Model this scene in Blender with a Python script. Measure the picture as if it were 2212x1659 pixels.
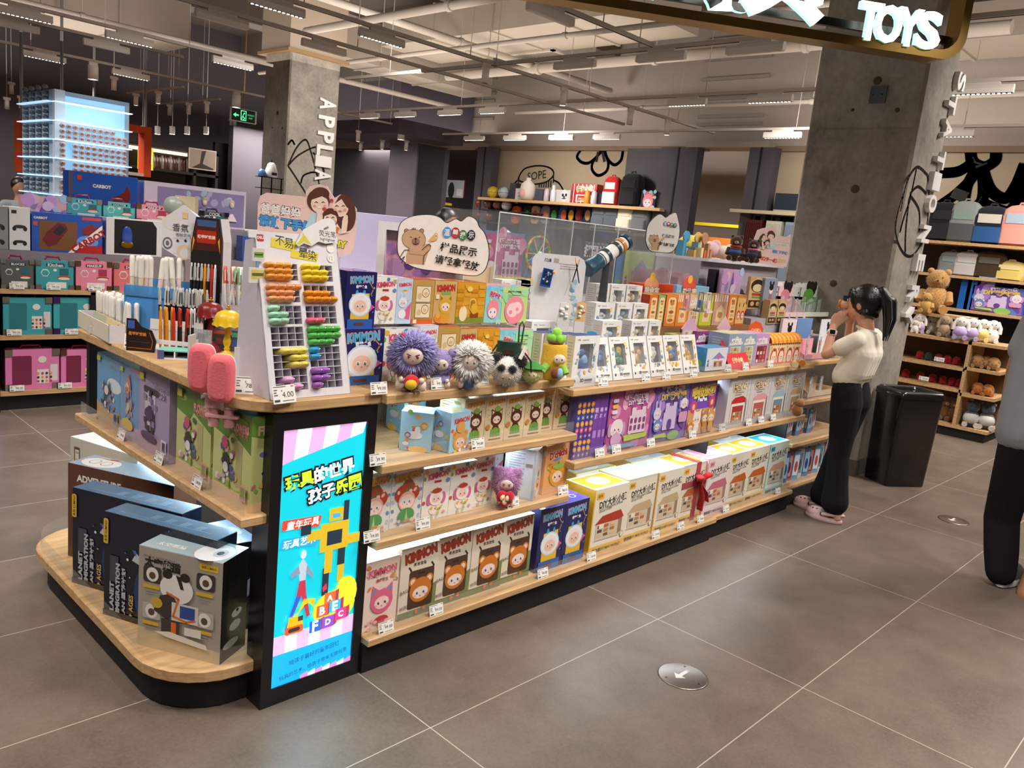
import bpy,math,random
from mathutils import Vector,Matrix,noise as mnoise
for o in list(bpy.data.objects):bpy.data.objects.remove(o)
SC=bpy.context.scene
COLL=SC.collection
rnd=random.Random(7)
PI=math.pi
PLA,CAR,FUR,CLO,MET,PAI,RUB,ACR,GLO='plastic','card','fur','cloth','metal','paint','rubber','acrylic','gloss'
# --- camera
W,H,FPX=2212.0,1659.0,1743.88
CAM=Vector((-1.49303,-1.59360,1.46641))
RGT=Vector((0.69520173,-0.71175363,0.10050531))
UPV=Vector((0.06169049,0.19838289,0.97818123))
FWD=Vector((0.71616258,0.67383306,-0.18182456))
cd=bpy.data.cameras.new('camera');cam=bpy.data.objects.new('camera',cd);COLL.objects.link(cam)
cd.sensor_width=36.0;cd.lens=FPX/W*36.0;cd.clip_start=.05;cd.clip_end=200
M3=Matrix((RGT,UPV,-FWD)).transposed()
cam.matrix_world=Matrix.Translation(CAM)@M3.to_4x4()
SC.camera=cam
# --- world, exposure
SC.view_settings.view_transform='Standard';SC.view_settings.look='None'
SC.view_settings.gamma=1.0;SC.view_settings.use_curve_mapping=False
SC.view_settings.exposure=0.0
wd=bpy.data.worlds.new('world');SC.world=wd;wd.use_nodes=True
wd.node_tree.nodes['Background'].inputs[0].default_value=(.8,.78,.77,1)
wd.node_tree.nodes['Background'].inputs[1].default_value=.12
SC.cycles.max_bounces=7;SC.cycles.diffuse_bounces=3;SC.cycles.glossy_bounces=3
SC.cycles.transparent_max_bounces=16;SC.cycles.transmission_bounces=6
SC.cycles.caustics_reflective=False;SC.cycles.caustics_refractive=False
SC.cycles.sample_clamp_indirect=4.0;SC.cycles.sample_clamp_direct=0.0
SC.cycles.use_denoising=True
def lamp(name,loc,power,size,col=(1,.93,.85),aim=None,kind='AREA',spread=PI,size_y=None,ang=70,parent=None):
 d=bpy.data.lights.new(name,kind);d.energy=power;d.color=col
 if kind=='AREA':
  d.shape='RECTANGLE' if size_y else 'SQUARE';d.size=size
  if size_y:d.size_y=size_y
  d.spread=spread
 elif kind=='SPOT':
  d.spot_size=math.radians(ang);d.spot_blend=.7;d.shadow_soft_size=size
 else:d.shadow_soft_size=size
 o=bpy.data.objects.new(name,d);COLL.objects.link(o);o.location=loc
 v=Vector(aim)-Vector(loc)if aim else Vector((0,0,-1))
 o.rotation_euler=v.to_track_quat('-Z','Y').to_euler()
 return o
WARM=(1,.90,.80);NEUT=(1,.925,.85);COOL=(.72,.88,1)
# general downlight from the track fittings over the aisles
for x,y,p in((-1.6,-2.2,55),(1.2,-1.6,60),(4.2,-1.5,70),(7.2,-1.2,60),(-2.2,1.6,50),(-1.8,5.4,55),(1.3,2.6,70),(4.0,3.0,75),(7.3,3.5,80),(1.8,6.0,80),(5.0,6.0,80),(8.3,7.0,80),(4.4,10.5,90),(8.0,11,80),(0,9.5,70)):
 lamp('track_light_glow',(x,y,3.12),p,.9,NEUT,spread=2.4)
 # unseen fill lamps added over the tracks to brighten the open ceiling
for x,y,p in((-2,0,110),(4,-.5,120),(9,1,90),(0,7.5,130),(6,7.5,130),(1,13.5,150),(8,13.5,140),(14,5,150),(14,11,150)):
 lamp('ceiling_fill',(x,y,3.42),p,5.5,WARM,aim=(x,y,5))
for x,y,p in((13.2,6.5,160),(13.2,11.5,160),(7.5,14,160),(2.5,13.6,150),(11,14.5,100),(-3,12,100)):
 lamp('far_fill',(x,y,3.1),p,1.6,NEUT)  # added fill lamps that lift the dark far end of the hall
for x,y,tx,ty,tz in((8.6,8,10.4,8,2.2),(8.6,3.2,10.4,3.2,2.2),(6.9,-.3,8.4,.2,1.8),(5.4,-.6,6.9,.9,.8),(4.9,6.6,4.9,8.5,2.4)):
 lamp('wall_wash',(x,y,3.15),45,.5,NEUT,aim=(tx,ty,tz))
 # accent spots on the merchandise of the gondola
for x,y,tx,p in((-.4,-.9,0.0,60),(.8,-.8,.6,70),(2.0,-.8,1.7,70),(3.2,-.8,2.9,70),(-1.5,.6,-.4,50)):
 lamp('accent_spot',(x,y,3.25),p*1.5,.06,NEUT,aim=(tx,.75,.9),kind='SPOT',ang=58)
 # --- pixel -> point on a real plane
def ray(px,py):
 return RGT*((px-W/2)/FPX)-UPV*((py-H/2)/FPX)+FWD
def at(px,py,ax,val):
 d=ray(px,py);return CAM+d*((val-CAM[ax])/d[ax])
def atZ(px,py,z):return at(px,py,2,z)
def atY(px,py,y):return at(px,py,1,y)
def atX(px,py,x):return at(px,py,0,x)
def at_plane(px,py,p,n):
 d=ray(px,py);return CAM+d*((Vector(p)-CAM).dot(n)/d.dot(n))
 # --- colours and materials
def lin(c):
 c=c.lstrip('#')
 if len(c)==3:c=''.join(k*2 for k in c)
 v=[int(c[i:i+2],16)/255 for i in(0,2,4)]
 return tuple(x/12.92 if x<=.04045 else((x+.055)/1.055)**2.4 for x in v)
def nodes(m):
 m.use_nodes=True;nt=m.node_tree;return nt,nt.nodes['Principled BSDF'],nt.nodes,nt.links
MATS={}
def flat_mat(name,rough=.5,spec=.5,metal=0,coat=0,sheen=0,grain=.06,scale=60,bump=0):
 m=bpy.data.materials.new(name);nt,b,N,L=nodes(m)
 a=N.new('ShaderNodeAttribute');a.attribute_name='Col'
 nz=N.new('ShaderNodeTexNoise');nz.inputs['Scale'].default_value=scale;nz.inputs['Detail'].default_value=3
 tc=N.new('ShaderNodeTexCoord');L.new(tc.outputs['Object'],nz.inputs['Vector'])
 mr=N.new('ShaderNodeMapRange');mr.inputs[3].default_value=1-grain;mr.inputs[4].default_value=1+grain
 L.new(nz.outputs['Fac'],mr.inputs[0])
 mx=N.new('ShaderNodeMix');mx.data_type='RGBA';mx.blend_type='MULTIPLY';mx.inputs[0].default_value=1
 L.new(a.outputs['Color'],mx.inputs[6]);L.new(mr.outputs[0],mx.inputs[7]);L.new(mx.outputs[2],b.inputs['Base Color'])
 b.inputs['Roughness'].default_value=rough;b.inputs['Specular IOR Level'].default_value=spec
 b.inputs['Metallic'].default_value=metal;b.inputs['Coat Weight'].default_value=coat;b.inputs['Coat Roughness'].default_value=.08
 b.inputs['Sheen Weight'].default_value=sheen
 if bump:
  bp=N.new('ShaderNodeBump');bp.inputs['Strength'].default_value=bump;bp.inputs['Distance'].default_value=.004
  L.new(nz.outputs['Fac'],bp.inputs['Height']);L.new(bp.outputs[0],b.inputs['Normal'])
 MATS[name]=m;return m
flat_mat(CAR,.5,.35);flat_mat(GLO,.25,.5,coat=.35,grain=.04);flat_mat(PLA,.32,.5,grain=.03)
flat_mat('matte',.75,.3,grain=.1,scale=25);flat_mat(CLO,.9,.2,sheen=.25,grain=.14,scale=180,bump=.3)
flat_mat(FUR,.95,.1,sheen=.5,grain=.25,scale=90);flat_mat(MET,.3,.5,metal=1,grain=.05)
flat_mat('skin',.5,.35,grain=.05,scale=40);flat_mat(PAI,.6,.3,grain=.07,scale=3);flat_mat(RUB,.6,.3)
def emit_mat(name,s):
 m=bpy.data.materials.new(name);nt,b,N,L=nodes(m)
 a=N.new('ShaderNodeAttribute');a.attribute_name='Col'
 nz=N.new('ShaderNodeTexNoise');nz.inputs['Scale'].default_value=4
 mr=N.new('ShaderNodeMapRange');mr.inputs[3].default_value=s*.96;mr.inputs[4].default_value=s*1.04
 L.new(nz.outputs['Fac'],mr.inputs[0])
 L.new(a.outputs['Color'],b.inputs['Emission Color']);L.new(mr.outputs[0],b.inputs['Emission Strength'])
 L.new(a.outputs['Color'],b.inputs['Base Color']);b.inputs['Roughness'].default_value=.3
 MATS[name]=m
emit_mat('lit',.85);emit_mat('led',14.0);emit_mat('neon',3.2);emit_mat('glow',1.8)
def glass_mat(name,col,alpha,rough=.04):
 m=bpy.data.materials.new(name);nt,b,N,L=nodes(m)
 tr=N.new('ShaderNodeBsdfTransparent');tr.inputs[0].default_value=(*col,1)
 gl=N.new('ShaderNodeBsdfGlossy');gl.inputs['Roughness'].default_value=rough
 df=N.new('ShaderNodeBsdfDiffuse');df.inputs[0].default_value=(*col,1)
 lw=N.new('ShaderNodeLayerWeight');lw.inputs[0].default_value=.5
 pw=N.new('ShaderNodeMath');pw.operation='POWER';pw.inputs[1].default_value=4;L.new(lw.outputs['Facing'],pw.inputs[0])
 fr=N.new('ShaderNodeMath');fr.operation='MULTIPLY_ADD';fr.inputs[1].default_value=.6;fr.inputs[2].default_value=.03;L.new(pw.outputs[0],fr.inputs[0])
 m1=N.new('ShaderNodeMixShader');m1.inputs[0].default_value=alpha
 m2=N.new('ShaderNodeMixShader')
 nz=N.new('ShaderNodeTexNoise');nz.inputs['Scale'].default_value=20;bp=N.new('ShaderNodeBump');bp.inputs['Strength'].default_value=.05
 L.new(nz.outputs['Fac'],bp.inputs['Height']);L.new(bp.outputs[0],gl.inputs['Normal'])
 L.new(tr.outputs[0],m1.inputs[1]);L.new(df.outputs[0],m1.inputs[2])
 L.new(fr.outputs[0],m2.inputs[0]);L.new(m1.outputs[0],m2.inputs[1]);L.new(gl.outputs[0],m2.inputs[2])
 L.new(m2.outputs[0],N['Material Output'].inputs[0]);MATS[name]=m
glass_mat(ACR,(.97,.98,.99),.05);glass_mat('clear_blue',(.25,.62,.95),.3);glass_mat('clear_white',(.93,.94,.97),.22)
glass_mat('clear_pink',(.97,.75,.8),.3);glass_mat('clear_green',(.6,.92,.6),.35)
def wood_mat():
 m=bpy.data.materials.new('oak');nt,b,N,L=nodes(m)
 tc=N.new('ShaderNodeTexCoord');mp=N.new('ShaderNodeMapping');mp.inputs['Scale'].default_value=(2,14,40)
 nz=N.new('ShaderNodeTexNoise');nz.inputs['Scale'].default_value=3;nz.inputs['Detail'].default_value=6
 L.new(tc.outputs['Object'],mp.inputs[0]);L.new(mp.outputs[0],nz.inputs['Vector'])
 cr=N.new('ShaderNodeValToRGB');e=cr.color_ramp.elements
 e[0].position=.3;e[0].color=(*lin('#b58d5e'),1);e[1].position=.75;e[1].color=(*lin('#d9b587'),1)
 L.new(nz.outputs['Fac'],cr.inputs[0]);L.new(cr.outputs[0],b.inputs['Base Color']);b.inputs['Roughness'].default_value=.5
 MATS['oak']=m
wood_mat()
def concrete_mat(name,c0,c1,c2):
 m=bpy.data.materials.new(name);nt,b,N,L=nodes(m)
 tc=N.new('ShaderNodeTexCoord');n1=N.new('ShaderNodeTexNoise');n1.inputs['Scale'].default_value=2.2;n1.inputs['Detail'].default_value=9;n1.inputs['Roughness'].default_value=.65
 n2=N.new('ShaderNodeTexNoise');n2.inputs['Scale'].default_value=26;n2.inputs['Detail'].default_value=5
 L.new(tc.outputs['Object'],n1.inputs['Vector']);L.new(tc.outputs['Object'],n2.inputs['Vector'])
 ad=N.new('ShaderNodeMath');ad.operation='MULTIPLY_ADD';ad.inputs[1].default_value=.35
 L.new(n2.outputs['Fac'],ad.inputs[0]);L.new(n1.outputs['Fac'],ad.inputs[2])
 cr=N.new('ShaderNodeValToRGB');e=cr.color_ramp.elements
 e[0].position=.42;e[0].color=(*lin(c0),1);e[1].position=.95;e[1].color=(*lin(c2),1)
 k=e.new(.66);k.color=(*lin(c1),1)
 L.new(ad.outputs[0],cr.inputs[0]);L.new(cr.outputs[0],b.inputs['Base Color']);b.inputs['Roughness'].default_value=.8
 bp=N.new('ShaderNodeBump');bp.inputs['Strength'].default_value=.25;bp.inputs['Distance'].default_value=.01
 L.new(ad.outputs[0],bp.inputs['Height']);L.new(bp.outputs[0],b.inputs['Normal']);MATS[name]=m
concrete_mat('concrete','#6d665e','#8f887e','#aea79b')
def floor_mat():
 m=bpy.data.materials.new('floor_tile');nt,b,N,L=nodes(m)
 tc=N.new('ShaderNodeTexCoord');sp=N.new('ShaderNodeSeparateXYZ');L.new(tc.outputs['Object'],sp.inputs[0])
 def mth(op,*a):
  n=N.new('ShaderNodeMath');n.operation=op
  for i,v in enumerate(a):
   if isinstance(v,(int,float)):n.inputs[i].default_value=v
   else:L.new(v,n.inputs[i])
  return n.outputs[0]
 def near(o,step):
  f=mth('PINGPONG',o,step/2);return mth('LESS_THAN',f,.0017)
 g=mth('MAXIMUM',near(sp.outputs[0],1.2),near(sp.outputs[1],.6152))
 cx=mth('FLOOR',mth('DIVIDE',sp.outputs[0],1.2));cy=mth('FLOOR',mth('DIVIDE',sp.outputs[1],.6152))
 cb=N.new('ShaderNodeCombineXYZ');L.new(cx,cb.inputs[0]);L.new(cy,cb.inputs[1])
 wn=N.new('ShaderNodeTexWhiteNoise');L.new(cb.outputs[0],wn.inputs[0])
 n1=N.new('ShaderNodeTexNoise');n1.inputs['Scale'].default_value=2.5;n1.inputs['Detail'].default_value=10;n1.inputs['Roughness'].default_value=.7
 n2=N.new('ShaderNodeTexNoise');n2.inputs['Scale'].default_value=90;n2.inputs['Detail'].default_value=3
 L.new(tc.outputs['Object'],n1.inputs['Vector']);L.new(tc.outputs['Object'],n2.inputs['Vector'])
 s=mth('ADD',mth('MULTIPLY',n1.outputs['Fac'],.8),mth('ADD',mth('MULTIPLY',n2.outputs['Fac'],.3),mth('MULTIPLY',wn.outputs['Value'],.06)))
 cr=N.new('ShaderNodeValToRGB');e=cr.color_ramp.elements
 e[0].position=.38;e[0].color=(*lin('#574c43'),1);e[1].position=.78;e[1].color=(*lin('#7d7064'),1)
 L.new(s,cr.inputs[0])
 mx=N.new('ShaderNodeMix');mx.data_type='RGBA';L.new(g,mx.inputs[0]);L.new(cr.outputs[0],mx.inputs[6]);mx.inputs[7].default_value=(*lin('#b9ae9f'),1)
 L.new(mx.outputs[2],b.inputs['Base Color'])
 r=mth('ADD',mth('MULTIPLY',n2.outputs['Fac'],.18),.3);L.new(r,b.inputs['Roughness']);b.inputs['Specular IOR Level'].default_value=.45
 MATS['floor_tile']=m
floor_mat()
# --- mesh builder
class MB:
 def __init__(s):s.v=[];s.f=[];s.c=[];s.m=[];s.s=[]
 def add(s,vs,fs,col,mat=CAR,smooth=False,M=None):
  o=len(s.v)
  s.v+=[tuple(M@Vector(p))if M is not None else tuple(p)for p in vs]
  c=lin(col)if isinstance(col,str)else col
  for f in fs:
   s.f.append(tuple(i+o for i in f));s.c.append(c);s.m.append(mat);s.s.append(smooth)
  return s
 def box(s,a,b,col,mat=CAR,M=None):
  x0,y0,z0=a;x1,y1,z1=b
  return s.add([(x0,y0,z0),(x1,y0,z0),(x1,y1,z0),(x0,y1,z0),(x0,y0,z1),(x1,y0,z1),(x1,y1,z1),(x0,y1,z1)],[(0,3,2,1),(4,5,6,7),(0,1,5,4),(1,2,6,5),(2,3,7,6),(3,0,4,7)],col,mat,M=M)
 def prism(s,poly,d,col,mat=CAR,M=None,side=None,smooth=False):
 # poly in local x,z ; extruded along +y by d
  n=len(poly);vs=[(x,0,z)for x,z in poly]+[(x,d,z)for x,z in poly]
  ar=sum(poly[i][0]*poly[(i+1)%n][1]-poly[(i+1)%n][0]*poly[i][1]for i in range(n))
  if ar<0:poly=poly[::-1];vs=[(x,0,z)for x,z in poly]+[(x,d,z)for x,z in poly]
  s.add(vs,[tuple(range(n)),tuple(range(2*n-1,n-1,-1))],col,mat,M=M)
  s.add(vs,[(i,i+n,(i+1)%n+n,(i+1)%n)for i in range(n)],side or col,mat,smooth,M)
  return s
 def rings(s,R,col,mat=CAR,cap=True,smooth=True,M=None,closed=True):
  n=len(R[0]);vs=[p for r in R for p in r];fs=[]
  for i in range(len(R)-1):
   for j in range(n if closed else n-1):
    k=(j+1)%n;fs.append((i*n+j,i*n+k,(i+1)*n+k,(i+1)*n+j))
  s.add(vs,fs,col,mat,smooth,M)
  if cap:
   s.add(R[0],[tuple(range(n))[::-1]],col,mat,M=M);s.add(R[-1],[tuple(range(n))],col,mat,M=M)
  return s
 def lathe(s,prof,col,mat=PLA,n=20,M=None,cap=True,wob=None):
  R=[]
  for r,z in prof:
   R.append([((r*(1+(wob(z,2*PI*j/n)if wob else 0)))*math.cos(2*PI*j/n),(r*(1+(wob(z,2*PI*j/n)if wob else 0)))*math.sin(2*PI*j/n),z)for j in range(n)])
  return s.rings(R,col,mat,cap,True,M)
 def cyl(s,p,q,r,col,mat=PLA,n=12,r2=None,smooth=True):
  return s.tube([p,q],[r,r if r2 is None else r2],col,mat,n,smooth=smooth)
 def tube(s,P,r,col,mat=PLA,n=8,flat=1.0,smooth=True,up=None):
  P=[Vector(p)for p in P];rs=r if isinstance(r,(list,tuple))else[r]*len(P);R=[]
  u0=None
  for i,p in enumerate(P):
   t=(P[min(i+1,len(P)-1)]-P[max(i-1,0)]).normalized()
   if u0 is None:
    a=Vector(up)if up else(Vector((0,0,1))if abs(t.z)<.9 else Vector((1,0,0)))
    u0=t.cross(a).normalized()
   u0=(u0-t*u0.dot(t)).normalized();w=t.cross(u0)
   R.append([tuple(p+u0*(rs[i]*math.cos(2*PI*j/n))+w*(rs[i]*flat*math.sin(2*PI*j/n)))for j in range(n)])
  return s.rings(R,col,mat,True,smooth)
 def ell(s,c,r,col,mat=FUR,n=14,m=9,M=None,smooth=True):
  c=Vector(c);r=Vector((r,r,r))if isinstance(r,(int,float))else Vector(r);vs=[(0,0,-1)];fs=[]
  for i in range(1,m):
   t=-PI/2+PI*i/m
   vs+=[(math.cos(t)*math.cos(2*PI*j/n),math.cos(t)*math.sin(2*PI*j/n),math.sin(t))for j in range(n)]
  vs.append((0,0,1));L=len(vs)-1
  for j in range(n):fs.append((0,1+(j+1)%n,1+j));fs.append((L,L-n+j,L-n+(j+1)%n))
  for i in range(m-2):
   for j in range(n):
    a=1+i*n;k=(j+1)%n;fs.append((a+j,a+k,a+n+k,a+n+j))
  q=M.to_3x3()if M is not None else Matrix.Identity(3)
  s.add([tuple(c+q@Vector((x*r.x,y*r.y,z*r.z)))for x,y,z in vs],fs,col,mat,smooth)
  return s
 def fuzz(s,c,r,n,ln,col,mat=FUR,M=None,seed=1,cut=None,droop=.3,wd=.16,cols=None):
  q=M.to_3x3()if M is not None else Matrix.Identity(3);g=random.Random(seed);c=Vector(c);r=Vector(r)
  for i in range(n):
   z=1-2*(i+.5)/n;a=i*2.399963;k=math.sqrt(1-z*z)
   d=Vector((k*math.cos(a),k*math.sin(a),z))
   if cut and cut(d):continue
   p=Vector((d.x*r.x,d.y*r.y,d.z*r.z))*.94;nn=Vector((d.x/r.x,d.y/r.y,d.z/r.z)).normalized()
   t=nn.cross(Vector((g.random()-.5,g.random()-.5,g.random()-.5))).normalized();b=nn.cross(t)
   w=ln*wd*(0.7+.6*g.random());l=ln*(.7+.6*g.random())
   tip=p+nn*l+Vector((0,0,-droop*l))+t*(l*.35*(g.random()-.5))
   base=[p+t*w,p-t*w*.5+b*w*.87,p-t*w*.5-b*w*.87]
   mid=[x+(tip-p)*.5 for x in(p+t*w*.7,p-t*w*.35+b*w*.6,p-t*w*.35-b*w*.6)]
   s.add([tuple(c+q@x)for x in base+mid+[tip]],[(0,1,4,3),(1,2,5,4),(2,0,3,5),(3,4,6),(4,5,6),(5,3,6)],g.choice(cols)if cols else col,mat,True)
  return s
 def mesh(s,name):
  me=bpy.data.meshes.new(name);me.from_pydata(s.v,[],s.f)
  names=list(dict.fromkeys(s.m));ix={k:i for i,k in enumerate(names)}
  for k in names:me.materials.append(MATS[k])
  me.polygons.foreach_set('material_index',[ix[k]for k in s.m]);me.polygons.foreach_set('use_smooth',s.s)
  a=me.attributes.new('Col','FLOAT_COLOR','FACE');buf=[]
  for c in s.c:buf+=[c[0],c[1],c[2],1.0]
  a.data.foreach_set('color',buf);me.update();return me
 def obj(s,name,parent=None,loc=None,rz=0.0,**props):
  return place(s.mesh(name),name,parent,loc,rz,**props)
def place(me,name,parent=None,loc=None,rz=0.0,**props):
 o=bpy.data.objects.new(name,me);COLL.objects.link(o)
 if parent is not None:o.parent=parent
 if loc is not None:o.location=loc
 if rz:o.rotation_euler=(0,0,rz)
 for k,v in props.items():o[k]=v
 return o
def thing(name,label,cat,loc=(0,0,0),rz=0.0,group=None):
 o=bpy.data.objects.new(name,None);COLL.objects.link(o);o.location=loc;o.rotation_euler=(0,0,rz);o.empty_display_size=.05
 o['label']=label;o['category']=cat
 if group:o['group']=group
 return o
def tag(o,label,cat,group=None):
 o['label']=label;o['category']=cat
 if group:o['group']=group
 return o
def dup(root,loc,rz=None,label=None,group=None):
 r=root.copy();COLL.objects.link(r);r.location=loc
 if rz is not None:r.rotation_euler=(0,0,rz)
 if label:r['label']=label
 if group:r['group']=group
 for ch in list(root.children):
  c=ch.copy();COLL.objects.link(c);c.parent=r
  for g in list(ch.children):
   d=g.copy();COLL.objects.link(d);d.parent=c
 return r
def struct(mb,name):return mb.obj(name,kind='structure')
ORD=['first','second','third','fourth','fifth','sixth','seventh','eighth','ninth','tenth','eleventh','twelfth','thirteenth','fourteenth','fifteenth','sixteenth','seventeenth','eighteenth','nineteenth','twentieth']
# --- lettering
_TX={}
def text_geo(t,bold=0.0):
 k=(t,round(bold,4))
 if k not in _TX:
  cu=bpy.data.curves.new('lettering','FONT');cu.body=t;cu.size=1;cu.offset=bold;cu.fill_mode='FRONT';cu.dimensions='2D';cu.resolution_u=2
  ob=bpy.data.objects.new('lettering',cu);COLL.objects.link(ob)
  dg=bpy.context.evaluated_depsgraph_get();me=bpy.data.meshes.new_from_object(ob.evaluated_get(dg))
  vs=[(p.co.x,p.co.y)for p in me.vertices];fs=[tuple(p.vertices)for p in me.polygons]
  bpy.data.objects.remove(ob);bpy.data.curves.remove(cu);bpy.data.meshes.remove(me)
  if vs:bb=(min(x for x,y in vs),min(y for x,y in vs),max(x for x,y in vs),max(y for x,y in vs))
  else:bb=(0,0,1,1)
  _TX[k]=(vs,fs,bb)
 return _TX[k]
class Face:
 """Paints flat print on a rectangle: origin O, edge vectors U (width) and V (height). x in widths, y in heights, radii in widths."""
 def __init__(s,mb,O,U,V,mat=CAR,lift=.00035,step=.00012):
  s.mb=mb;s.O=Vector(O);s.U=Vector(U);s.V=Vector(V);s.w=s.U.length;s.h=s.V.length
  s.u=s.U.normalized();s.v=s.V.normalized();s.n=s.u.cross(s.v);s.mat=mat;s.k=lift;s.step=step
 def P(s,x,y):return tuple(s.O+s.U*x+s.V*y+s.n*s.k)
 def poly(s,pts,col,mat=None):
  a=sum(pts[i][0]*pts[(i+1)%len(pts)][1]-pts[(i+1)%len(pts)][0]*pts[i][1]for i in range(len(pts)))
  if a<0:pts=pts[::-1]
  s.mb.add([s.P(*p)for p in pts],[tuple(range(len(pts)))],col,mat or s.mat);s.k+=s.step;return s
 def rect(s,x0,y0,x1,y1,col,mat=None):return s.poly([(x0,y0),(x1,y0),(x1,y1),(x0,y1)],col,mat)
 def rrect(s,x0,y0,x1,y1,r,col,mat=None):
  q=s.w/s.h;pts=[]
  for cx,cy,a in((x1-r,y0+r*q,-90),(x1-r,y1-r*q,0),(x0+r,y1-r*q,90),(x0+r,y0+r*q,180)):
   for i in range(5):t=math.radians(a+22.5*i);pts.append((cx+r*math.cos(t),cy+r*q*math.sin(t)))
  return s.poly(pts,col,mat)
 def ell(s,cx,cy,rx,ry,col,n=18,rot=0,mat=None):
  q=s.w/s.h;c,d=math.cos(math.radians(rot)),math.sin(math.radians(rot));pts=[]
  for i in range(n):
   x=rx*math.cos(2*PI*i/n);y=ry*math.sin(2*PI*i/n);pts.append((cx+x*c-y*d,cy+(x*d+y*c)*q))
  return s.poly(pts,col,mat)
 def line(s,pts,wd,col,mat=None):
  q=s.w/s.h
  for(x0,y0),(x1,y1)in zip(pts,pts[1:]):
   dx,dy=x1-x0,(y1-y0)/q;l=math.hypot(dx,dy)or 1;nx,ny=-dy/l*wd/2,dx/l*wd/2*q
   ex,ey=dx/l*wd*.3,dy/l*wd*.3*q
   s.mb.add([s.P(x0-nx-ex,y0-ny-ey),s.P(x1-nx+ex,y1-ny+ey),s.P(x1+nx+ex,y1+ny+ey),s.P(x0+nx-ex,y0+ny-ey)],[(0,1,2,3)],col,mat or s.mat)
  s.k+=s.step;return s
 def text(s,t,cx,cy,wid,col,hei=None,bold=0.0,rot=0,out=None,ob=.05,mat=None,mirror=False,shear=0):
  if out:s.text(t,cx,cy,wid,out,hei,bold+ob,rot,None,mat=mat,shear=shear)
  vs,fs,_=text_geo(t,bold);b=text_geo(t,0.0)[2]
  sx=wid*s.w/max(b[2]-b[0],1e-6);sy=hei*s.w/max(b[3]-b[1],1e-6)if hei else sx
  mx,my=(b[0]+b[2])/2,(b[1]+b[3])/2;c,d=math.cos(math.radians(rot)),math.sin(math.radians(rot))
  o=s.O+s.U*cx+s.V*cy+s.n*s.k;P=[]
  for x,y in vs:
   X=(x-mx)*sx*(-1 if mirror else 1);Y=(y-my)*sy;X+=shear*Y
   P.append(tuple(o+s.u*(X*c-Y*d)+s.v*(X*d+Y*c)))
  s.mb.add(P,fs,col,mat or s.mat);s.k+=s.step;return s
def box_faces(mb,w,d,h,mat=CAR):
 """front, right side, left side, top of a box whose front lower left corner is the origin and which runs back along +y"""
 return(Face(mb,(0,0,0),(w,0,0),(0,0,h),mat),Face(mb,(w,0,0),(0,d,0),(0,0,h),mat),Face(mb,(0,d,0),(0,-d,0),(0,0,h),mat),Face(mb,(0,0,h),(w,0,0),(0,d,0),mat))
 # --- THE ROOM
XW=10.4;ZT=3.13;CEIL=5.3
struct(MB().box((-8,-7,-.08),(19,19,0),'#6b6259','floor_tile'),'floor')
struct(MB().box((-8,-7,CEIL),(19,19,CEIL+.1),'#6a615b',PAI),'ceiling')
struct(MB().box((-8.1,-7,0),(-8,19,CEIL),'#8a827a',PAI),'wall_entry')
struct(MB().box((-8,-7.1,0),(19,-7,CEIL),'#8a827a',PAI),'wall_aisle')
struct(MB().box((-8,17,0),(19,17.1,CEIL),'#544e52',PAI),'wall_far')
struct(MB().box((17,-7,0),(17.1,19,CEIL),'#8f8580',PAI),'wall_beyond')
# back wall with its two openings: beige mural panels, painted wall over them
yA0,yA1=atX(1365,325,XW).y,atX(1098,318,XW).y
yO0,yO1=atX(1640,330,XW).y,atX(1500,330,XW).y
yP1=atX(960,330,XW).y;yP2=atX(1063,320,XW).y
w=MB()
w.box((XW,-7,0),(XW+.15,yO0-.35,ZT),'#a3937c',PAI)
w.box((XW,yO1,0),(XW+.15,yP2,ZT),'#a3937c',PAI)
w.box((XW,yP1,0),(XW+.15,17,ZT),'#58525a',PAI)
w.box((XW-.02,-7,ZT),(XW+.15,17,CEIL),'#a0958c',PAI)
for z in(3.5,3.62,3.9,4.2,4.5,4.8):w.box((XW-.06,yO0,z),(XW-.02,yO1,z+.05),'#8f857d',PAI)
for z in(3.35,3.7,4.05,4.2,4.5,4.65):w.box((XW-.06,yP2,z),(XW-.02,yP1+1,z+.05),'#8f857d',PAI)
struct(w,'wall_back')
w=MB()
for a,b in((-7,yO0),(yO1-.3,yP2+.4)):w.box((XW-.09,a,ZT-.03),(XW-.02,b,ZT+.05),'#7d6a55',PAI)
w.box((XW-.3,yO0-.3,ZT),(XW-.02,yO1,ZT+.09),'#978b82',PAI);w.box((XW-.3,yP2,ZT),(XW-.02,yP1+1.6,ZT+.09),'#978b82',PAI)
struct(w,'trim_1')
# dark cladding beside the openings
def clad(n,y0,y1,d,zt=ZT,col='#4a454b',seams=()):
 m=MB().box((XW-d,y0,0),(XW-.1,y1,zt),col,PAI)
 for s in seams:m.box((XW-d-.012,s-.012,0),(XW-d+.01,s+.012,zt),'#171518',PAI)
 struct(m,n)
clad('trim_2',atX(1452,325,XW).y,yA0,.12)
clad('trim_3',yO1-.25,atX(1450,325,XW).y,.3,seams=(atX(1466,330,XW-.3).y,))
clad('trim_4',yO0-.42,yO0,.3,seams=(yO0-.2,))
clad('trim_5',yP2-.35,yP2+.1,.3,seams=(yP2-.12,))
clad('trim_6',yP1-.1,yP1+.75,.3,ZT-.15,seams=(yP1+.28,))
c7=atX(843,320,9.6).y;c7a=atX(903,330,9.6).y
m=MB().box((9.6,c7a,0),(10.3,c7,ZT),'#675f68',PAI).box((9.58,c7a-.05,0),(10.3,c7a,ZT),'#3c383d',PAI);m.box((9.55,c7a-.1,ZT),(10.4,c7+.05,ZT+.05),'#7d6a55',PAI)
struct(m,'trim_7')
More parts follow.
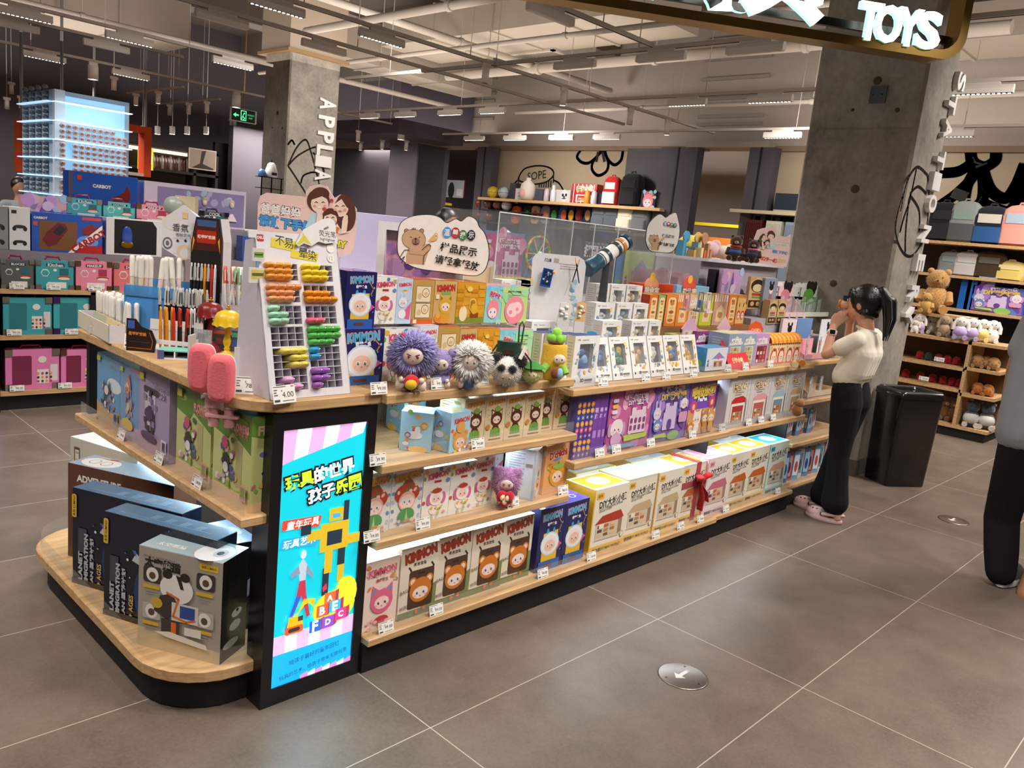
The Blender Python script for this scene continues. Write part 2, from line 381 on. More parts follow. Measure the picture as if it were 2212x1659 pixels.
# mural: black line drawings on the beige panels
def mural(f,lines,wd):
 for L in lines:f.line(L,wd,'#16130f',PAI)
def curve(pts,n=10):
 out=[]
 P=[pts[0]]+list(pts)+[pts[-1]]
 for i in range(1,len(P)-2):
  p0,p1,p2,p3=P[i-1],P[i],P[i+1],P[i+2]
  for k in range(n):
   t=k/n
   out.append(tuple(.5*((2*b)+(-a+c)*t+(2*a-5*b+4*c-d)*t*t+(-a+3*b-3*c+d)*t**3)for a,b,c,d in zip(p0,p1,p2,p3)))
 out.append(pts[-1]);return out
m=MB();f=Face(m,(XW-.004,yA1,0),(0,yA0-yA1,0),(0,0,ZT),PAI,.002,.0002)
def onwall(*px):return[((yA1-p.y)/(yA1-yA0),p.z/ZT)for p in(atX(x,y,XW)for x,y in px)]
mural(f,[curve(onwall((1256,323),(1247,338),(1256,350),(1272,352),(1290,338),(1299,324))),curve(onwall((1304,324),(1284,345),(1279,365),(1292,379),(1310,370),(1314,350),(1304,324))),curve(onwall((1306,324),(1314,345),(1328,356),(1342,345),(1346,323))),onwall((1292,330),(1289,348)),onwall((1302,330),(1306,348))],.018)
mural(f,[curve(onwall((1122,380),(1135,364),(1165,358),(1190,364),(1196,378),(1180,393),(1150,398),(1122,390),(1122,380))),onwall((1122,382),(1119,402)),onwall((1196,378),(1196,394)),curve(onwall((1196,389),(1208,396),(1217,410))),curve(onwall((1118,390),(1108,402),(1106,420)))]+[onwall((1166+5*i,396-i),(1165+5*i,404))for i in range(6)],.01)
p=onwall((1160,379))[0];f.text('SOPE',p[0],p[1],.16,'#16130f',rot=8,mat=PAI)
y0,y1=yO0-.45,-2.5
f2=Face(m,(XW-.004,y0,0),(0,y1-y0,0),(0,0,ZT),PAI,.002,.0002)
def onw2(*px):return[((y0-p.y)/(y0-y1),p.z/ZT)for p in(atX(x,y,XW)for x,y in px)]
mural(f2,[curve(onw2((2097,330),(2102,350),(2125,360),(2148,348),(2152,330))),curve(onw2((2101,352),(2070,370),(2036,374))),curve(onw2((2112,358),(2095,390),(2064,420),(2036,440))),curve(onw2((2112,360),(2090,400),(2082,445))),curve(onw2((2121,362),(2125,400),(2120,435),(2096,452))),curve(onw2((2122,362),(2140,410),(2172,428),(2195,400),(2212,360))),curve(onw2((2120,438),(2150,450),(2180,456),(2205,425),(2220,400))),onw2((2064,418),(2082,425))],.02)
struct(m,'trim_8')
# --- concrete columns
def column(n,x0,y0,x1,y1,z1,seam,art):
 m=MB();r=.02
 pl=[(x0+r,y0),(x1-r,y0),(x1,y0+r),(x1,y1-r),(x1-r,y1),(x0+r,y1),(x0,y1-r),(x0,y0+r)]
 m.rings([[(x,y,z)for x,y in pl]for z in(0,seam-.006)],'#888','concrete',True,False)
 m.rings([[(x+(.004 if x<(x0+x1)/2 else-.004),y,z)for x,y in pl]for z in(seam-.006,z1)],'#888','concrete',True,False)
 for hx,hy,hz,hr in((x0,y0+(y1-y0)*.45,2.02,.035),(x0,y0+(y1-y0)*.5,1.35,.03),(x0,y0+(y1-y0)*.42,2.75,.03),(x0,y0+(y1-y0)*.2,2.55,.018),(x0,y0+(y1-y0)*.6,2.56,.012)):
  m.ell((hx+.002,hy,hz),(.006,hr,hr*.9),'#4a433b','matte',10,6)
 m.box((x0-.008,y0-.008,0),(x1+.008,y1+.008,.12),'#5d574f',PAI)
 if art:art(m)
 struct(m,n)
CX0,CX1,CY0,CY1=4.354,4.94,.45,1.215
def artR(m):
 f=Face(m,(CX0,CY0,0),(CX1-CX0,0,0),(0,0,4),PAI,.002,.0002)
 def q(*px):return[((p.x-CX0)/(CX1-CX0),p.z/4)for p in(atY(x,y,CY0)for x,y in px)]
 for L in(((1945,455),(1958,395),(1980,361),(2003,378)),((2003,378),(2006,420),(2000,500),(1975,548),(1955,550),(1938,520),(1934,480),(1950,420)),((1979,365),(1970,410),(1964,428)),((1966,417),(1983,403),(2000,418)),((1966,430),(1952,470),(1944,500)),((1968,425),(1985,455),(1985,500)),((1963,430),(1956,500),(1955,545))):
  f.line(curve(q(*L),6),.035,'#1b1814',PAI)
  # grey cover plate
 g=Face(m,(CX0,CY1,0),(0,CY0-CY1,0),(0,0,4),PAI,.003,.0002)
 p=atX(1898,205,CX0);y=p.y;m.box((CX0-.015,y-.055,p.z-.055),(CX0,y+.055,p.z+.055),'#7c7f86',MET)
 for k in(-.03,.03):m.cyl((CX0-.018,y+k,p.z),(CX0-.014,y+k,p.z),.006,'#222',PLA,8)
column('column',CX0,CY0,CX1,CY1,CEIL,atX(1840,277,CX0).z,artR)
LX,LY=4.36,8.5
lx1=atY(728,300,LY).x;ly1=atX(566,300,LX).y
LZ=3.52
def artL(m):
 f=Face(m,(LX,LY,0),(lx1-LX,0,0),(0,0,4),PAI,.002,.0002)
 def q(*px):return[((p.x-LX)/(lx1-LX),p.z/4)for p in(atY(x,y,LY)for x,y in px)]
 for L in(((622,358),(640,320),(660,302),(672,330),(690,400),(700,440)),((622,358),(645,335),(680,318),(690,330),(700,370)),((622,358),(640,385),(662,420)),((650,395),(655,380),(670,373),(682,372)),((676,330),(690,345),(700,375)),((622,312),(630,303),(636,312))):
  f.line(curve(q(*L),6),.03,'#1b1814',PAI)
column('column',LX,LY,lx1,ly1,LZ,atY(690,300,LY).z,artL)
struct(MB().box((LX-.08,LY-.08,LZ),(lx1+.08,ly1+.08,LZ+.04),'#8a6d4b',PAI).box((LX-.04,LY-.04,LZ+.04),(lx1+.04,ly1+.04,CEIL),'#a39382',PAI),'column_trim')
# --- column letters (real raised letters)
_T3={}
def text3d(mb,t,M,size,ext,col,mat,bold=.0,side=None,smat=None,fit=None):
 k=(t,bold,ext/size)
 if k not in _T3:
  cu=bpy.data.curves.new('lettering','FONT');cu.body=t;cu.size=1;cu.offset=bold;cu.extrude=ext/size/2;cu.dimensions='2D';cu.fill_mode='BOTH';cu.resolution_u=3
  ob=bpy.data.objects.new('lettering',cu);COLL.objects.link(ob)
  dg=bpy.context.evaluated_depsgraph_get();me=bpy.data.meshes.new_from_object(ob.evaluated_get(dg))
  _T3[k]=([tuple(p.co)for p in me.vertices],[(tuple(p.vertices),abs(p.normal.z)>.7)for p in me.polygons])
  bpy.data.objects.remove(ob);bpy.data.curves.remove(cu);bpy.data.meshes.remove(me)
 vs,fs=_T3[k]
 x0,x1=min(v[0]for v in vs),max(v[0]for v in vs);y0,y1=min(v[1]for v in vs),max(v[1]for v in vs)
 sx=sy=size
 if fit:sx,sy=fit[0]/(x1-x0),fit[1]/(y1-y0)
 P=[((x-(x0+x1)/2)*sx,(y-(y0+y1)/2)*sy,z*size)for x,y,z in vs]
 mb.add(P,[f for f,a in fs if a],col,mat,M=M)
 mb.add(P,[f for f,a in fs if not a],side or col,smat or mat,M=M)
def letters(word,face_y,pts,what,wfit,hfit):
 for i,ch in enumerate(word):
  p=atY(pts[i][0],pts[i][1],face_y)
  m=MB();text3d(m,ch,Matrix(((0,1,0),(0,0,-1),(-1,0,0))).to_4x4(),.2,.035,'#e4e2e0',PLA,.035,fit=(wfit,hfit))
  o=m.obj('raised_letter',None,(p.x,face_y-.0185,p.z))
  tag(o,'white raised capital %s, %s of the letters running down %s'%(ch,ORD[i],what),'letter','letters on '+what)
P10=[(2066,178),(2046,226),(2037,280),(2022,345),(2013,392),(2004,440),(1990,505),(1978,567),(1965,634),(1954,680)]
letters('STATIONERY',CY0,P10,'the concrete column by the girl',.125,.16)
letters('APPLIA',LY,[(706,226),(703,263),(701,297),(699,326),(696,349),(695,379)],'the far concrete column',.15,.26)
# --- overhead structure
m=MB()
for x in(1.2,4.6,8.2):m.box((x-.2,-7,4.75),(x+.2,17,CEIL),'#75695f',PAI)
for y in(-2.0,3.2,8.0,13):m.box((-8,y-.22,4.7),(17,y+.22,CEIL),'#6e645c',PAI)
struct(m,'ceiling_beam')
def duct(name,a,b,col,label,seams=3,axis=1):
 m=MB().box(a,b,col,PAI);L=b[axis]-a[axis]
 for i in range(1,seams+1):
  t=a[axis]+L*i/(seams+1);p,q=list(a),list(b);p[axis]=t-.02;q[axis]=t+.02
  p=[v-(.02 if k!=axis else 0)for k,v in enumerate(p)];q=[v+(.02 if k!=axis else 0)for k,v in enumerate(q)]
  m.box(p,q,col,PAI)
 return tag(m.obj(name),label,'duct')
duct('air_duct',(6.65,4.6,4.2),(7.9,9.7,4.69),'#b2a698','wide beige air duct above the vent grille',3)
duct('air_duct',(5.6,9.95,3.95),(9.4,10.7,4.6),'#aa9e91','beige air duct behind the far concrete column',2,0)
duct('air_duct',(1.2,11.2,3.75),(4.2,12.2,4.6),'#a89c8f','beige air duct over the bright display tower',2,0)
duct('air_duct',(9.1,-1,4.2),(10.1,2.9,4.6),'#a99c90','beige air duct high behind the hanging sign',3)
m=MB().box((8.4,11.4,3.15),(10.3,14.5,4.15),'#514b54',PAI);struct(m,'ceiling_slab')
# ceiling cassette with slatted grille
v=MB();a,b=atZ(1052,104,4.18),atZ(1240,122,4.18);x0,x1,y0,y1=a.x-.05,b.x+.05,b.y,a.y
t=thing('air_vent','square white ceiling vent with dark slatted grille','vent',((x0+x1)/2+.45,(y0+y1)/2,4.18))
hx,hy=(x1-x0)/2,(y1-y0)/2
v.box((-hx,-hy,0),(hx,hy,.3),'#b9b0a6',PAI);v.obj('housing',t)
v=MB().box((-hx+.06,-hy+.06,-.006),(hx-.06,hy-.06,-.001),'#151314',PAI);v.obj('backing',t)
v=MB()
for i in range(15):
 yy=-hy+.09+(2*hy-.18)*i/14;v.box((-hx+.06,yy-.012,-.02),(hx-.06,yy+.012,-.007),'#a59c93',PAI)
for k in(-1,1):v.box((k*hx-(.06 if k>0 else 0),-hy,-.02),(k*hx+(.06 if k<0 else 0),hy,-.001),'#c3bab0',PAI);v.box((-hx,k*hy-(.06 if k>0 else 0),-.02),(hx,k*hy+(.06 if k<0 else 0),-.001),'#c3bab0',PAI)
v.obj('grille',t)
def pipe(p,q,r,label,col='#b5aaa0'):
 m=MB().cyl(p,q,r,col,PAI,10);n=4
 p,q=Vector(p),Vector(q)
 for i in range(1,n):
  c=p+(q-p)*i/n;m.cyl(c,(c.x,c.y,CEIL),.006,col,PAI,6);d=(q-p).normalized()*.03;m.cyl(c-d,c+d,r*1.3,col,PAI,10)
 return tag(m.obj('ceiling_pipe'),label,'pipe')
pipe((-4,7.6,4.05),(10,7.6,4.05),.05,'long white sprinkler pipe above the second track')
pipe((4.2,-3,3.68),(4.2,7.9,3.68),.045,'white pipe crossing over the pen display end')
pipe((8.0,1.0,4.0),(8.0,9.6,4.0),.07,'thick white pipe running below the beige duct')
pipe((9.75,-2,3.7),(9.75,9.6,3.7),.035,'thin white pipe along the top of the mural wall')
pipe((-4,10.3,3.65),(8.8,10.3,3.65),.04,'white pipe behind the far column')
pipe((5.8,-2,3.75),(5.8,12,3.75),.03,'thin white pipe beside the cross track')
# --- lighting tracks
TZ=3.3
TR={}
def track(k,p,q,label,z=TZ):
 p=Vector((*p,z));q=Vector((*q,z));d=(q-p).normalized();s=Vector((-d.y,d.x,0));m=MB()
 t=thing('lighting_track',label,'track',p)
 M=Matrix((d,s,(0,0,1))).transposed().to_4x4();L=(q-p).length
 m.box((0,-.02,0),(L,.02,.035),'#b7aea6',PAI,M);m.box((0,-.008,-.002),(L,.008,.001),'#1b1a1a',PAI,M);m.obj('rail',t)
 n=max(2,int(L/1.9))
 for i in range(n):
  c=d*(L*(i+.5)/n);MB().cyl((c.x,c.y,.03),(c.x,c.y,CEIL-z),.005,'#a39a92',PAI,6).obj('hanger',t)
 TR[k]=(p,q)
track('T1',(-2.5,5.39),(9.9,5.39),'white lighting track nearest above the gondola back')
track('T2',(-3,6.46),(9.0,6.46),'long white lighting track that ends by the mural wall')
track('T0',(2.0,3.17),(5.0,3.17),'short white track holding one unlit linear light')
track('T3',(5.1,8.3),(5.1,-1.5),'white cross track carrying unlit linear lights')
track('T4',(7.18,11.5),(7.18,-1.5),'white cross track carrying lit linear lights')
track('T5',(9.2,11),(9.2,-1.5),'white track close to the mural wall',3.225)
track('T6',(-2.5,8.67),(4.2,8.67),'white track running past the far column')
track('T6b',(-2.5,9.55),(3.4,9.55),'white track right behind the far column track')
track('T7',(-3,11.6),(9.4,11.6),'white track above the display tower')
track('T8',(4.66,12.4),(4.66,14.8),'short track over the tower side')
track('T9',(5.6,13.0),(5.6,15.8),'short track by the orange frame')
TRX={5.39:3.3,6.46:3.3,3.17:3.3,8.67:3.3,9.55:3.3,11.6:3.3};TRY={5.1:3.3,7.18:3.3,9.2:3.225,4.66:3.3,5.6:3.3}
def snap(p,ax):
 T=TRX if ax=='x' else TRY;k=1 if ax=='x' else 0
 b=min(T,key=lambda t:abs(t-p[k]))
 if abs(b-p[k])<.5:p[k]=b;return T[b]
 return None
def linear_body(lit):
 t=thing('linear_light','-','light')
 m=MB();prof=[(-.028,0),(.028,0),(.028,.045),(.018,.075),(-.018,.075),(-.028,.045)]
 m.rings([[(x,y,z)for y,z in prof]for x in(-.27,.27)],'#d8d2ca',PLA,True,False);m.obj('body',t)
 MB().box((-.15,-.014,.075),(.15,.014,.1),'#c9c2ba',PLA).obj('adapter',t)
 m=MB().box((-.26,-.02,-.004),(.26,.02,0.0),'#1d1b1b' if lit else '#c9c3bd',PLA)
 if lit:
  for i in range(12):m.lathe([(.014,-.006),(.001,-.0075)],'#fff6e6','led',10,Matrix.Translation((-.238+.0433*i,0,0)))
 m.obj('light_strip',t);return t
LB={True:linear_body(True),False:linear_body(False)};usedL={True:0,False:0}
def linear(px,py,along,lit,label,z=3.195):
 p=atZ(px,py,z);ax=along
 zt=snap(p,ax)
 if zt:p.z=zt-.1
 o=LB[lit]if not usedL[lit]else dup(LB[lit],p);usedL[lit]=1
 o.location=p;o.rotation_euler=(0,0,0 if ax=='x' else PI/2);o['label']=label;o['group']='linear lights on the ceiling tracks'
for i,(x,y)in enumerate(((608,22),(820,92))):linear(x,y,'x',True,['lit linear light above the far concrete column','lit linear light on the track before the beige duct'][i])
for(x,y),l in zip(((55,38),(280,92),(472,148),(103,128),(278,168)),('lit linear light in the upper corner over the display tower','lit linear light before the grey bulkhead opening','lit linear light over the exit sign','lit linear light just above the corner of the display tower','lit linear light over the middle of the display tower')):linear(x,y,'x',True,l)
for(x,y),l in zip(((486,50),(693,112),(228,108),(30,62),(1188,42)),('unlit white linear light before the first beam','unlit white linear light at the capital of the far column','unlit white linear light under the grey bulkhead','unlit white linear light at the picture corner over the tower','unlit white linear light before the vent grille')):linear(x,y,'x',False,l)
for(x,y),l in zip(((1240,148),(1430,134),(1625,113)),('first unlit linear light on the cross track by the vent','second unlit linear light on the cross track by the vent','unlit linear light below the gold sign frame')):linear(x,y,'y',False,l)
for i,(x,y)in enumerate(((790,254),(876,253),(972,249),(1062,245),(1487,230),(1660,221),(2122,206))):linear(x,y,'y',True,'%s lit linear light of the long cross track, counted from the far column'%ORD[i])
for i,(x,y)in enumerate(((1022,303),(1108,302),(1208,301),(1305,300),(1690,299),(2056,299))):linear(x,y,'y',True,'%s lit linear light along the mural wall, counted from the far opening'%ORD[i],3.12)
# cylinder spots
def spot_proto(lit,big):
 t=thing('track_spot','-','light');r=.07 if big else .04;L=.2 if big else .17
 MB().box((-.06,-.015,L-.002),(.06,.015,L+.045),'#d3cdc6',PLA).obj('adapter',t)
 m=MB().lathe([(r*.97,.005),(r,0),(r,L-.01),(r*.9,L)],'#ddd8d2',PLA,18,cap=False);m.lathe([(r*.9,L),(.001,L)],'#ddd8d2',PLA,18);m.obj('barrel',t)
 MB().lathe([(r*.96,.012),(.001,.012)],'#fff4e2' if lit else '#8d8a86','led' if lit else PLA,18).obj('lens',t);return t
SPT={(a,b):spot_proto(a,b)for a in(True,False)for b in(True,False)};usedS=set()
def spot(px,py,lit,big,label,z=3.08,tilt=(0,0)):
 p=atZ(px,py,z);k=(lit,big);o=dup(SPT[k],p)
 if p.y>16.6:d=p-CAM;p=CAM+d*((16.3-CAM.y)/d.y)
 q=p.copy();zt=snap(q,'x')or snap(q,'y');L=(.2 if big else .17)+.045
 if zt and p.z>2.98:p=q;p.z=zt-L
 else:MB().cyl((0,0,L-.01),(0,0,CEIL-p.z),.006,'#b5aea6',PAI,6).obj('hanger_rod',o)
 o.location=p;o.rotation_euler=(0,0,0);o['label']=label;o['group']='cylinder spots on the tracks'
 return p
def back(px,py,zt):return atZ(px,py,zt)
for x,y,l,b,t in((1205,226,True,False,'bright spot hanging above the sports shelf'),(1427,290,True,False,'bright spot nearest the dark cladding'),(866,297,True,True,'lit wide spot before the dark clad pillar'),(185,168,True,True,'wide white spot above the display tower'),(246,195,False,False,'narrow unlit spot over the tower top'),(490,228,True,True,'wide lit spot before the exit sign'),(293,226,True,False,'first lit spot of the row beside the tower'),(342,222,True,False,'second lit spot of the row beside the tower'),(361,247,False,False,'first tilted spot of the lower row by the orange frame'),(405,245,False,False,'second tilted spot of the lower row by the orange frame'),(452,244,False,False,'third tilted spot of the lower row by the orange frame'),(470,272,True,False,'lit spot under the exit sign'),(552,285,True,False,'lit spot at the edge of the far column'),(25,203,False,False,'unlit spot hanging off the corner of the tower'),(45,233,True,False,'lit spot off the corner of the tower'),(15,236,False,False,'lowest unlit spot off the corner of the tower'),(779,325,True,False,'first lit spot right of the far column letters'),(825,323,True,False,'second lit spot right of the far column letters'),(877,325,True,False,'lit spot against the top of the clad pillar'),(773,306,True,False,'lit spot highest beside the far column letters'),(1078,175,False,False,'large unlit spot at the junction of two tracks'),(1312,268,False,False,'pale tilted spot over the flower mural')):
 spot(x,y,l,b,t,3.1 if y<300 else 2.95,(0.25 if not l and not b else 0,0.15 if not l else 0))
for k in SPT.values():
 for c in list(k.children):bpy.data.objects.remove(c)
 bpy.data.objects.remove(k)
for i,x in enumerate((308,340,372,404,445)):
 p=atY(x,290,14.0);m=MB();m.lathe([(.05,0),(.05,.14),(.001,.15)],'#ddd',PLA,12,cap=False);m.lathe([(.048,.01),(.001,.01)],'#fff4e2','led',12)
 m.cyl((0,0,.14),(0,0,CEIL-p.z),.006,'#bbb',PLA,6)
 tag(m.obj('track_spot',None,p),'%s tiny lit spot over the coffee shelves, counted from the orange frame'%ORD[i],'light','spots over the coffee shelves')
 # --- hanging sign
zb=2.6
A=atZ(1170,0,zb);B=atZ(2062,139,zb);du=(B-A);du.z=0;du.normalize();A=A-du*1.2;Ls=(B-A).length
sn=thing('hanging_sign','gold framed hanging sign with glowing white letters','sign',A)
M=Matrix((du,(-du.y,du.x,0),(0,0,1))).transposed().to_4x4()
Hs,r,th=.78,.13,.045
def rr(x0,z0,x1,z1,r,n=6):
 out=[]
 for cx,cz,a in((x1-r,z0+r,-90),(x1-r,z1-r,0),(x0+r,z1-r,90),(x0+r,z0+r,180)):
  for i in range(n+1):t=math.radians(a+90*i/n);out.append((cx+r*math.cos(t),cz+r*math.sin(t)))
 return out
o_,i_=rr(0,0,Ls,Hs,r),rr(th,th,Ls-th,Hs-th,r-th*.6)
m=MB();n=len(o_);fr=[[(x,y,z)for x,z in ring]for ring,y in((o_,-.06),(o_,.06),(i_,.06),(i_,-.06),(o_,-.06))]
m.rings(fr,'#b08f52',MET,False,False,M);m.obj('frame',sn)
m=MB()
for k in(.25,.75):m.cyl((Ls*k,0,Hs-.02),(Ls*k,0,CEIL-zb),.008,'#8d857d',MET,8)
for v_ in range(len(m.v)):m.v[v_]=tuple(M@Vector(m.v[v_]))
m.obj('hanger',sn)
m=MB().box((th,.02,.1),(Ls-th,.045,.14),'#4a4442',MET,M);m.box((th,.02,.45),(Ls-th,.045,.49),'#4a4442',MET,M);m.obj('mounting_bar',sn)
def sgn(px,py):
 p=at_plane(px,py,A,Vector((-du.y,du.x,0)));return(p-A).dot(du),p.z-zb
for ch,px0,px1,base in(('积',1190,1320,-20),('木',1325,1455,3),('玩',1480,1605,30),('具',1590,1762,68)):
 x0=sgn(px0,30)[0];x1=sgn(px1,60)[0];z0=max(sgn((px0+px1)/2,base)[1],.06);w_=x1-x0
 m=MB();text3d(m,ch,M@Matrix.Translation(((x0+x1)/2,-.055,z0+w_*.5))@Matrix.Rotation(PI/2,4,'X'),.4,.03,'#f2fffb','neon',.045,'#9fd8cf','glow',fit=(w_,w_))
 m.obj('letter',sn,label='glowing white character')
for ch,px0,px1 in(('T',1837,1888),('O',1875,1932),('Y',1922,1975),('S',1965,2018)):
 x0=sgn(px0,60)[0];x1=sgn(px1,60)[0];pc=(px0+px1)/2
 z0=sgn(pc,93+(pc-1860)*.155)[1];z1=sgn(pc,10+(pc-1860)*.155)[1]
 m=MB();text3d(m,ch,M@Matrix.Translation(((x0+x1)/2,-.055,(z0+z1)/2))@Matrix.Rotation(PI/2,4,'X'),.4,.03,'#f2fffb','neon',.03,'#9fd8cf','glow',fit=(x1-x0,z1-z0))
 m.obj('letter',sn,label='glowing white capital letter')
 # --- THE DISPLAY GONDOLA
gd=thing('display_gondola','long oak display gondola stocked with toys, rounded plinth at its end','display stand',(0,0,0))
def rpoly(x0,y0,x1,y1,rs,n=7):
 out=[]
 for cx,cy,a,r in((x0,y0,180,rs[0]),(x1,y0,270,rs[1]),(x1,y1,0,rs[2]),(x0,y1,90,rs[3])):
  ox=cx+(r if cx==x0 else-r);oy=cy+(r if cy==y0 else-r)
  if r<1e-6:out.append((cx,cy));continue
  for i in range(n+1):t=math.radians(a+90*i/n);out.append((ox+r*math.cos(t),oy+r*math.sin(t)))
 return out
def slab(poly,z0,z1,name,mat='oak',col='#cfa978',ch=.004):
 cx=sum(p[0]for p in poly)/len(poly);cy=sum(p[1]for p in poly)/len(poly)
 def ins(d):return[(x-d*(1 if x>cx else-1),y-d*(1 if y>cy else-1))for x,y in poly]
 m=MB();m.rings([[(x,y,z)for x,y in q]for q,z in((ins(ch),z0),(poly,z0+ch),(poly,z1-ch),(ins(ch),z1))],col,mat,True,False)
 return m.obj(name,gd)
DK='#1d1b1c'
slab(rpoly(-.585,.455,-.02,1.70,(.2,0,0,.2)),0,.104,'plinth',PAI,DK)
slab(rpoly(-.615,.42,0,1.73,(.22,0,0,.2)),.104,.142,'base_shelf')
slab(rpoly(-.43,.385,-.03,1.72,(0,0,0,0)),.582,.612,'shelf')
slab(rpoly(-.43,.36,.005,1.73,(.13,.0,0,.05)),.913,.947,'countertop')
slab(rpoly(.005,.36,2.2,1.7,(0,)*4),0,.103,'plinth',PAI,DK)
slab(rpoly(2.2,.372,3.12,1.7,(0,)*4),0,.103,'plinth',PAI,DK)
slab(rpoly(3.12,.40,4.02,1.7,(0,)*4),0,.103,'plinth',PAI,DK)
slab(rpoly(.006,.335,2.205,.80,(0,)*4),.103,.131,'shelf')
slab(rpoly(2.206,.35,3.12,.80,(0,)*4),.103,.13,'shelf')
slab(rpoly(.01,.335,.958,.80,(0,)*4),.437,.468,'shelf')
slab(rpoly(.01,.335,.962,.80,(0,)*4),.690,.72,'shelf')
slab(rpoly(.008,.335,.905,1.0,(0,)*4),.914,.9465,'shelf')
slab(rpoly(.967,.335,2.2,.80,(0,)*4),.565,.597,'shelf')
slab(rpoly(2.2,.345,3.11,.80,(0,)*4),.565,.597,'shelf')
slab(rpoly(.907,.335,2.195,1.0,(0,)*4),.871,.900,'shelf')
slab(rpoly(2.197,.345,3.12,1.0,(0,)*4),.875,.905,'shelf')
for z in(.13,.40,.66,.90):slab(rpoly(3.125,.40,4.03,1.0,(0,)*4),z-.027,z,'shelf')
m=MB().box((.0,.80,.13),(4.02,.82,.9),'#a89f90',PAI);m.obj('back_panel',gd)
m=MB().box((-.05,.48,.142),(-.03,1.7,.915),'#2a2628',PAI);m.obj('back_panel',gd)
MB().box((-.39,1.685,.612),(-.05,1.715,.913),DK,PAI).obj('upright',gd)
MB().box((-.03,.48,0),(.0,.80,.913),'#2b2728',PAI).obj('upright',gd)
for x in(.96,2.2,3.12):MB().box((x-.006,.45,.13),(x+.006,.80,.872),'#8f8778' if x<1 else '#221f20',PAI).obj('upright',gd)
# raised middle of the gondola that carries the display pieces
MB().box((.12,1.0,.90),(4.0,1.42,1.17),'#b9b2ba',PAI).obj('riser',gd)
MB().box((.0,1.42,.13),(4.0,1.7,.91),'#8e8678',PAI).obj('rear_cabinet',gd)
# clear acrylic lips with a wire line along the shelf edges
def lip(a,b,z,h=.045):
 a=Vector((*a,z));b=Vector((*b,z));n=(b-a).normalized();s=Vector((-n.y,n.x,0));m=MB()
 M=Matrix.Translation(a)@Matrix((n,s,(0,0,1))).transposed().to_4x4();L=(b-a).length
 m.box((0,0,.0005),(L,.003,h),'#fff',ACR,M)
 m.obj('acrylic_lip',gd)
for x0,x1,y,z in((.02,.95,.352,.468),(.02,.955,.352,.72),(.02,2.19,.352,.131),(2.22,3.1,.366,.13),(.98,2.19,.352,.597),(2.22,3.1,.362,.597),(.05,.9,.352,.9465),(.93,2.18,.352,.9),(2.2,3.1,.362,.905)):lip((x0,y),(x1,y),z)
for z in(.13,.40,.66,.90):lip((3.14,.415),(4.0,.415),z)
lip((-.415,1.70),(-.415,.40),.612,.05)
m=MB();k=sorted([p for p in rpoly(-.6,.435,-.3,1.715,(.205,0,0,.185),10)if p[0]<=-.3+1e-6],key=lambda p:math.atan2(p[0]+.2,-(p[1]-1.08)))
vs=[(x,y,.142)for x,y in k]+[(x,y,.197)for x,y in k];n=len(k)
m.add(vs,[(i,i+1,n+i+1,n+i)for i in range(n-1)],'#fff',ACR,True);m.obj('acrylic_lip',gd)
# cool light strips under the shelves
for i,(x0,x1,y,z,p)in enumerate(((.03,.94,.47,.905,2.2),(.03,.94,.45,.682,2.0),(.03,.94,.45,.43,2.4),(.98,2.18,.47,.862,3.4),(.98,2.18,.45,.557,3.6),(2.22,3.1,.47,.867,2.6),(2.22,3.1,.45,.557,2.8))):
 MB().box((x0,y-.008,z),(x1,y+.008,z+.008),'#dff1ff','lit').obj('light_strip',gd)
 lamp('shelf_strip_light',((x0+x1)/2,y,z-.004),p,x1-x0,COOL,size_y=.03)
for z,p,x in((.902,5.5,-.2),(.573,7.5,-.2)):
 MB().box((x-.008,.5,z),(x+.008,1.66,z+.009),'#cfeaff','lit').obj('light_strip',gd)
 o=lamp('shelf_strip_light',(x,1.08,z-.004),p,.03,(.62,.86,1),size_y=1.14)
 # --- lit poster panel on the corner
PX0,PX1,PY=-.352,.004,.372
lp=thing('light_box','tall lit turquoise poster panel in a black frame on the gondola corner','light box',(PX0,PY,0))
wB,hB=PX1-PX0,.908;b=.035
m=MB().box((0,0,0),(wB,.02,.055),'#141317',PLA).box((0,0,hB-.05),(wB,.02,hB),'#141317',PLA).box((0,0,.055),(b,.02,hB-.05),'#141317',PLA).box((wB-b,0,.055),(wB,.02,hB-.05),'#141317',PLA)
m.obj('frame',lp);MB().box((0,.02,0),(wB,.09,hB),'#18171b',PLA).obj('housing',lp)
m=MB();m.box((b,.006,.055),(wB-b,.019,hB-.05),'#13b4c9','lit')
f=Face(m,(b,.006,.055),(wB-2*b,0,0),(0,0,hB-.105),'lit',.0003,.0001)
f.rect(0,0,1,1,'#0fc0d2')
for i in range(6):
 x=i/6;f.poly([(max(x-.03,0),.87+x*.085),(x+.13,.87+(x+.17)*.085),(x+.17,1),(x,1)],'#e7a6dc' if i%2==0 else '#eef2fb')
f.rect(0,0,1,.13,'#18aef2')
for i in range(7):f.poly([(i/7,.13),((i+1)/7,.13),((i+1)/7,.205),(i/7,.205)],'#f0b6e6' if i%2==0 else '#f4f6fd')
for i in range(7):f.poly([(.35+i/10.8,0),(.35+(i+1)/10.8,0),(.35+(i+1)/10.8,.022),(.35+i/10.8,.012)],'#e18bd2' if i%2==0 else '#f4f6fd')
q_=f.w/f.h*math.tan(math.radians(8))
for t,c in(('玩具的世界','#0a0d18'),('孩子乐园','#0a0d18')):
 for i,ch in enumerate(t):
  x=(.13+.165*i)if len(t)==5 else(.4+.165*i);y=(.80 if len(t)==5 else .725)+(x-.13)*q_
  f.text(ch,x,y,.165,'#0a0d18',None,.1,8)
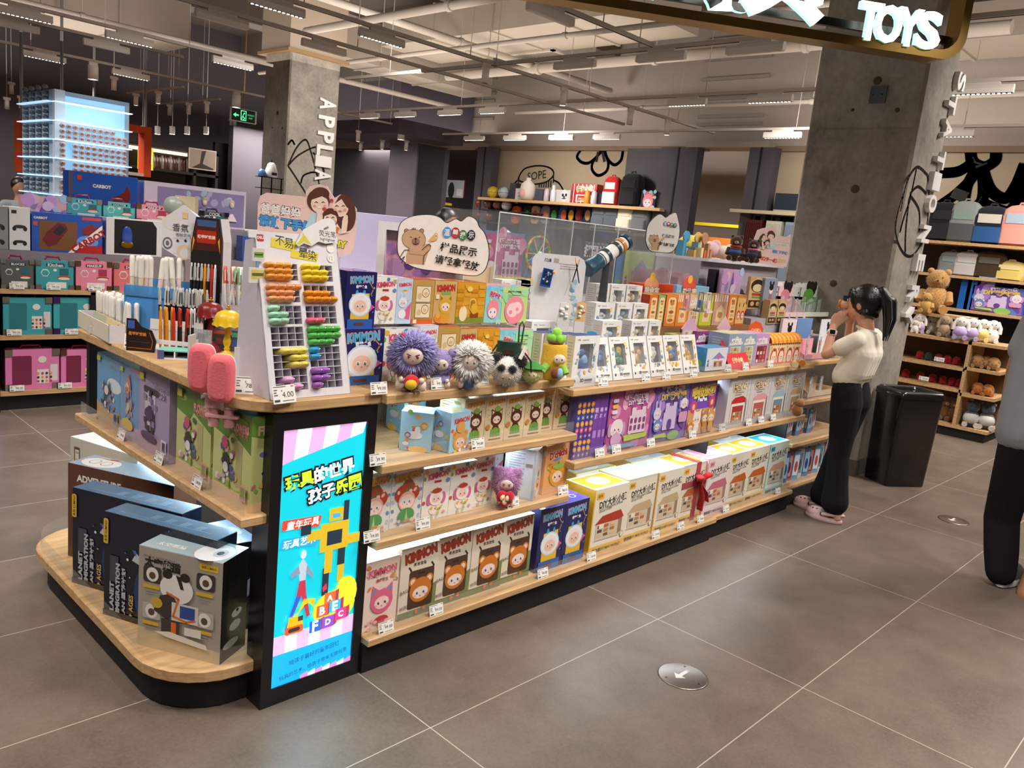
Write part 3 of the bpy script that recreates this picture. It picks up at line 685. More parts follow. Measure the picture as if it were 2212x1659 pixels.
for t in('玩具的世界','孩子乐园'):
 for i,ch in enumerate(t):
  x=(.13+.165*i)if len(t)==5 else(.4+.165*i);y=(.80 if len(t)==5 else .725)+(x-.13)*q_
  f.text(ch,x,y,.148,'#c8f02a' if(len(t)==5)==(i<2)else '#fbfbf6',None,.04,8)
f.poly([(.04,.662),(.5,.655),(.47,.612),(.03,.625)],'#e2432e');f.text('童年玩具',.28,.638,.38,'#fff4ea',None,.02,0,shear=.15)
f.poly([(.04,.592),(.48,.582),(.45,.54),(.02,.555)],'#2f9fe0');f.text('玩具艺术',.25,.567,.38,'#fff4ea',None,.02,0,shear=.15)
# plain building-toy figures standing in for the printed characters
def plain_bot(f,x,y,s,A,B,C):
 for dx,dy,w,h,c in((-.08,-.42,.06,.2,B),(.06,-.34,.06,.18,A),(-.07,-.26,.07,.16,A),(.05,-.22,.07,.14,B),(-.12,-.1,.26,.2,A),(-.06,-.06,.14,.1,B),(-.24,0,.12,.07,A),(-.3,.05,.09,.07,B),(.12,-.08,.18,.07,A),(.26,-.12,.1,.08,B),(-.05,.11,.13,.09,A),(-.02,.13,.07,.03,C),(.08,.1,.05,.14,B)):
  f.rect(x+dx*s,y+dy*s*.42,x+(dx+w)*s,y+(dy+h)*s*.42,c)
plain_bot(f,.66,.56,1.35,'#c9a728','#22313f','#35a7ea')
for p,c in(([(.25,.475),(.30,.5),(.35,.47),(.34,.41),(.27,.41)],'#aebccb'),([(.27,.41),(.34,.41),(.36,.35),(.24,.35)],'#b5354a'),([(.24,.35),(.3,.35),(.17,.235),(.12,.225)],'#3c55c4'),([(.3,.35),(.36,.35),(.42,.26),(.38,.255)],'#b5354a'),([(.25,.475),(.27,.44),(.17,.43),(.16,.45)],'#7d8ea8'),([(.35,.47),(.34,.44),(.43,.41),(.43,.43)],'#7d8ea8')):f.poly(p,c)
f.ell(.3,.515,.035,.05,'#c3cfdb')
f.ell(.72,.265,.27,.2,'#e3d433',20);f.ell(.86,.31,.15,.2,'#e3d433',16)
for t,x,y,c in(('A',.66,.305,'#f26a3b'),('B',.57,.26,'#ef5a35'),('E',.73,.265,'#2cb4dc'),('F',.49,.205,'#2b67d8'),('D',.65,.207,'#8a4fd6'),('C',.81,.225,'#d83a8a')):
 f.rect(x-.07,y-.022,x+.07,y+.026,c);f.poly([(x+.07,y-.022),(x+.11,y-.014),(x+.11,y+.032),(x+.07,y+.026)],'#a33a5c');f.text(t,x,y+.002,.06,'#ffffff',None,.04)
f.poly([(.55,.36),(.6,.375),(.61,.35),(.56,.34)],'#d4314d')
f.rrect(.12,.205,.34,.235,.03,'#e9572b');f.rrect(.16,.212,.30,.228,.02,'#37302c');f.poly([(.14,.235),(.33,.235),(.31,.27),(.16,.275)],'#f2b31c');f.poly([(.2,.27),(.25,.275),(.33,.335),(.47,.325),(.45,.29),(.4,.315),(.34,.31)],'#f4bd22');f.rect(.27,.25,.33,.27,'#3b3a3f')
f.text('给孩子最好的童年回忆',.5,.096,.62,'#12324e',None,.0,4);f.text('玩具的艺术，给孩子带来无限创意',.5,.05,.84,'#12324e',None,.0,6)
m.obj('lit_poster',lp)
lamp('poster_glow',((PX0+PX1)/2,PY-.012,.45),3.2,.26,(.35,.85,1),aim=((PX0+PX1)/2,-2,.3),size_y=.75)
# --- PRINTED CARTONS
# ---- small drawing vocabulary for the printed fronts (plain soft-toy faces, houses, flowers)
def face_(f,x,y,r,fur,skin='#f6d9cb',eye='#4a3a6a',ears='round',ear2=None,hat=None,fy=-.12,fw=.66,fh=.5):
 q=f.w/f.h;e2=ear2 or skin
 if ears=='round':
  for k in(-1,1):f.ell(x+k*r*.75,y+r*.72*q,r*.36,r*.36,fur);f.ell(x+k*r*.75,y+r*.72*q,r*.22,r*.22,e2)
 elif ears=='cat':
  for k in(-1,1):f.poly([(x+k*r*.95,y+r*.2*q),(x+k*r*.9,y+r*1.35*q),(x+k*r*.25,y+r*.85*q)],fur);f.poly([(x+k*r*.82,y+r*.5*q),(x+k*r*.8,y+r*1.1*q),(x+k*r*.4,y+r*.8*q)],e2)
 elif ears=='flop':
  for k in(-1,1):f.ell(x+k*r*1.05,y-r*.1*q,r*.38,r*.7,e2,14)
 elif ears=='bunny':
  for k in(-1,1):f.ell(x+k*r*.45,y+r*1.3*q,r*.25,r*.7,fur,12);f.ell(x+k*r*.45,y+r*1.3*q,r*.12,r*.5,e2,12)
 f.ell(x,y,r,r*.95,fur,20);f.ell(x,y+fy*r*q,r*fw,r*fh,skin,18)
 for k in(-1,1):
  f.ell(x+k*r*.3,y+(fy+.02)*r*q,r*.16,r*.17,'#fffdfb',10);f.ell(x+k*r*.3,y+fy*r*q,r*.11,r*.13,eye,10);f.ell(x+k*r*.3+r*.04,y+(fy+.06)*r*q,r*.035,r*.04,'#ffffff',6)
  f.ell(x+k*r*.5,y+(fy-.18)*r*q,r*.1,r*.06,'#f3a8a0',8)
 f.ell(x,y+(fy-.25)*r*q,r*.06,r*.05,'#c75a52',8)
 if hat:f.ell(x,y+r*.85*q,r*.75,r*.3,hat,14);f.ell(x,y+r*1.12*q,r*.07,r*.16,'#4f7a3a',8)
def body_(f,x,y,r,col,cloth=None):
 f.ell(x,y,r*.6,r*.75,col,14)
 if cloth:f.ell(x,y-r*.15*f.w/f.h,r*.62,r*.5,cloth,12)
def house_(f,x0,y0,x1,y1,wall,roof,trim='#f3ead8',s=1):
 h=y1-y0;w=x1-x0;g=random.Random(int(x0*997+s))
 f.poly([(x0,y0),(x0+w*.85,y0-h*.02),(x1,y0+h*.08),(x1,y0+h*.68),(x0+w*.85,y0+h*.62),(x0,y0+h*.64)],wall)
 f.poly([(x0+w*.85,y0-h*.02),(x1,y0+h*.08),(x1,y0+h*.68),(x0+w*.85,y0+h*.62)],'#9d8468')
 f.poly([(x0-w*.06,y0+h*.62),(x0+w*.2,y1-h*.08),(x0+w*.9,y1),(x1+w*.05,y0+h*.68),(x0+w*.84,y0+h*.6)],roof)
 for i in range(9):
  a=x0+w*(.06+.24*(i%3));b=y0+h*(.08+.18*(i//3));f.rect(a,b,a+w*.17,b+h*.12,g.choice(['#7a5a40','#4d4a45','#b98a5b',trim,'#8d6f58','#5d7480','#c46b45','#e0c394']))
 f.rect(x0+w*.1,y0+h*.42,x0+w*.28,y0+h*.6,trim);f.poly([(x0-w*.05,y0-h*.03),(x0+w*.88,y0-h*.06),(x1+w*.04,y0+h*.06),(x0+w*.9,y0),(x0,y0+h*.02)],'#d8cdbd')
def spots_(f,seed,n,cols,r=(.02,.06),box=(0,0,1,1)):
 g=random.Random(seed)
 for i in range(n):f.ell(box[0]+(box[2]-box[0])*g.random(),box[1]+(box[3]-box[1])*g.random(),g.uniform(*r),g.uniform(*r),g.choice(cols),10,g.random()*180)
def smalltext(f,x,y,w,n,col,dy=.03,lh=.012):
 for i in range(n):f.rect(x,y-i*dy,x+w*(1-.25*(i%2)),y-i*dy+lh,col)
KM='KiMMON'
ART={}
def art(k):
 def g(fn):ART[k]=fn;return fn
 return g
@art('pink')
def _(F,R,L,T):
 spots_(F,3,16,['#e6b98f','#b9cf8f','#f2a7a7','#e38a4b'],(.03,.08),(.05,.55,.95,.98));F.text(KM,.5,.84,.8,'#e2647f',.17,.05,3,'#fbe9e0',.05);F.text('春野新生',.5,.71,.36,'#b23b43',None,.02)
 face_(F,.52,.4,.33,'#e06a8d','#f7d8cf','#7c2545','cat','#7a90c8');F.ell(.53,.12,.22,.12,'#c93a4a');spots_(F,8,8,['#f3b2b0','#f6d79a'],(.03,.07),(.05,.03,.95,.15))
 face_(T,.5,.5,.25,'#e9a2bb','#f7dcd4','#6a4560','cat');smalltext(L,.1,.9,.7,8,'#b98b80',.05)
@art('bear')
def _(F,R,L,T):
 F.poly([(.62,.35),(1,.42),(1,.1),(.6,.08)],'#7d8a52');F.rect(0,0,1,.1,'#6f7748');F.text(KM,.52,.875,.82,'#a5351f',.2,.06,8,'#4a1d12',.02);F.text('来泡泡兔',.5,.745,.34,'#2f2a26',None,.01)
 for x,d in((.22,-1),(.82,1)):F.line([(x,.72),(x+.06,.67),(x+.05,.6)],.035,'#2d2622')
 F.rrect(.24,.12,.9,.66,.06,'#4d3527');F.rect(.46,.59,.64,.62,'#2d2019');face_(F,.56,.37,.29,'#cf7722','#f3ddd2','#54459a','round','#f4d7b4',fy=-.22,fw=.72,fh=.46)
 F.text('BAG',.12,.4,.2,'#3a332d',None,.0,10);F.text('树洞',.12,.17,.18,'#3a332d',None,0,6);F.ell(.48,.07,.045,.05,'#d8622d');F.ell(.68,.09,.045,.05,'#d8622d')
 for i in range(20):
  a=2*PI*i/20;T.ell(.5+.27*math.cos(a),.52+.27*math.sin(a)*T.w/T.h,.025,.018,'#6d5a4c',6)
 face_(T,.5,.5,.17,'#dfa070','#f7e6dd','#54459a','round')
 smalltext(L,.12,.85,.6,7,'#9a8d80',.06);smalltext(R,.12,.85,.6,7,'#9a8d80',.06)
@art('night')
def _(F,R,L,T):
 F.text(KM,.5,.86,.74,'#4fb2dc',.17,.05,4,'#e58b86',.05);F.text('奇梦食鱼',.5,.735,.36,'#f2f4fb',None,.04)
 F.poly([(.2,.6),(.78,.62),(.8,.12),(.18,.1)],'#e8bd33');F.line([(.78,.8),(.9,.7),(.83,.6)],.03,'#c08a35');F.poly([(.8,.45),(.97,.38),(.8,.28)],'#d8558c')
 for k in(-1,1):F.ell(.48+k*.12,.62,.05,.09,'#3aa3d4')
 F.ell(.48,.42,.37,.33,'#cfe0f2',20);F.ell(.48,.42,.33,.29,'#f1f5fa',20);face_(F,.48,.41,.27,'#f1ece8','#f4c6b4','#4e7a3e',None,fy=-.12,fw=.78,fh=.62)
 F.rect(.08,0,.92,.16,'#2c62ad');spots_(F,5,5,['#8fb2ea','#dfe8fa'],(.012,.03),(.8,.2,.98,.9));F.rect(.3,.05,.62,.1,'#6b3b22')
 T.ell(.3,.7,.18,.14,'#e9955e');T.poly([(0,.2),(.5,.45),(1,.4),(1,.75),(.4,.8),(0,.6)],'#7a55b8');T.ell(.62,.35,.13,.11,'#e8ecf6');T.ell(.62,.34,.09,.07,'#233a86');T.text('KiMMON',.6,.62,.4,'#e58bb0',None,.02)
 R.ell(.5,.5,.3,.4,'#4b6cc0');spots_(R,7,6,['#c9d8f6','#f2c14e'],(.02,.04));smalltext(L,.15,.85,.6,8,'#7f8fd0',.06)
@art('apple')
def _(F,R,L,T):
 F.text(KM,.53,.845,.72,'#d94a6c',.16,.05,5,'#f5c3b4',.05);F.rect(.4,.7,.66,.745,'#c33324');F.rect(.82,.86,.97,.95,'#b3a585');F.ell(.1,.93,.07,.06,'#f0b53d');F.ell(.62,.95,.07,.06,'#4f7fc0');F.ell(.04,.8,.05,.06,'#7fb259');F.ell(.05,.35,.06,.06,'#dc4b34')
 F.ell(.9,.72,.08,.07,'#6f8fd0',14);F.ell(.5,.2,.24,.18,'#f1e5d6');spots_(F,4,7,['#d7a58a','#b6c28c'],(.03,.06),(.25,.03,.85,.14))
 face_(F,.5,.42,.25,'#f4ece2','#f5cfc0','#8c3a86','flop','#d76f9d','#c8412c');spots_(F,12,7,['#4f9bd0','#e8b23c','#d9496a','#5bb36a'],(.025,.04),(.3,.2,.72,.25))
 for i in range(8):F.ell(.14+.015*i,.32+.035*i,.012,.012,'#5d544b',6)
 T.ell(.55,.5,.17,.12,'#5d79c9');T.ell(.55,.47,.1,.08,'#f3f3f4');spots_(T,6,9,['#e98aa0','#f0b53d','#7fb259','#9a8ad0'],(.03,.06));spots_(L,6,7,['#e98aa0','#7fb259'],(.05,.1));spots_(R,9,6,['#e98aa0','#f0b53d'],(.05,.1))
@art('mush')
def _(F,R,L,T):
 for x in(.07,.93):
  for i in range(6):F.ell(x,.15+.15*i,.05,.06,'#6f93ba' if i%2 else '#b7c7dc',8,30*i)
 F.poly([(.25,.66),(.42,.8),(.62,.8),(.78,.66)],'#7f5a35');F.text(KM,.5,.86,.78,'#e3a225',.16,.06,6,'#9a5a1c',.03);F.ell(.5,.57,.4,.27,'#c13f31',20);spots_(F,2,7,['#f0c9bd','#5a7a45'],(.04,.07),(.2,.56,.8,.7))
 face_(F,.5,.44,.27,'#e7b5a5','#f8dbcd','#3c73b8',None,fy=-.05,fw=.85,fh=.7);F.ell(.5,.2,.26,.2,'#5c9b5e');F.poly([(.5,.3),(.44,.08),(.56,.08)],'#a7d08d');spots_(F,3,9,['#d98b5a','#e5d3bd','#6f93ba'],(.03,.06),(.1,.02,.9,.12))
 T.ell(.5,.5,.3,.2,'#9cc6dd');T.ell(.5,.5,.22,.13,'#e6f1f5');spots_(L,2,8,['#6f93ba','#b7c7dc'],(.05,.1))
@art('sky')
def _(F,R,L,T):
 for S_ in(F,R,L):
  spots_(S_,11,9,['#f3d45c','#e85b4b','#9fd16d','#f4a94e'],(.04,.09));S_.ell(.45,.42,.26,.13,'#f3f6f8');S_.ell(.55,.55,.09,.13,'#f3f6f8');S_.poly([(.45,.66),(.33,.63),(.45,.6)],'#f0883a');face_(S_,.75,.68,.12,'#e7a93e','#f6d6c2','#6b4a3a',None);face_(S_,.25,.42,.1,'#8b77b6','#f2d3cc','#4c3a66',None);S_.ell(.6,.07,.3,.12,'#f0c86a');S_.ell(.2,.2,.1,.06,'#ffffff')
 T.ell(.5,.5,.36,.3,'#f4d982',18);T.ell(.5,.5,.25,.2,'#f7efdc');T.ell(.55,.52,.12,.1,'#e7a3a0')
@art('sky2')
def _(F,R,L,T):
 for S_ in(L,):spots_(S_,11,9,['#f3d45c','#e85b4b','#9fd16d'],(.04,.09));S_.ell(.45,.42,.24,.13,'#f3f6f8');face_(S_,.5,.68,.12,'#8b77b6','#f2d3cc','#4c3a66',None);S_.ell(.4,.08,.3,.12,'#f0c86a')
 F.text(KM,.55,.79,.74,'#d2432f',.17,.05,4)
 for i,c in enumerate(('#e85b4b','#f3d45c','#9fd16d','#7c6fc0')):F.ell(.1+.06*i,.55-.12*i,.07,.07,c)
 face_(F,.52,.27,.36,'#e0a35a','#f4cdb4','#8a5a2a','round','#c98a43',fy=-.15);F.ell(.5,.62,.22,.2,'#e0a35a',14);spots_(F,4,6,['#f4d24e','#e85b4b','#ffffff'],(.04,.08),(.05,.02,.95,.12));T.ell(.5,.5,.36,.3,'#f4d982',18);T.ell(.5,.5,.25,.2,'#f7efdc')
@art('kraft')
def _(F,R,L,T):
 F.text(KM,.52,.875,.78,'#d98b2b',.14,.05,6,'#8a9a3a',.03);F.rect(.25,.06,.85,.09,'#8b6a4a');body_(F,.55,.27,.3,'#5a2d1a','#6f9a45');F.poly([(.32,.3),(.78,.3),(.82,.14),(.3,.14)],'#77a64b')
 for i in range(4):F.line([(.34+.12*i,.3),(.33+.13*i,.14)],.012,'#3f6a2c')
 face_(F,.56,.52,.28,'#5a2d1a','#f3d8c6','#4a3020','cat','#f0dcc8');F.ell(.57,.73,.13,.1,'#7fae4c');F.ell(.6,.81,.035,.035,'#f1ead8',8);F.ell(.15,.36,.11,.1,'#c98d3f');spots_(F,9,6,['#3b3229'],(.012,.02),(.05,.4,.3,.75))
 smalltext(L,.12,.9,.55,6,'#6d6a4c',.06);L.ell(.7,.88,.13,.05,'#7f8a5d');T.ell(.45,.5,.3,.2,'#d9d4cb');T.line([(.2,.4),(.7,.6)],.03,'#b9b0a6');T.line([(.25,.65),(.7,.4)],.03,'#a9a6b6')
@art('gift')
def _(F,R,L,T):
 L.rect(.08,.05,.92,.95,'#e9eef4');smalltext(L,.14,.9,.5,14,'#8c93a0',.05,.01);L.rect(.68,.66,.9,.72,'#9a9580');L.rect(.1,.06,.5,.14,'#3b3b40')
 F.poly([(0,.35),(.4,.45),(.8,.3),(1,.4),(1,0),(0,0)],'#e2cfc0');F.rect(.2,.5,.36,.8,'#e3cf9d');F.ell(.5,.3,.16,.2,'#b9452f');F.ell(.5,.33,.09,.09,'#f6d9cb')
 for k in(-1,1):F.ell(.5+k*.06,.5,.035,.14,'#b9452f',10)
 F.ell(.5,.1,.3,.1,'#f4efe8');F.ell(.2,.05,.06,.06,'#d9a96a');F.ell(.75,.06,.06,.08,'#d9a96a')
@art('orange')
def _(F,R,L,T):
 F.text("D'chichi",.52,.81,.72,'#b5331f',.2,.05,8,'#f9ead2',.05);F.ell(.52,.7,.2,.04,'#6f8fd0',12,8);F.ell(.2,.55,.12,.1,'#7fae4c');spots_(F,3,8,['#e9b33c','#d9602b','#8fb14f'],(.05,.1),(.02,.02,.98,.6));face_(F,.55,.36,.33,'#e39b34','#f5d3bd','#7a3f2a','round','#c97b22','#8fb14f')
 T.ell(.5,.5,.4,.3,'#9db7d8');T.ell(.45,.5,.25,.2,'#d9552f');spots_(L,4,8,['#d9602b','#f3d3a0','#7fae4c'],(.06,.12))
@art('wings')
def _(F,R,L,T):
 F.text(KM,.5,.87,.8,'#d8506e',.17,.05,5,'#f6d2d0',.04);F.ell(.5,.73,.22,.06,'#e8cf8a');F.ell(.5,.74,.14,.02,'#9a7a3a')
 F.poly([(.55,.3),(.98,.5),(.9,.1),(.6,.12)],'#e0698a');F.ell(.4,.22,.25,.24,'#eef1f6');face_(F,.4,.48,.27,'#e8edf5','#f3d9d2','#3f5a9a','bunny','#b9c6da');spots_(F,6,5,['#f0c94e'],(.02,.04),(.6,.5,.98,.9))
 T.rect(.1,.2,.9,.8,'#dfe9f3');T.ell(.5,.5,.3,.22,'#7fb2dc');T.ell(.5,.52,.16,.12,'#f0cf5c');spots_(L,3,5,['#ffffff','#f0c94e'],(.03,.07))
@art('sketch')
def _(F,R,L,T):
 for y0,y1 in((.5,.86),(.14,.47)):
  F.rect(.16,y0,.84,y1,'#efdcb9');F.line([(.16,y0),(.84,y0),(.84,y1),(.16,y1),(.16,y0)],.012,'#3a2f22');F.ell(.6,(y0+y1)/2+.03,.17,.17,'#3a2f22');F.ell(.6,(y0+y1)/2+.03,.15,.15,'#efdcb9');F.ell(.6,(y0+y1)/2+.01,.08,.07,'#d9bd92');F.ell(.33,(y0+y1)/2-.04,.1,.11,'#d9bd92')
 F.rect(0,0,1,.11,'#d1602c');F.rect(.08,.02,.24,.1,'#f3e3cf');T.rect(0,0,1,1,'#d8632c');R.rect(0,0,1,1,'#a98752')
@art('fox')
def _(F,R,L,T):
 F.text(KM,.5,.83,.78,'#c43a3a',.2,.06,3,'#5a2a22',.02);F.rrect(.3,.68,.72,.75,.02,'#7fae5b');F.ell(.5,.15,.26,.22,'#d7a23e');face_(F,.52,.42,.29,'#d9a943','#f6d8c0','#6a3f6a','cat','#a9632e');F.ell(.2,.12,.16,.14,'#d98a3a');F.ell(.2,.2,.1,.1,'#e9a950');F.rect(.05,.58,.2,.68,'#f1e5c6')
 T.rect(0,0,1,1,'#d8632c');T.rect(.25,.2,.8,.8,'#ead7b0');R.rect(0,0,1,1,'#b98f4f');R.rect(.15,.75,.6,.85,'#6d5a3c')
@art('castle')
def _(F,R,L,T):
 for j in range(7):
  for i in range(4):
   if(i+j)%2:F.rect(i/4,.25+j*.1,(i+1)/4-.02,.34+j*.1,'#c58a24' if j%2 else '#dca63a')
 F.rect(0,0,1,.16,'#7f8f3c');F.rrect(.44,.3,.68,.62,.1,'#e8c46a');F.rrect(.47,.32,.65,.58,.08,'#b4791f');F.ell(.24,.24,.14,.2,'#f2e3bd');F.ell(.22,.44,.03,.06,'#f0a13c');F.rect(.5,.14,.78,.26,'#8a4a22');F.ell(.42,.84,.1,.07,'#f0cf6a');F.ell(.62,.36,.12,.14,'#e3b13a');T.rect(0,0,1,1,'#e38a35');R.rect(0,0,1,.9,'#b9812a')
@art('pear')
def _(F,R,L,T):
 spots_(F,5,12,['#7fc4e8','#9fd8a8','#f2cf3a','#8ad0e0'],(.08,.16),(.02,.55,.98,.98));F.text('果然是你',.55,.76,.64,'#d9436a',.22,.06,-14,'#fff',.03);F.ell(.5,.38,.36,.42,'#ec8d9d',20);F.ell(.48,.28,.26,.23,'#f8dde0',18)
 for k in(-1,1):F.ell(.48+k*.12,.3,.06,.08,'#ffffff',12);F.ell(.48+k*.12,.3,.045,.06,'#4f7cc8',12)
 F.ell(.48,.18,.03,.03,'#c7566a',8);spots_(F,15,6,['#9ad6ec','#f2cf3a'],(.05,.09),(.02,.0,.98,.1));T.rect(0,0,1,1,'#eda9b8')
@art('pearback')
def _(F,R,L,T):
 spots_(F,7,12,['#9fd8a8','#f2cf3a','#8ad0e0','#b8d98a'],(.08,.16),(.02,.5,.98,.98));F.text('樱桃葡萄 菠萝蜜桃',.45,.86,.5,'#3f4a4a',None,.03);smalltext(F,.2,.76,.5,3,'#5d6a66',.05);F.ell(.5,.36,.38,.38,'#ec8d9d',20);F.ell(.42,.36,.22,.2,'#f6cfd2',16);F.ell(.58,.42,.2,.17,'#f6cfd2',16);F.ell(.35,.3,.07,.06,'#ec8d9d');F.ell(.6,.38,.06,.05,'#ec8d9d');T.rect(0,0,1,1,'#eda9b8')
def diy(key,c0,band,roof,wall,accent='#f0b73c',base='#ece5d4'):
 @art(key)
 def _(F,R,L,T):
  F.rect(0,0,1,.115,band);F.rect(0,.115,.03,1,c0);F.rrect(.07,.84,.27,.935,.02,accent);F.text('启木',.17,.89,.13,'#5a3f1a',None,.02)
  F.text('DIY大城小镇',.56,.775,.78,'#1d1b1a',.15,.02,4);F.text('DIY Miniature Scene',.52,.7,.66,'#3b3733',None,.0,4);F.text('启木创意 手工拼装',.36,.655,.36,'#3b3733',None,0,4)
  house_(F,.14,.22,.9,.6,wall,roof,s=len(key));F.ell(.92,.2,.05,.06,'#5a5650',12);F.ell(.92,.2,.042,.052,base,12)
  F.text('DIY MINI WORLD',.62,.057,.58,'#2c2620',None,.02);F.rect(.1,.03,.16,.08,'#2c2620');F.rect(.18,.03,.24,.08,'#2c2620');F.rect(.26,.03,.32,.08,'#2c2620')
  L.rect(0,0,1,1,c0);L.ell(.5,.82,.22,.09,'#3a2f16',14);L.ell(.5,.82,.16,.06,c0,14);L.text('DIY',.5,.66,.5,'#3a2f16',None,.02);house_(L,.15,.2,.85,.5,'#cdbfae','#6f8dad');R.rect(0,0,1,1,c0);smalltext(R,.2,.8,.5,10,'#3f6a6e',.05)
  T.rect(.05,.1,.95,.9,accent if roof!='#c9b08a' else '#cfd7da');T.ell(.5,.5,.25,.2,'#eef2f4',14)
diy('diy_a','#e8b730','#e9b93f','#b23a24','#d9c9b0');diy('diy_b','#e3b65e','#e8bf62','#c9b08a','#d8cbb8');diy('diy_p','#e8b9c6','#f0d8de','#c96a7d','#dcb8b4','#ef9fb4','#f0e6e4');diy('diy_o','#e8c77a','#eac372','#c8662c','#d2bfa4');diy('diy_t','#6fb9bd','#a8d3d0','#d2a285','#b9d0cc','#37b3c9','#e6e9e0')
def snack(key,side,aw):
 @art(key)
 def _(F,R,L,T):
  for i in range(6):F.rect(.08+.16*i,.02,.11+.16*i,.98,'#d8d6d6')
  F.text('街边小吃',.52,.76,.66,'#efe0c4',.17,.06,4,'#a8763f',.05);smalltext(F,.3,.645,.4,2,'#8b7b68',.04)
  F.poly([(.2,.5),(.32,.56),(.68,.58),(.84,.53),(.84,.42),(.2,.4)],side);F.rect(.2,.08,.82,.45,'#f3e9dc');F.rect(.26,.1,.76,.4,aw);house_(F,.3,.12,.72,.4,'#c99a72',aw,s=3);F.line([(.88,.1),(.86,.5)],.02,'#3f3a36');smalltext(L,.25,.85,.5,8,'#ffffff',.07);R.rect(0,0,1,1,side);smalltext(R,.2,.85,.5,8,'#8f8a84',.07)
  T.rect(0,0,1,1,side);T.text('街边小吃',.5,.5,.5,'#f5e3c0',None,.04)
snack('snk_r','#c8202c','#a8312c');snack('snk_p','#e9a6ae','#c65f62');snack('snk_b','#a9c9dc','#7d97ac');snack('snk_y','#d9b27c','#b9a06a');snack('snk_g','#a5c4c8','#6f8f93')
@art('dollhouse')
def _(F,R,L,T):
 F.rect(.03,.03,.97,.97,'#c96aa0');spots_(F,4,26,['#e79ac4','#b45a96','#f0b7d6','#d983b8'],(.04,.12));F.text('萌趣魔法城堡',.62,.86,.5,'#f2dff0',None,.05,0,'#a8508c',.06);F.text('DIY城堡之家',.65,.77,.46,'#f6e6f4',None,.05,0,'#a8508c',.06)
 for x,y,w,h in((.48,.25,.4,.3),(.52,.55,.1,.14),(.76,.55,.1,.14),(.62,.55,.14,.08)):F.rect(x,y,x+w,y+h,'#e9d3e4')
 for i in range(8):F.rrect(.5+.1*(i%4),.3+.12*(i//4),.56+.1*(i%4),.39+.12*(i//4),.02,'#8f4f86')
 F.poly([(.5,.69),(.57,.78),(.64,.69)],'#b84f9e');F.poly([(.74,.69),(.81,.78),(.88,.69)],'#b84f9e');F.poly([(.4,.14),(.92,.16),(.95,.24),(.38,.24)],'#b9cf6a');face_(F,.2,.38,.14,'#efe3ec','#f8e4dc','#6a4a8a','flop','#c9a0c8');F.ell(.2,.2,.12,.1,'#d9b0d8')
 for i in range(3):F.rrect(.05,.62+.09*i,.17,.68+.09*i,.02,'#f0c24e' if i%2 else '#e8e0f4')
 F.poly([(.06,.05),(.7,.04),(.7,.09),(.06,.12)],'#7fb6e0');R.rect(0,0,1,1,'#9a5ab0');L.rect(0,0,1,1,'#7a4aa8')
@art('dollhouse2')
def _(F,R,L,T):
 F.rect(.03,.03,.97,.97,'#8a62b8');spots_(F,9,26,['#a986d8','#6f4aa0','#c29be0','#5f7ac8'],(.04,.12));F.text('萌趣大冒险',.58,.88,.5,'#efe3fa',None,.05,0,'#5a3a94',.06);F.text('DIY魔法城堡',.55,.77,.66,'#f2c94e',None,.06,0,'#4a6ac8',.06)
 for x,y,w,h in((.33,.2,.34,.3),(.36,.5,.1,.16),(.56,.5,.1,.16),(.46,.5,.1,.1)):F.rect(x,y,x+w,y+h,'#d6c6ec')
 F.poly([(.33,.66),(.41,.78),(.49,.66)],'#4d3a74');F.poly([(.53,.66),(.61,.78),(.69,.66)],'#4d3a74');F.rrect(.44,.2,.56,.38,.05,'#6a4a94');face_(F,.15,.5,.1,'#ded0ee','#f3ddd4','#4a6ac8','bunny','#b596d8');face_(F,.84,.62,.09,'#efe6f6','#f3ddd4','#7a4aa8','flop','#c9a0d8');face_(F,.17,.3,.1,'#6f8fd8','#f3ddd4','#4a3a66','round');F.rrect(.72,.3,.95,.48,.04,'#d9a0c4');F.poly([(.12,.1),(.45,.08),(.4,.16),(.1,.15)],'#b9d84a');F.ell(.62,.1,.16,.07,'#8fc46a');R.rect(0,0,1,1,'#6f4aa0');L.rect(0,0,1,1,'#5d3f94')
@art('petfair')
def _(F,R,L,T):
 F.rect(.02,.02,.98,.98,'#7a4ac0');F.rect(.02,.02,.98,.5,'#e0a46a');F.text('毛绒乐园',.52,.83,.84,'#f7e04e',.22,.07,3,'#e8558a',.06);F.rrect(.28,.64,.72,.73,.04,'#3b2a7a');F.text('PeaPea',.5,.685,.34,'#ffffff',None,.04)
 for x,y,c in((.2,.55,'#d84a6a'),(.88,.6,'#c84a5a')):F.ell(x,y,.12,.13,c);F.ell(x,y,.05,.06,'#f3c9a0')
 for x,c in((.38,'#f6f0ea'),(.68,'#c98748'),(.9,'#d9a25a')):face_(F,x,.32,.15,c,'#f7e3d0','#3a2a22','cat');body_(F,x,.14,.16,c)
 face_(F,.14,.18,.11,'#d98a3a','#f7e3d0','#3a2a22','cat');R.rect(0,0,1,1,'#6a3fae')
@art('spine')
def _(F,R,L,T):
 F.rect(0,0,1,1,'#4a3f9a');g=random.Random(3)
 for i in range(9):F.ell(.5,.06+.1*i,.4,.45,g.choice(['#e08a3a','#7a4aa8','#d9509a','#3f6ac0','#e0a04a']),8,i*40);F.ell(.5,.06+.1*i,.2,.2,'#f0c060',6)
 L.rect(0,0,1,1,'#5f5ab0');L.rect(.1,.1,.9,.9,'#7a70c4');T.rect(0,0,1,1,'#7d86d8')
@art('spine2')
def _(F,R,L,T):
 F.rect(0,0,1,1,'#7a4aa8');F.rect(.2,.3,.8,.42,'#b98ad0');F.text('萌',.5,.75,.6,'#e8c9f0',None,.02);F.text('趣',.5,.65,.6,'#e8c9f0',None,.02);L.rect(0,0,1,1,'#6a4a9e');T.rect(0,0,1,1,'#8f7ad0')
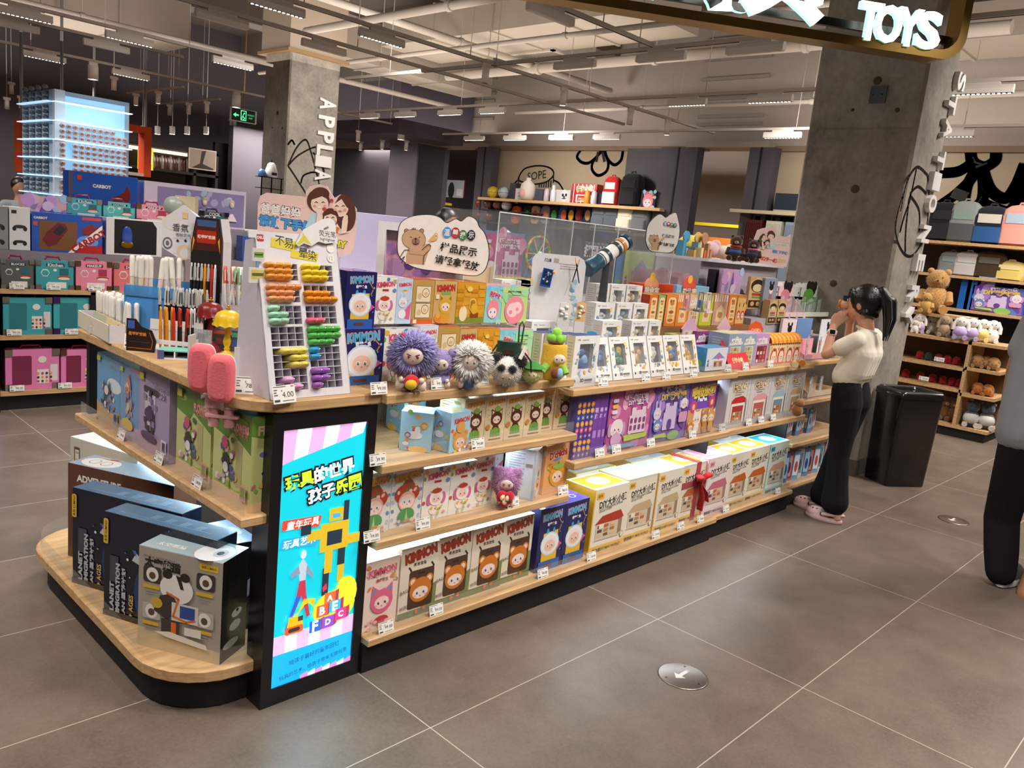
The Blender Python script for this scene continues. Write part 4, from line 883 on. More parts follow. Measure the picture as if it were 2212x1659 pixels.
@art('hero')
def _(F,R,L,T):
 F.poly([(0,0),(1,0),(1,.28),(.5,.2),(0,.3)],'#c9a274');F.ell(.75,.62,.3,.12,'#d5e4ee');F.text('星海物语',.7,.9,.38,'#8fb6d8',None,.02);g=random.Random(5)
 for i in range(34):F.ell(.25+.5*g.random(),.22+.36*g.random(),.05*g.random()+.025,.04,g.choice(['#2f4a5e','#d9e2e6','#7d97a8','#a86a4a','#4e7a8a','#26303c','#c98aa0']),7,g.random()*90)
 F.poly([(.3,.5),(.36,.66),(.44,.56),(.52,.57),(.6,.68),(.64,.5)],'#2a2f3a');F.ell(.47,.52,.09,.08,'#ecd9cf');F.rect(.78,.1,.97,.26,'#7f99aa');F.ell(.87,.18,.07,.07,'#33475a');F.rect(.02,.02,.12,.05,'#b5484a');F.rect(.05,.9,.2,.97,'#b9c02f')
@art('heroine')
def _(F,R,L,T):
 F.rect(0,0,1,.2,'#b9a3c0');F.poly([(.5,1),(1,.9),(1,1)],'#c98aa8');g=random.Random(8)
 for i in range(30):F.ell(.3+.36*g.random(),.2+.55*g.random(),.06*g.random()+.03,.06,g.choice(['#d9a08f','#c9b06a','#e3cfa0','#9a7ab0','#7a9ac0','#d9c26a','#b47a6a']),8,g.random()*90)
 F.ell(.48,.78,.09,.1,'#f0d9cb');F.poly([(.38,.8),(.48,.92),(.6,.78),(.62,.5),(.55,.7)],'#c4796a');F.ell(.45,.2,.3,.12,'#d9bd5a');F.rect(.05,.9,.2,.97,'#b9c02f')
@art('dark_toy')
def _(F,R,L,T):
 F.rect(0,0,1,.22,'#c39cb4');F.poly([(0,.9),(1,.8),(1,1),(0,1)],'#7d6f96');F.text('Dark Night',.72,.82,.4,'#6a5a7a',None,.02,0,'#d9c9dc',.05);F.text('暗夜之城',.72,.75,.4,'#6a5a7a',None,.02);g=random.Random(11)
 F.rrect(.16,.72,.66,.8,.04,'#2f2a34');F.rect(.22,.3,.56,.72,'#cfc4d4')
 for i in range(30):F.rect(*(lambda x,y,w,h:(x,y,x+w,y+h))(.2+.34*g.random(),.26+.44*g.random(),.09,.07),g.choice(['#2a2532','#4a3a66','#6a5a84','#1d1a24','#8a7aa0','#d9d0de']))
 F.ell(.38,.48,.13,.1,'#3a2a5a');F.ell(.38,.2,.26,.07,'#5a3f62');F.rect(.8,.1,.96,.26,'#e3d9e6');F.rect(.83,.12,.93,.23,'#4a3f5a');F.rect(.06,.86,.2,.94,'#b9c02f')
@art('flower')
def _(F,R,L,T):
 F.poly([(0,.72),(.4,.66),(.5,.75),(1,.6),(1,1),(0,1)],'#5d8a34');F.rect(0,.0,1,.14,'#ecc79c');F.poly([(0,.14),(.3,.22),(.6,.15),(1,.2),(1,.14)],'#9fc05a');F.rect(.62,.2,.78,.66,'#b9b27a');F.ell(.18,.88,.12,.05,'#8fb44a');F.ell(.75,.9,.16,.05,'#73a03f');F.text('FLOWERS',.72,.83,.42,'#f0b9a8',.1,.06,4,'#a85a4a',.05);F.text('花语系列',.74,.77,.34,'#d98a7a',None,.03)
 g=random.Random(21)
 for i in range(40):
  y=.18+.5*g.random();F.ell(.36+(.14+.12*(y<.3))*(g.random()*2-1)+.06,y,.05,.04,g.choice(['#c96a8a','#7a6ac0','#4a5a9a','#8fae4a','#d9a0b4','#b9b0d8','#7f5a3a','#e9e3ea','#d9c06a','#3f6a3a']),8,g.random()*90)
 F.ell(.4,.42,.09,.12,'#2c2a3a');F.ell(.4,.36,.07,.07,'#e9e6ec');F.ell(.36,.62,.08,.08,'#d0507a');F.rect(.8,.1,.95,.26,'#e3a09a');F.rect(.82,.12,.93,.24,'#8a9a5a');F.rect(.06,.88,.2,.96,'#c9c02a')
 R.poly([(0,.8),(1,.7),(1,1),(0,1)],'#6f9a3f');R.rect(0,0,1,.1,'#ecc79c');R.text('FLO',.5,.85,.6,'#e8c9b0',None,.05);R.ell(.5,.6,.25,.1,'#7a6ac0');R.ell(.55,.4,.22,.12,'#e9e6ec');R.ell(.5,.4,.16,.09,'#2c2a3a');spots_(R,5,10,['#c96a8a','#d9c06a','#8fae4a'],(.05,.1),(.1,.15,.9,.3))
 T.rect(0,0,1,1,'#4fb0bf')
@art('planet')
def _(F,R,L,T):
 F.ell(.72,.3,.44,.42,'#16407a',28);F.ell(.74,.28,.42,.4,'#1c5aa4',28);F.ell(.77,.25,.38,.36,'#0f2a52',28)
 F.poly([(.45,.4),(.5,.56),(.6,.66),(.74,.68),(.88,.6),(.9,.5),(.8,.58),(.62,.58),(.54,.46)],'#a9b0b8')
 for a,b in(((.5,.5),(.55,.6)),((.6,.6),(.62,.66)),((.74,.62),(.74,.68))):F.line([a,b],.006,'#3a4250')
 F.poly([(.3,.68),(.38,.6),(.44,.66),(.5,.6),(.46,.52),(.4,.5),(.36,.56),(.26,.6)],'#c3c9cf');F.poly([(.26,.7),(.3,.7),(.3,.64)],'#4a6ab0');spots_(F,6,12,['#2f5aa8','#4a7ac8','#dfe8f4'],(.004,.012))
 F.rect(.06,.35,.14,.6,'#3f4450')
 for i,t in enumerate(('PLANET','IMMIGRATION','PLAN 星移计划')):F.text(t,.08+.055*i,.05+(.13,.215,.2)[i],(.26,.43,.4)[i],'#b9bcc0',.035,.05,90)
 F.text('8+ AGES',.26,.14,.2,'#d9b76a',None,.03,90);F.rect(0,0,1,.06,'#3a2f2a');F.rrect(0,.7,.045,.94,.015,'#dcb432');F.text('未及 LUMINO',.022,.82,.16,'#3a2f10',None,.02,90)
 for i in range(4):T.text('///',.38+.13*i,.5,.06,'#9fc0dc',.07,0)
 T.line([(.1,.25),(.9,.3)],.004,'#7fa8cc');L.rect(.3,.05,.7,.6,'#27262e')
@art('panda')
def _(F,R,L,T):
 F.poly([(0,0),(1,0),(1,.12),(0,.2)],'#cdbb95');F.text('PANDA ASTRONAUT',.25,.91,.38,'#7a756c',None,.0,-1);F.text('太空熊猫',.29,.855,.42,'#23211f',None,.06,-2);F.rrect(.73,.89,.95,.955,.015,'#e0b930');F.text('未及 LUMINO',.84,.922,.17,'#2b2410',None,.02)
 for x,y in((.06,.66),(.7,.7),(.06,.3),(.7,.33)):
  F.rrect(x,y,x+.22,y+.16,.03,'#3a3735' if y>.6 else '#b9b2aa');F.ell(x+.11,y+.08,.075,.08,'#e9e6e0');F.ell(x+.11,y+.07,.04,.04,'#5a4a3a');F.rrect(x,y-.06,x+.2,y-.025,.015,'#d9b52c');smalltext(F,x+.03,y-.09,.14,2,'#a09a90',.025,.01)
 F.ell(.47,.65,.2,.16,'#ece9e4',20);F.ell(.36,.78,.06,.05,'#26241f');F.ell(.57,.78,.06,.05,'#26241f');F.poly([(.46,.79),(.52,.78),(.56,.66),(.52,.66)],'#26241f');F.poly([(.28,.56),(.42,.6),(.5,.5),(.38,.34),(.2,.4)],'#38332f');F.rect(.42,.34,.74,.52,'#d7d3cd');F.rect(.52,.38,.7,.5,'#2c4a9a');F.line([(.36,.6),(.5,.56),(.44,.38),(.6,.35),(.7,.38)],.025,'#d9702c');F.rect(.3,.2,.52,.34,'#3a3634');F.rect(.42,.2,.48,.32,'#e06a2a');F.rect(.58,.22,.78,.3,'#e4e1da');F.poly([(.22,.19),(.36,.16),(.86,.12),(.84,.17),(.4,.22)],'#e6e1d6');F.ell(.24,.48,.07,.06,'#c9a83a')
 R.rect(0,0,1,1,'#14140f');R.ell(.55,.3,.22,.12,'#c9c6c0');R.ell(.6,.42,.2,.1,'#d6d3cc');R.ell(.4,.14,.3,.1,'#a9a59c');R.ell(.62,.44,.05,.04,'#14140f')
 T.ell(.78,.4,.2,.22,'#f2f4f6',18);T.ell(.84,.42,.07,.1,'#c9d3da');T.ell(.84,.42,.035,.05,'#333');T.text('太空熊猫',.3,.3,.34,'#f0f4f6',None,.02)
@art('brownbox')
def _(F,R,L,T):
 F.rect(.0,.0,1,.06,'#5a3a26');F.text('ADVENTURE',.3,.86,.42,'#e9e2d8',None,.04);F.poly([(.1,.1),(.5,.5),(.9,.2),(.9,.1)],'#7a4a30');T.ell(.2,.5,.17,.11,'#ece9e6');T.ell(.14,.5,.045,.05,'#8a8580');T.ell(.14,.5,.038,.043,'#ece9e6');T.ell(.25,.5,.045,.05,'#8a8580');T.ell(.25,.5,.038,.043,'#ece9e6');T.poly([(.1,.8),(.25,.95),(.3,.85)],'#d05a4a')
@art('whitebox')
def _(F,R,L,T):
 F.rect(.06,.55,.15,.86,'#6a5436');F.rect(.075,.59,.135,.82,'#e9e2d0');F.text('TOP',.105,.77,.05,'#6a5436',None,.03);F.text('TOYS',.105,.66,.05,'#6a5436',None,.03);F.text('NEWS CASTLE',.42,.6,.32,'#7a6a4a',None,.04);T.line([(.1,.3),(.9,.5)],.01,'#dfe3e6')
@art('blackbear')
def _(F,R,L,T):
 for S_ in(F,R):S_.ell(.6,.5,.3,.34,'#b9b9ba',22);S_.ell(.6,.5,.27,.31,'#cfcfd0',22);S_.ell(.5,.58,.07,.08,'#202126');S_.ell(.72,.6,.07,.08,'#202126');S_.ell(.6,.45,.06,.05,'#202126');S_.poly([(.4,.3),(.6,.26),(.8,.32),(.6,.38)],'#3a3b42')
 T.ell(.4,.5,.12,.3,'#6f8296');T.ell(.75,.5,.12,.3,'#6f8296')
_CM={}
def carton_mesh(key,w,d,h,col,mat=GLO,name='carton',top=None):
 k=(key,round(w,3),round(d,3),round(h,3),col,mat,top)
 if k not in _CM:
  m=MB();c=.0015
  m.rings([[(x,y,z)for x,y in((i,i),(w-i,i),(w-i,d-i),(i,d-i))]for i,z in((c,0),(0,c),(0,h-c),(c,h))],col,mat,True,False)
  F,R,L,T=box_faces(m,w,d,h,mat)
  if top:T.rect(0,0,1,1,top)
  if key in ART:ART[key](F,R,L,T)
  _CM[k]=m.mesh(name)
 return _CM[k]
def carton(key,P,w,d,h,col,label,cat='box',rz=0.0,group=None,mat=GLO,name='toy_box',top=None):
 o=place(carton_mesh(key,w,d,h,col,mat,name,top),name,None,P,rz);return tag(o,label,cat,group)
def flap(o,w,L=.06,ang=25,col='#f3efe8',d0=0.0):
 m=MB();a=math.radians(ang);m.add([(0,0,0),(w,0,0),(w,-L*math.cos(a),L*math.sin(a)),(0,-L*math.cos(a),L*math.sin(a)),(0,0,.0012),(w,0,.0012),(w,-L*math.cos(a),L*math.sin(a)+.0012),(0,-L*math.cos(a),L*math.sin(a)+.0012)],[(3,2,1,0),(4,5,6,7),(0,1,5,4),(1,2,6,5),(2,3,7,6),(3,0,4,7)],col,CAR)
 return m.obj('lid_flap',o,(0,d0,o.data.vertices and max(v.co.z for v in o.data.vertices)or 0))
def row(keys,edges,y,z,d,h,cols,labels,group,gap=.002,dy=None,mat=GLO,tops=None,names=None):
 out=[]
 for i,k in enumerate(keys):
  x0,x1=edges[i]+gap/2,edges[i+1]-gap/2
  hh=h[i]if isinstance(h,(list,tuple))else h;yy=y+(dy[i]if dy else 0)
  out.append(carton(k,(x0,yy,z),round(x1-x0,2)if False else x1-x0,d,hh,cols[i],labels[i],'box',0,group[i]if isinstance(group,list)else group,mat,top=tops[i]if tops else None))
 return out
XA=lambda px,py,y=.385:atY(px,py,y).x
OB='counted from the lit panel'
# -- unit A, bottom shelf
row(['pink'],[.012,.152],.385,.131,.17,.245,['#f0d9cc'],['pink printed box with a pink cat toy, at the foot of the lit poster panel'],'bottom shelf printed boxes',tops=['#eef0f2'])
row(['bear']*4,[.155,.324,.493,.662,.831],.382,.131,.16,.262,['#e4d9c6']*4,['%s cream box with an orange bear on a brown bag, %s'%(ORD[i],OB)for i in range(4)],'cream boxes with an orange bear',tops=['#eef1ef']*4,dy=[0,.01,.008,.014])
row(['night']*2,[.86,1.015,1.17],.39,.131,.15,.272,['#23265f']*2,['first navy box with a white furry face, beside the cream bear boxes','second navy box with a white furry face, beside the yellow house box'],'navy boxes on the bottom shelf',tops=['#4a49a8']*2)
carton('night',(.84,.58,.131),.2,.15,.285,'#23265f','navy box lying behind the two navy furry face boxes',top='#4552b8',group='navy boxes on the bottom shelf')
carton('wings',(.66,.56,.131),.16,.14,.275,'#8fc3e2','light blue box standing behind the last cream bear box',top='#7fc4e8')
carton('mush',(.03,.57,.131),.2,.15,.26,'#e8eef2','white box with blue print behind the pink cat box',top='#dfeef6')
carton('bear',(.25,.56,.131),.17,.15,.262,'#e4d9c6','cream bear box hidden in the second row behind the first',top='#e9eff4')
# -- unit A, third shelf
row(['mush']*2,[-.03,.1045,.238],.4,.468,.15,.205,['#e6e3de']*2,['white box with a red mushroom cap print, half hidden by the lit panel','white box with a red mushroom cap print, next to the apple boxes'],'mushroom print boxes',tops=['#cfe6f2']*2)
row(['apple']*3,[.24,.363,.485,.6],.4,.468,.15,.19,['#f1ede6']*3,['%s white box with a red apple hat print, %s'%(ORD[i],OB)for i in range(3)],'apple hat boxes on the third shelf',tops=['#dcecf5']*3,dy=[0,.0,.02])
carton('wings',(.66,.56,.468),.13,.15,.215,'#e4eef4','pale box with pink lettering behind the pink fluffy toy',top='#cfe8f6')
P=atZ(1150,1083,.468);carton('gift',P,.105,.125,.2,'#c9d6e4','turned pale blue box showing its small print side, by the pink fluffy toy',rz=math.radians(28),top='#cfe4f2')
row(['orange'],[.845,.99],.385,.468,.13,.2,['#e8a766'],['orange box with lettering and a fruit toy, at the end of the third shelf'],'third shelf boxes',tops=['#d98a5a'])
# -- unit A, second shelf
P=atZ(861,972,.72);Q=atZ(929,979.5,.72);a=math.atan2(Q.y-P.y,Q.x-P.x);carton('sky',P,(Q-P).length,.1,.135,'#a8d3ec','light blue box with ducks, the one nearer the lit panel on its shelf',rz=a,group='light blue duck boxes',top='#a9dcf2')
P=atZ(968.8,980.5,.72);Q=atZ(1009,974,.72);a=math.atan2(Q.y-P.y,Q.x-P.x)+.12;carton('sky2',P,.1,.09,.14,'#a8d3ec','light blue box with red lettering, turned to show two sides',rz=a,group='light blue duck boxes',top='#a9dcf2')
carton('sky2',(.31,.62,.72),.1,.1,.15,'#8fcbe8','light blue box far back on the second shelf',top='#7fb7d8')
ks=row(['kraft']*6,[.385+.1035*i for i in range(7)],.385,.72,.13,.172,['#e0cba6']*6,['%s tan box with a brown cat eared toy, %s'%(ORD[i],OB)for i in range(6)],'tan boxes on the second shelf',dy=[.0,.0,.0,.0,.035,.03],tops=['#eeece6']*6)
flap(ks[0],.1,.11,24,'#f0ece2',.06).location.x=-.04;flap(ks[1],.09,.09,18,'#f0ece2',.08);flap(ks[5],.09,.05,30,'#d9bd92',.03)
# -- unit B, middle shelf: thin boxes on edge, then large picture boxes
xs=.985;e=[xs]
for w_ in(.028,.03,.026,.03,.035,.03,.024):e.append(e[-1]+w_)
row(['spine']*4+['spine2']*3,e,.37,.597,.30,.262,['#5a4fa8']*4+['#7a4aa8']*3,['%s thin purple box standing on edge, %s'%(ORD[i],OB)for i in range(7)],'thin purple boxes on edge',gap=.001)
row(['dollhouse','dollhouse2','petfair'],[1.205,1.52,1.83,2.075],.375,.597,.05,[.272,.28,.262],['#b85a9a','#6f4aa0','#6a3fb0'],['large pink box printed with a toy castle','large violet box printed with a castle and yellow lettering','purple box with cats and dogs under yellow lettering'],'large castle picture boxes')
for i in range(4):carton('spine2',(1.25+.3*i,.435,.597),.29,.045,.262-.012*i,('#9a5aa8','#7a5ab4','#6a48a8','#8a6ac0')[i],'%s purple box in the rear row behind the castle boxes'%ORD[i],group='rear purple boxes',top='#9aa0dc')
carton('spine2',(1.62,.6,.597),.2,.1,.2,'#b9a0d0','lilac box deep behind the violet castle box',top='#c9b0e0')
# -- unit C, middle shelf
sk=row(['snk_r','snk_p','snk_b','snk_y'],[2.2,2.43,2.66,2.88,3.09],.375,.597,.24,.285,['#dcd8d6']*4,['tall snack shop box with a raised red lid','tall snack shop box with pink sides','tall snack shop box with pale blue sides','tall snack shop box with tan sides, the last of its row'],'tall snack shop boxes',gap=.004)
for b_,c_ in zip(sk,('#c8202c','#e9a6ae','#a9c9dc','#d9b27c')):pass
f_=flap(sk[0],.22,.17,35,'#cf2630',.0);f_.rotation_euler=(0,0,0)
m=MB();fc=Face(m,(0,0,0),(.22,0,0),(0,.09,.16),CAR);fc.rect(0,0,1,1,'#cf2630');fc.text('街边小吃',.5,.4,.5,'#f5d79a',None,.05);fc.rrect(.3,.62,.7,.78,.03,'#f1dfc9');m.obj('lid',sk[0],(0,.0,.285));bpy.data.objects.remove(f_)
carton('snk_g',(3.095,.42,.597),.02,.2,.28,'#a5c4c8','narrow turquoise edged box behind the last snack shop box')
# -- units B and C, bottom shelf: nine house kits
xb=XA(1262,1190);E=[1.195,1.445,1.685,1.905,2.125,2.365,2.585,2.825,3.07]
KEY=['diy_a','diy_b','diy_b','diy_o','diy_p','diy_o','diy_o','diy_t']
LAB=['cream house kit box with a red roofed house and yellow side','cream house kit box with an open timber house, second from the navy boxes','cream house kit box with an open timber house, third from the navy boxes','cream house kit box wrapped in a red ribbon','pale pink house kit box beside the ribbon','cream house kit box with an orange roof, next to the pink one','cream house kit box with an orange roof, next to the turquoise one','turquoise house kit box at the end of the row']
dk=row(KEY,E,.385,.131,.17,[.30,.305,.305,.305,.315,.305,.305,.305],['#ece5d4']*4+['#f0e2e0']+['#ece5d4']*2+['#dfe8e2'],LAB,'miniature house kit boxes',gap=.003,dy=[0,.01,.005,.01,0,.005,.012,.012])
m=MB();w4=E[4]-E[3]-.003
m.box((w4*.58,-.003,0),(w4*.75,0,.305),'#a81420',CLO).box((-.0,-.004,.185),(w4,-.001,.215),'#a81420',CLO).box((w4*.58,-.003,.305),(w4*.75,.17,.308),'#a81420',CLO);m.obj('ribbon',dk[3])
m=MB();c0=(w4*.72,-.015,.2)
for a,l in((35,.075),(150,.075)):
 d=Vector((math.cos(math.radians(a)),-.35,math.sin(math.radians(a))));pts=[Vector(c0)+d*(l*t)+Vector((0,0,.018*math.sin(PI*t)))for t in(0,.35,.7,1)];m.tube(pts,[.006,.022,.026,.008],'#b51824',CLO,10,.5)
for dx,l in((.03,.15),(.085,.11)):m.tube([Vector(c0),Vector(c0)+Vector((dx*.6,-.01,-l*.5)),Vector(c0)+Vector((dx,0,-l))],[.007,.016,.018],'#b51824',CLO,8,.25)
m.ell(c0,(.016,.014,.016),'#9a101c',CLO,10,6);m.obj('bow',dk[3])
for i in range(4):carton('diy_b',(1.3+.42*i,.58,.131),.3,.15,.30,('#e8e0cc','#e0c48a','#efe6d6','#dcd4c4')[i],'%s house kit box in the row behind'%ORD[i],group='rear house kit boxes',top=('#d9b95a','#cfd8de','#e9c0c8','#d9e4e6')[i])
# -- end shelf of the gondola (faces the other aisle)
def endrow(key,py0,py1,z,d,h,col,label,group,x=-.39,top=None):
 return carton(key,(x,py0,z),py0-py1,d,h,col,label,rz=-PI/2,group=group,top=top)
ES='picture boxes on the end shelf'
endrow('hero',1.60,1.375,.612,.12,.262,'#5a9ccf','blue box with an armoured figure, farthest along the end shelf',ES,top='#bfe4f6')
endrow('heroine',1.373,1.2,.612,.12,.262,'#6f9cc8','blue box with a flowing haired figure on the end shelf',ES,top='#bfe4f6')
endrow('dark_toy',1.19,.945,.612,.1,.285,'#a898bc','mauve box with a dark tower toy on the end shelf',ES,x=-.395,top='#dfe6f4')
endrow('dark_toy',.93,.70,.612,.1,.262,'#9a8ab0','mauve box set back between the tower box and the green boxes',ES,x=-.30,top='#cfe0f4')
endrow('flower',.90,.662,.612,.09,.282,'#c9cf8a','green box with a flower bouquet beside the mauve tower box',ES,top='#7fd6e0')
endrow('flower',.645,.418,.612,.1,.282,'#c9cf8a','green box with a flower bouquet nearest the black frame of the panel',ES,top='#7fd6e0')
endrow('flower',.93,.7,.612,.08,.28,'#b9bf7a','green box hidden behind the first flower bouquet box',ES,x=-.295,top='#59c3cf')
# -- large kits on the rounded base shelf
def big(key,bl,br,tl,d,col,label,top,z=.142,mat=GLO,xr=None):
 P,Q=atZ(*bl,z),atZ(*br,z);a=math.atan2(Q.y-P.y,Q.x-P.x);n=Vector((math.sin(a),-math.cos(a),0))
 h=at_plane(*tl,P,n).z-z
 return carton(key,P,(Q-P).length if xr is None else xr,d,h,col,label,rz=a,mat=mat,top=top,name='kit_box')
Q0=big('panda',(297,1392),(474,1437),(297,1176),.13,'#a7a096','silver grey space panda kit box at the front of the rounded plinth','#a9bcc6')
big('planet',(224,1325),(330,1358),(224,1103),.09,'#12192c','dark blue space kit box right behind the silver panda box','#4d6f90',xr=.43)
big('planet',(157,1257),(250,1284),(156,1052),.09,'#12192c','dark blue space kit box in the second row, farther from the panel','#4d6f90',xr=.45)
big('brownbox',(147,1200),(200,1214),(143,998),.12,'#5d3c2c','brown kit box with a white face on its lid','#9fb2c2',xr=.46)
big('whitebox',(152,1075),(200,1092),(150,942),.16,'#d6d0c2','white kit box farthest back on the rounded plinth','#e6f0f4',xr=.42)
carton('blackbear',(-.37,.60,.142),.12,.20,.30,'#15161b','black kit box with a grey face, tucked behind the lit panel',rz=0,name='kit_box',top='#3f5266')
# --- STATIONERY ON THE ROUNDED COUNTER
ZC=.947
CRT=Vector((.6987,-.7154,0));CFW=Vector((.7154,.6987,0));CRZ=math.atan2(-.7154,.6987)
def PD(px,py,s,z=None):
 d=ray(px,py);p=CAM+d*(s/d.dot(CFW))
 if z is not None:p.z=z
 return p
def price_tag(P,txt,label,rz=0.0,tilt=.25,w=.062,h=.038,group='price tags'):
 m=MB();c,s=math.cos(tilt),math.sin(tilt)
 m.box((0,0,0),(w,.0012,h),'#f3f1ec',CAR,Matrix.Rotation(-tilt,4,'X'))
 f=Face(m,(0,0,0),(w,0,0),(0,h*s,h*c),CAR)
 f.rect(.05,.9,.6,.94,'#3d3b39');f.rect(.82,.89,.95,.94,'#b5382e');f.text(txt,.66,.48,.5,'#3a3735',None,-.0)
 smalltext(f,.05,.72,.16,3,'#6d6a66',.14,.06);f.rect(.05,.1,.28,.22,'#4a4744');f.rect(.4,.12,.9,.16,'#7d7a76');f.text('¥',.4,.7,.06,'#3a3735')
 m.box((0,.0015,0),(w,.003,h*.55),'#fff',ACR,Matrix.Rotation(-tilt,4,'X'));m.box((0,-.0,-.001),(w,.014,.0),'#fff',ACR)
 return tag(m.obj('price_tag',None,P,rz),label,'price tag',group)
 # ---- highlighter rack
BL,BR=atZ(583,866,ZC),atZ(758,850,ZC);BL.z=BR.z=ZC+.001
u=(BR-BL).normalized();al=math.radians(15);nb=Vector((u.y,-u.x,0));vv=(-nb*math.sin(al)+Vector((0,0,math.cos(al)))).normalized();nn=u.cross(vv)
def loc(px,py):p=at_plane(px,py,BL,nn)-BL;return p.dot(u),p.dot(vv)
rk=thing('highlighter_rack','white cardboard rack of tilted pigeonholes holding mini highlighters','display rack',BL)
MR=Matrix((u,vv,nn)).transposed().to_4x4()
WB=(BR-BL).length;HB=loc(640,520)[1]
Lb=[loc(572,567),loc(644.5,606.5),loc(591,799),loc(667,841)];Rb=[loc(650.6,570),loc(719,610),loc(672,795),loc(742,832)]
m=MB();bl=[]
for col_ in(Lb,Rb):
 for k in range(6):
  t=k/5;x0=col_[0][0]*(1-t)+col_[2][0]*t;x1=col_[1][0]*(1-t)+col_[3][0]*t
  y1=col_[0][1]*(1-t)+col_[2][1]*t;y0=col_[1][1]*(1-t)+col_[3][1]*t;bl.append((x0,y0,x1,y1))
xm0=sum(b[0]for b in bl[:6])/6;xm1=sum(b[2]for b in bl[:6])/6;xn0=sum(b[0]for b in bl[6:])/6;xn1=sum(b[2]for b in bl[6:])/6
bl=[(xm0,b[1],xm1,b[3])for b in bl[:6]]+[(xn0,bl[k][1],xn1,bl[k][3])for k in range(6)]
WH='#dcd9e0'
# face plate pieces round the holes
ys=[0]+[v for k in range(5,-1,-1)for v in(bl[k][1],bl[k][3])]+[HB]
for a,b in zip(ys[0::2],ys[1::2]):m.box((0,a,-.002),(WB,b,0),WH,CAR,MR)
for k in range(6):
 for a,b in((0,xm0),(xm1,xn0),(xn1,WB)):m.box((a,bl[k][1],-.002),(b,bl[k][3],0),WH,CAR,MR)
fb=Face(m,BL*0,u*WB,vv*HB,CAR)
for i in range(1,9):fb.rect(i/9,.0,i/9+.002,.06,'#cdc9d2')
yb=bl[0][3]/HB
m.obj('face_plate',rk)
for(x0,y0,x1,y1)in bl:
 m=MB();D=-.055
 m.box((x0-.002,y0-.002,D-.001),(x1+.002,y1+.002,D),'#8f8894',CAR,MR)
 for i in range(5):x=x0+(x1-x0)*i/4;m.box((x-.0008,y0,D),(x+.0008,y1,-.0005),'#cfcad4',CAR,MR)
 for i in range(4):y=y0+(y1-y0)*i/3;m.box((x0,y-.0008,D),(x1,y+.0008,-.0005),'#cfcad4',CAR,MR)
 m.obj('pigeonhole_block',rk)
bk=-nb
sidep=[(0,0),(math.sin(al)*HB,math.cos(al)*HB),(math.sin(al)*HB+.05,math.cos(al)*HB-.01),(.2,0)]
for x in(0,WB-.003):
 m=MB();Q=[u*x+bk*a+Vector((0,0,b))for a,b in sidep];Q2=[q+u*.003 for q in Q]
 m.add([tuple(q)for q in Q+Q2],[(0,3,2,1),(4,5,6,7),(0,1,5,4),(1,2,6,5),(2,3,7,6),(3,0,4,7)],'#cfc9d3',CAR);m.obj('side_panel',rk)
 # printed header above the holes
m=MB();hx0,hy0=loc(546,600);hx1,hy1=loc(728,505);hx0=min(hx0,0)
hy1=loc(600,502)[1]
m.box((hx0,HB,-.004),(hx1,hy1,0.0),'#d8d6da',CAR,MR);fh=Face(m,MR@Vector((hx0,HB*.0,.0)),u*(hx1-hx0),vv*hy1,CAR,.0008)
def hf(px,py):a,b=loc(px,py);return(a-hx0)/(hx1-hx0),b/hy1
fh.rrect(hf(555,520)[0],hf(560,521)[1],hf(570,520)[0],hf(560,506)[1],.012,'#b42c33');fh.text('DELI',*hf(562,513),.065,'#f6e9e6',None,.03)
fh.poly([hf(586,513),hf(640,522),hf(636,544),hf(584,533)],'#d9c83e');fh.poly([hf(630,540),hf(688,548),hf(684,566),hf(626,556)],'#d9c83e')
for ch,x,y in(('不',604,520),('易',623,526),('晕',655,547),('染',674,552)):fh.text(ch,*hf(x,y),.1,'#2d2b28',None,.0,-6)
fh.ell(*hf(713,537),.045,.045,'#ece9e3');fh.ell(*hf(714,558),.045,.045,'#ece9e3');fh.text('12',*hf(714,558),.045,'#b89a5a')
m.obj('header',rk)
# raised highlighter shaped cut-out
m=MB();pts=[loc(*p)for p in((635,529),(648,505),(652,497),(690,476),(706,472),(717,479),(721,492),(720,525),(700,528),(684,523),(668,533),(652,527),(640,534))]
a=[Vector(u*x+vv*y+nn*.006)for x,y in pts];b=[q+nn*.006 for q in a];n=len(a)
ar=sum(pts[i][0]*pts[(i+1)%n][1]-pts[(i+1)%n][0]*pts[i][1]for i in range(n))
if ar<0:a.reverse();b.reverse()
m.add([tuple(q)for q in a+b],[tuple(range(n))[::-1],tuple(range(n,2*n))]+[(i,(i+1)%n,n+(i+1)%n,n+i)for i in range(n)],'#d9d8d8',CAR)
fc=Face(m,u*hx0+nn*.012,u*(hx1-hx0),vv*hy1,CAR,.0004)
fc.poly([hf(649,504),hf(668,530),hf(652,524),hf(641,531),hf(637,528),hf(648,512)],'#cfc23a');fc.text('荧光笔',*hf(702,507),.2,'#33302d',None,.0,-3);fc.text('highlighter',*hf(703,520),.18,'#5d5a57',None,0,-3);fc.text('mini',*hf(699,494),.06,'#4a4640',None,.02,25)
m.obj('pen_cutout',rk)
m=MB();m.box((0,0,0),(.035,.006,.035),'#e6e3dc',CAR);f=Face(m,(0,0,0),(.035,0,0),(0,0,.035));f.rect(.1,.3,.9,.7,'#7fb04a');f.rect(.15,.45,.85,.55,'#3f5a2a')
m.box((-.008,0,-.06),(.042,.006,-.018),'#e9e6d9',CAR);f=Face(m,(-.008,0,-.06),(.05,0,0),(0,0,.042));f.rect(.1,.25,.9,.85,'#d9cf7a');f.rect(.15,.45,.85,.65,'#6d6a3a');m.box((.012,0,-.018),(.02,.004,0),'#7fa6c9',CAR)
p=at_plane(541,565,BL,nn)-BL+nn*.012;m.obj('swatch_card',rk,p,math.atan2(u.y,u.x))
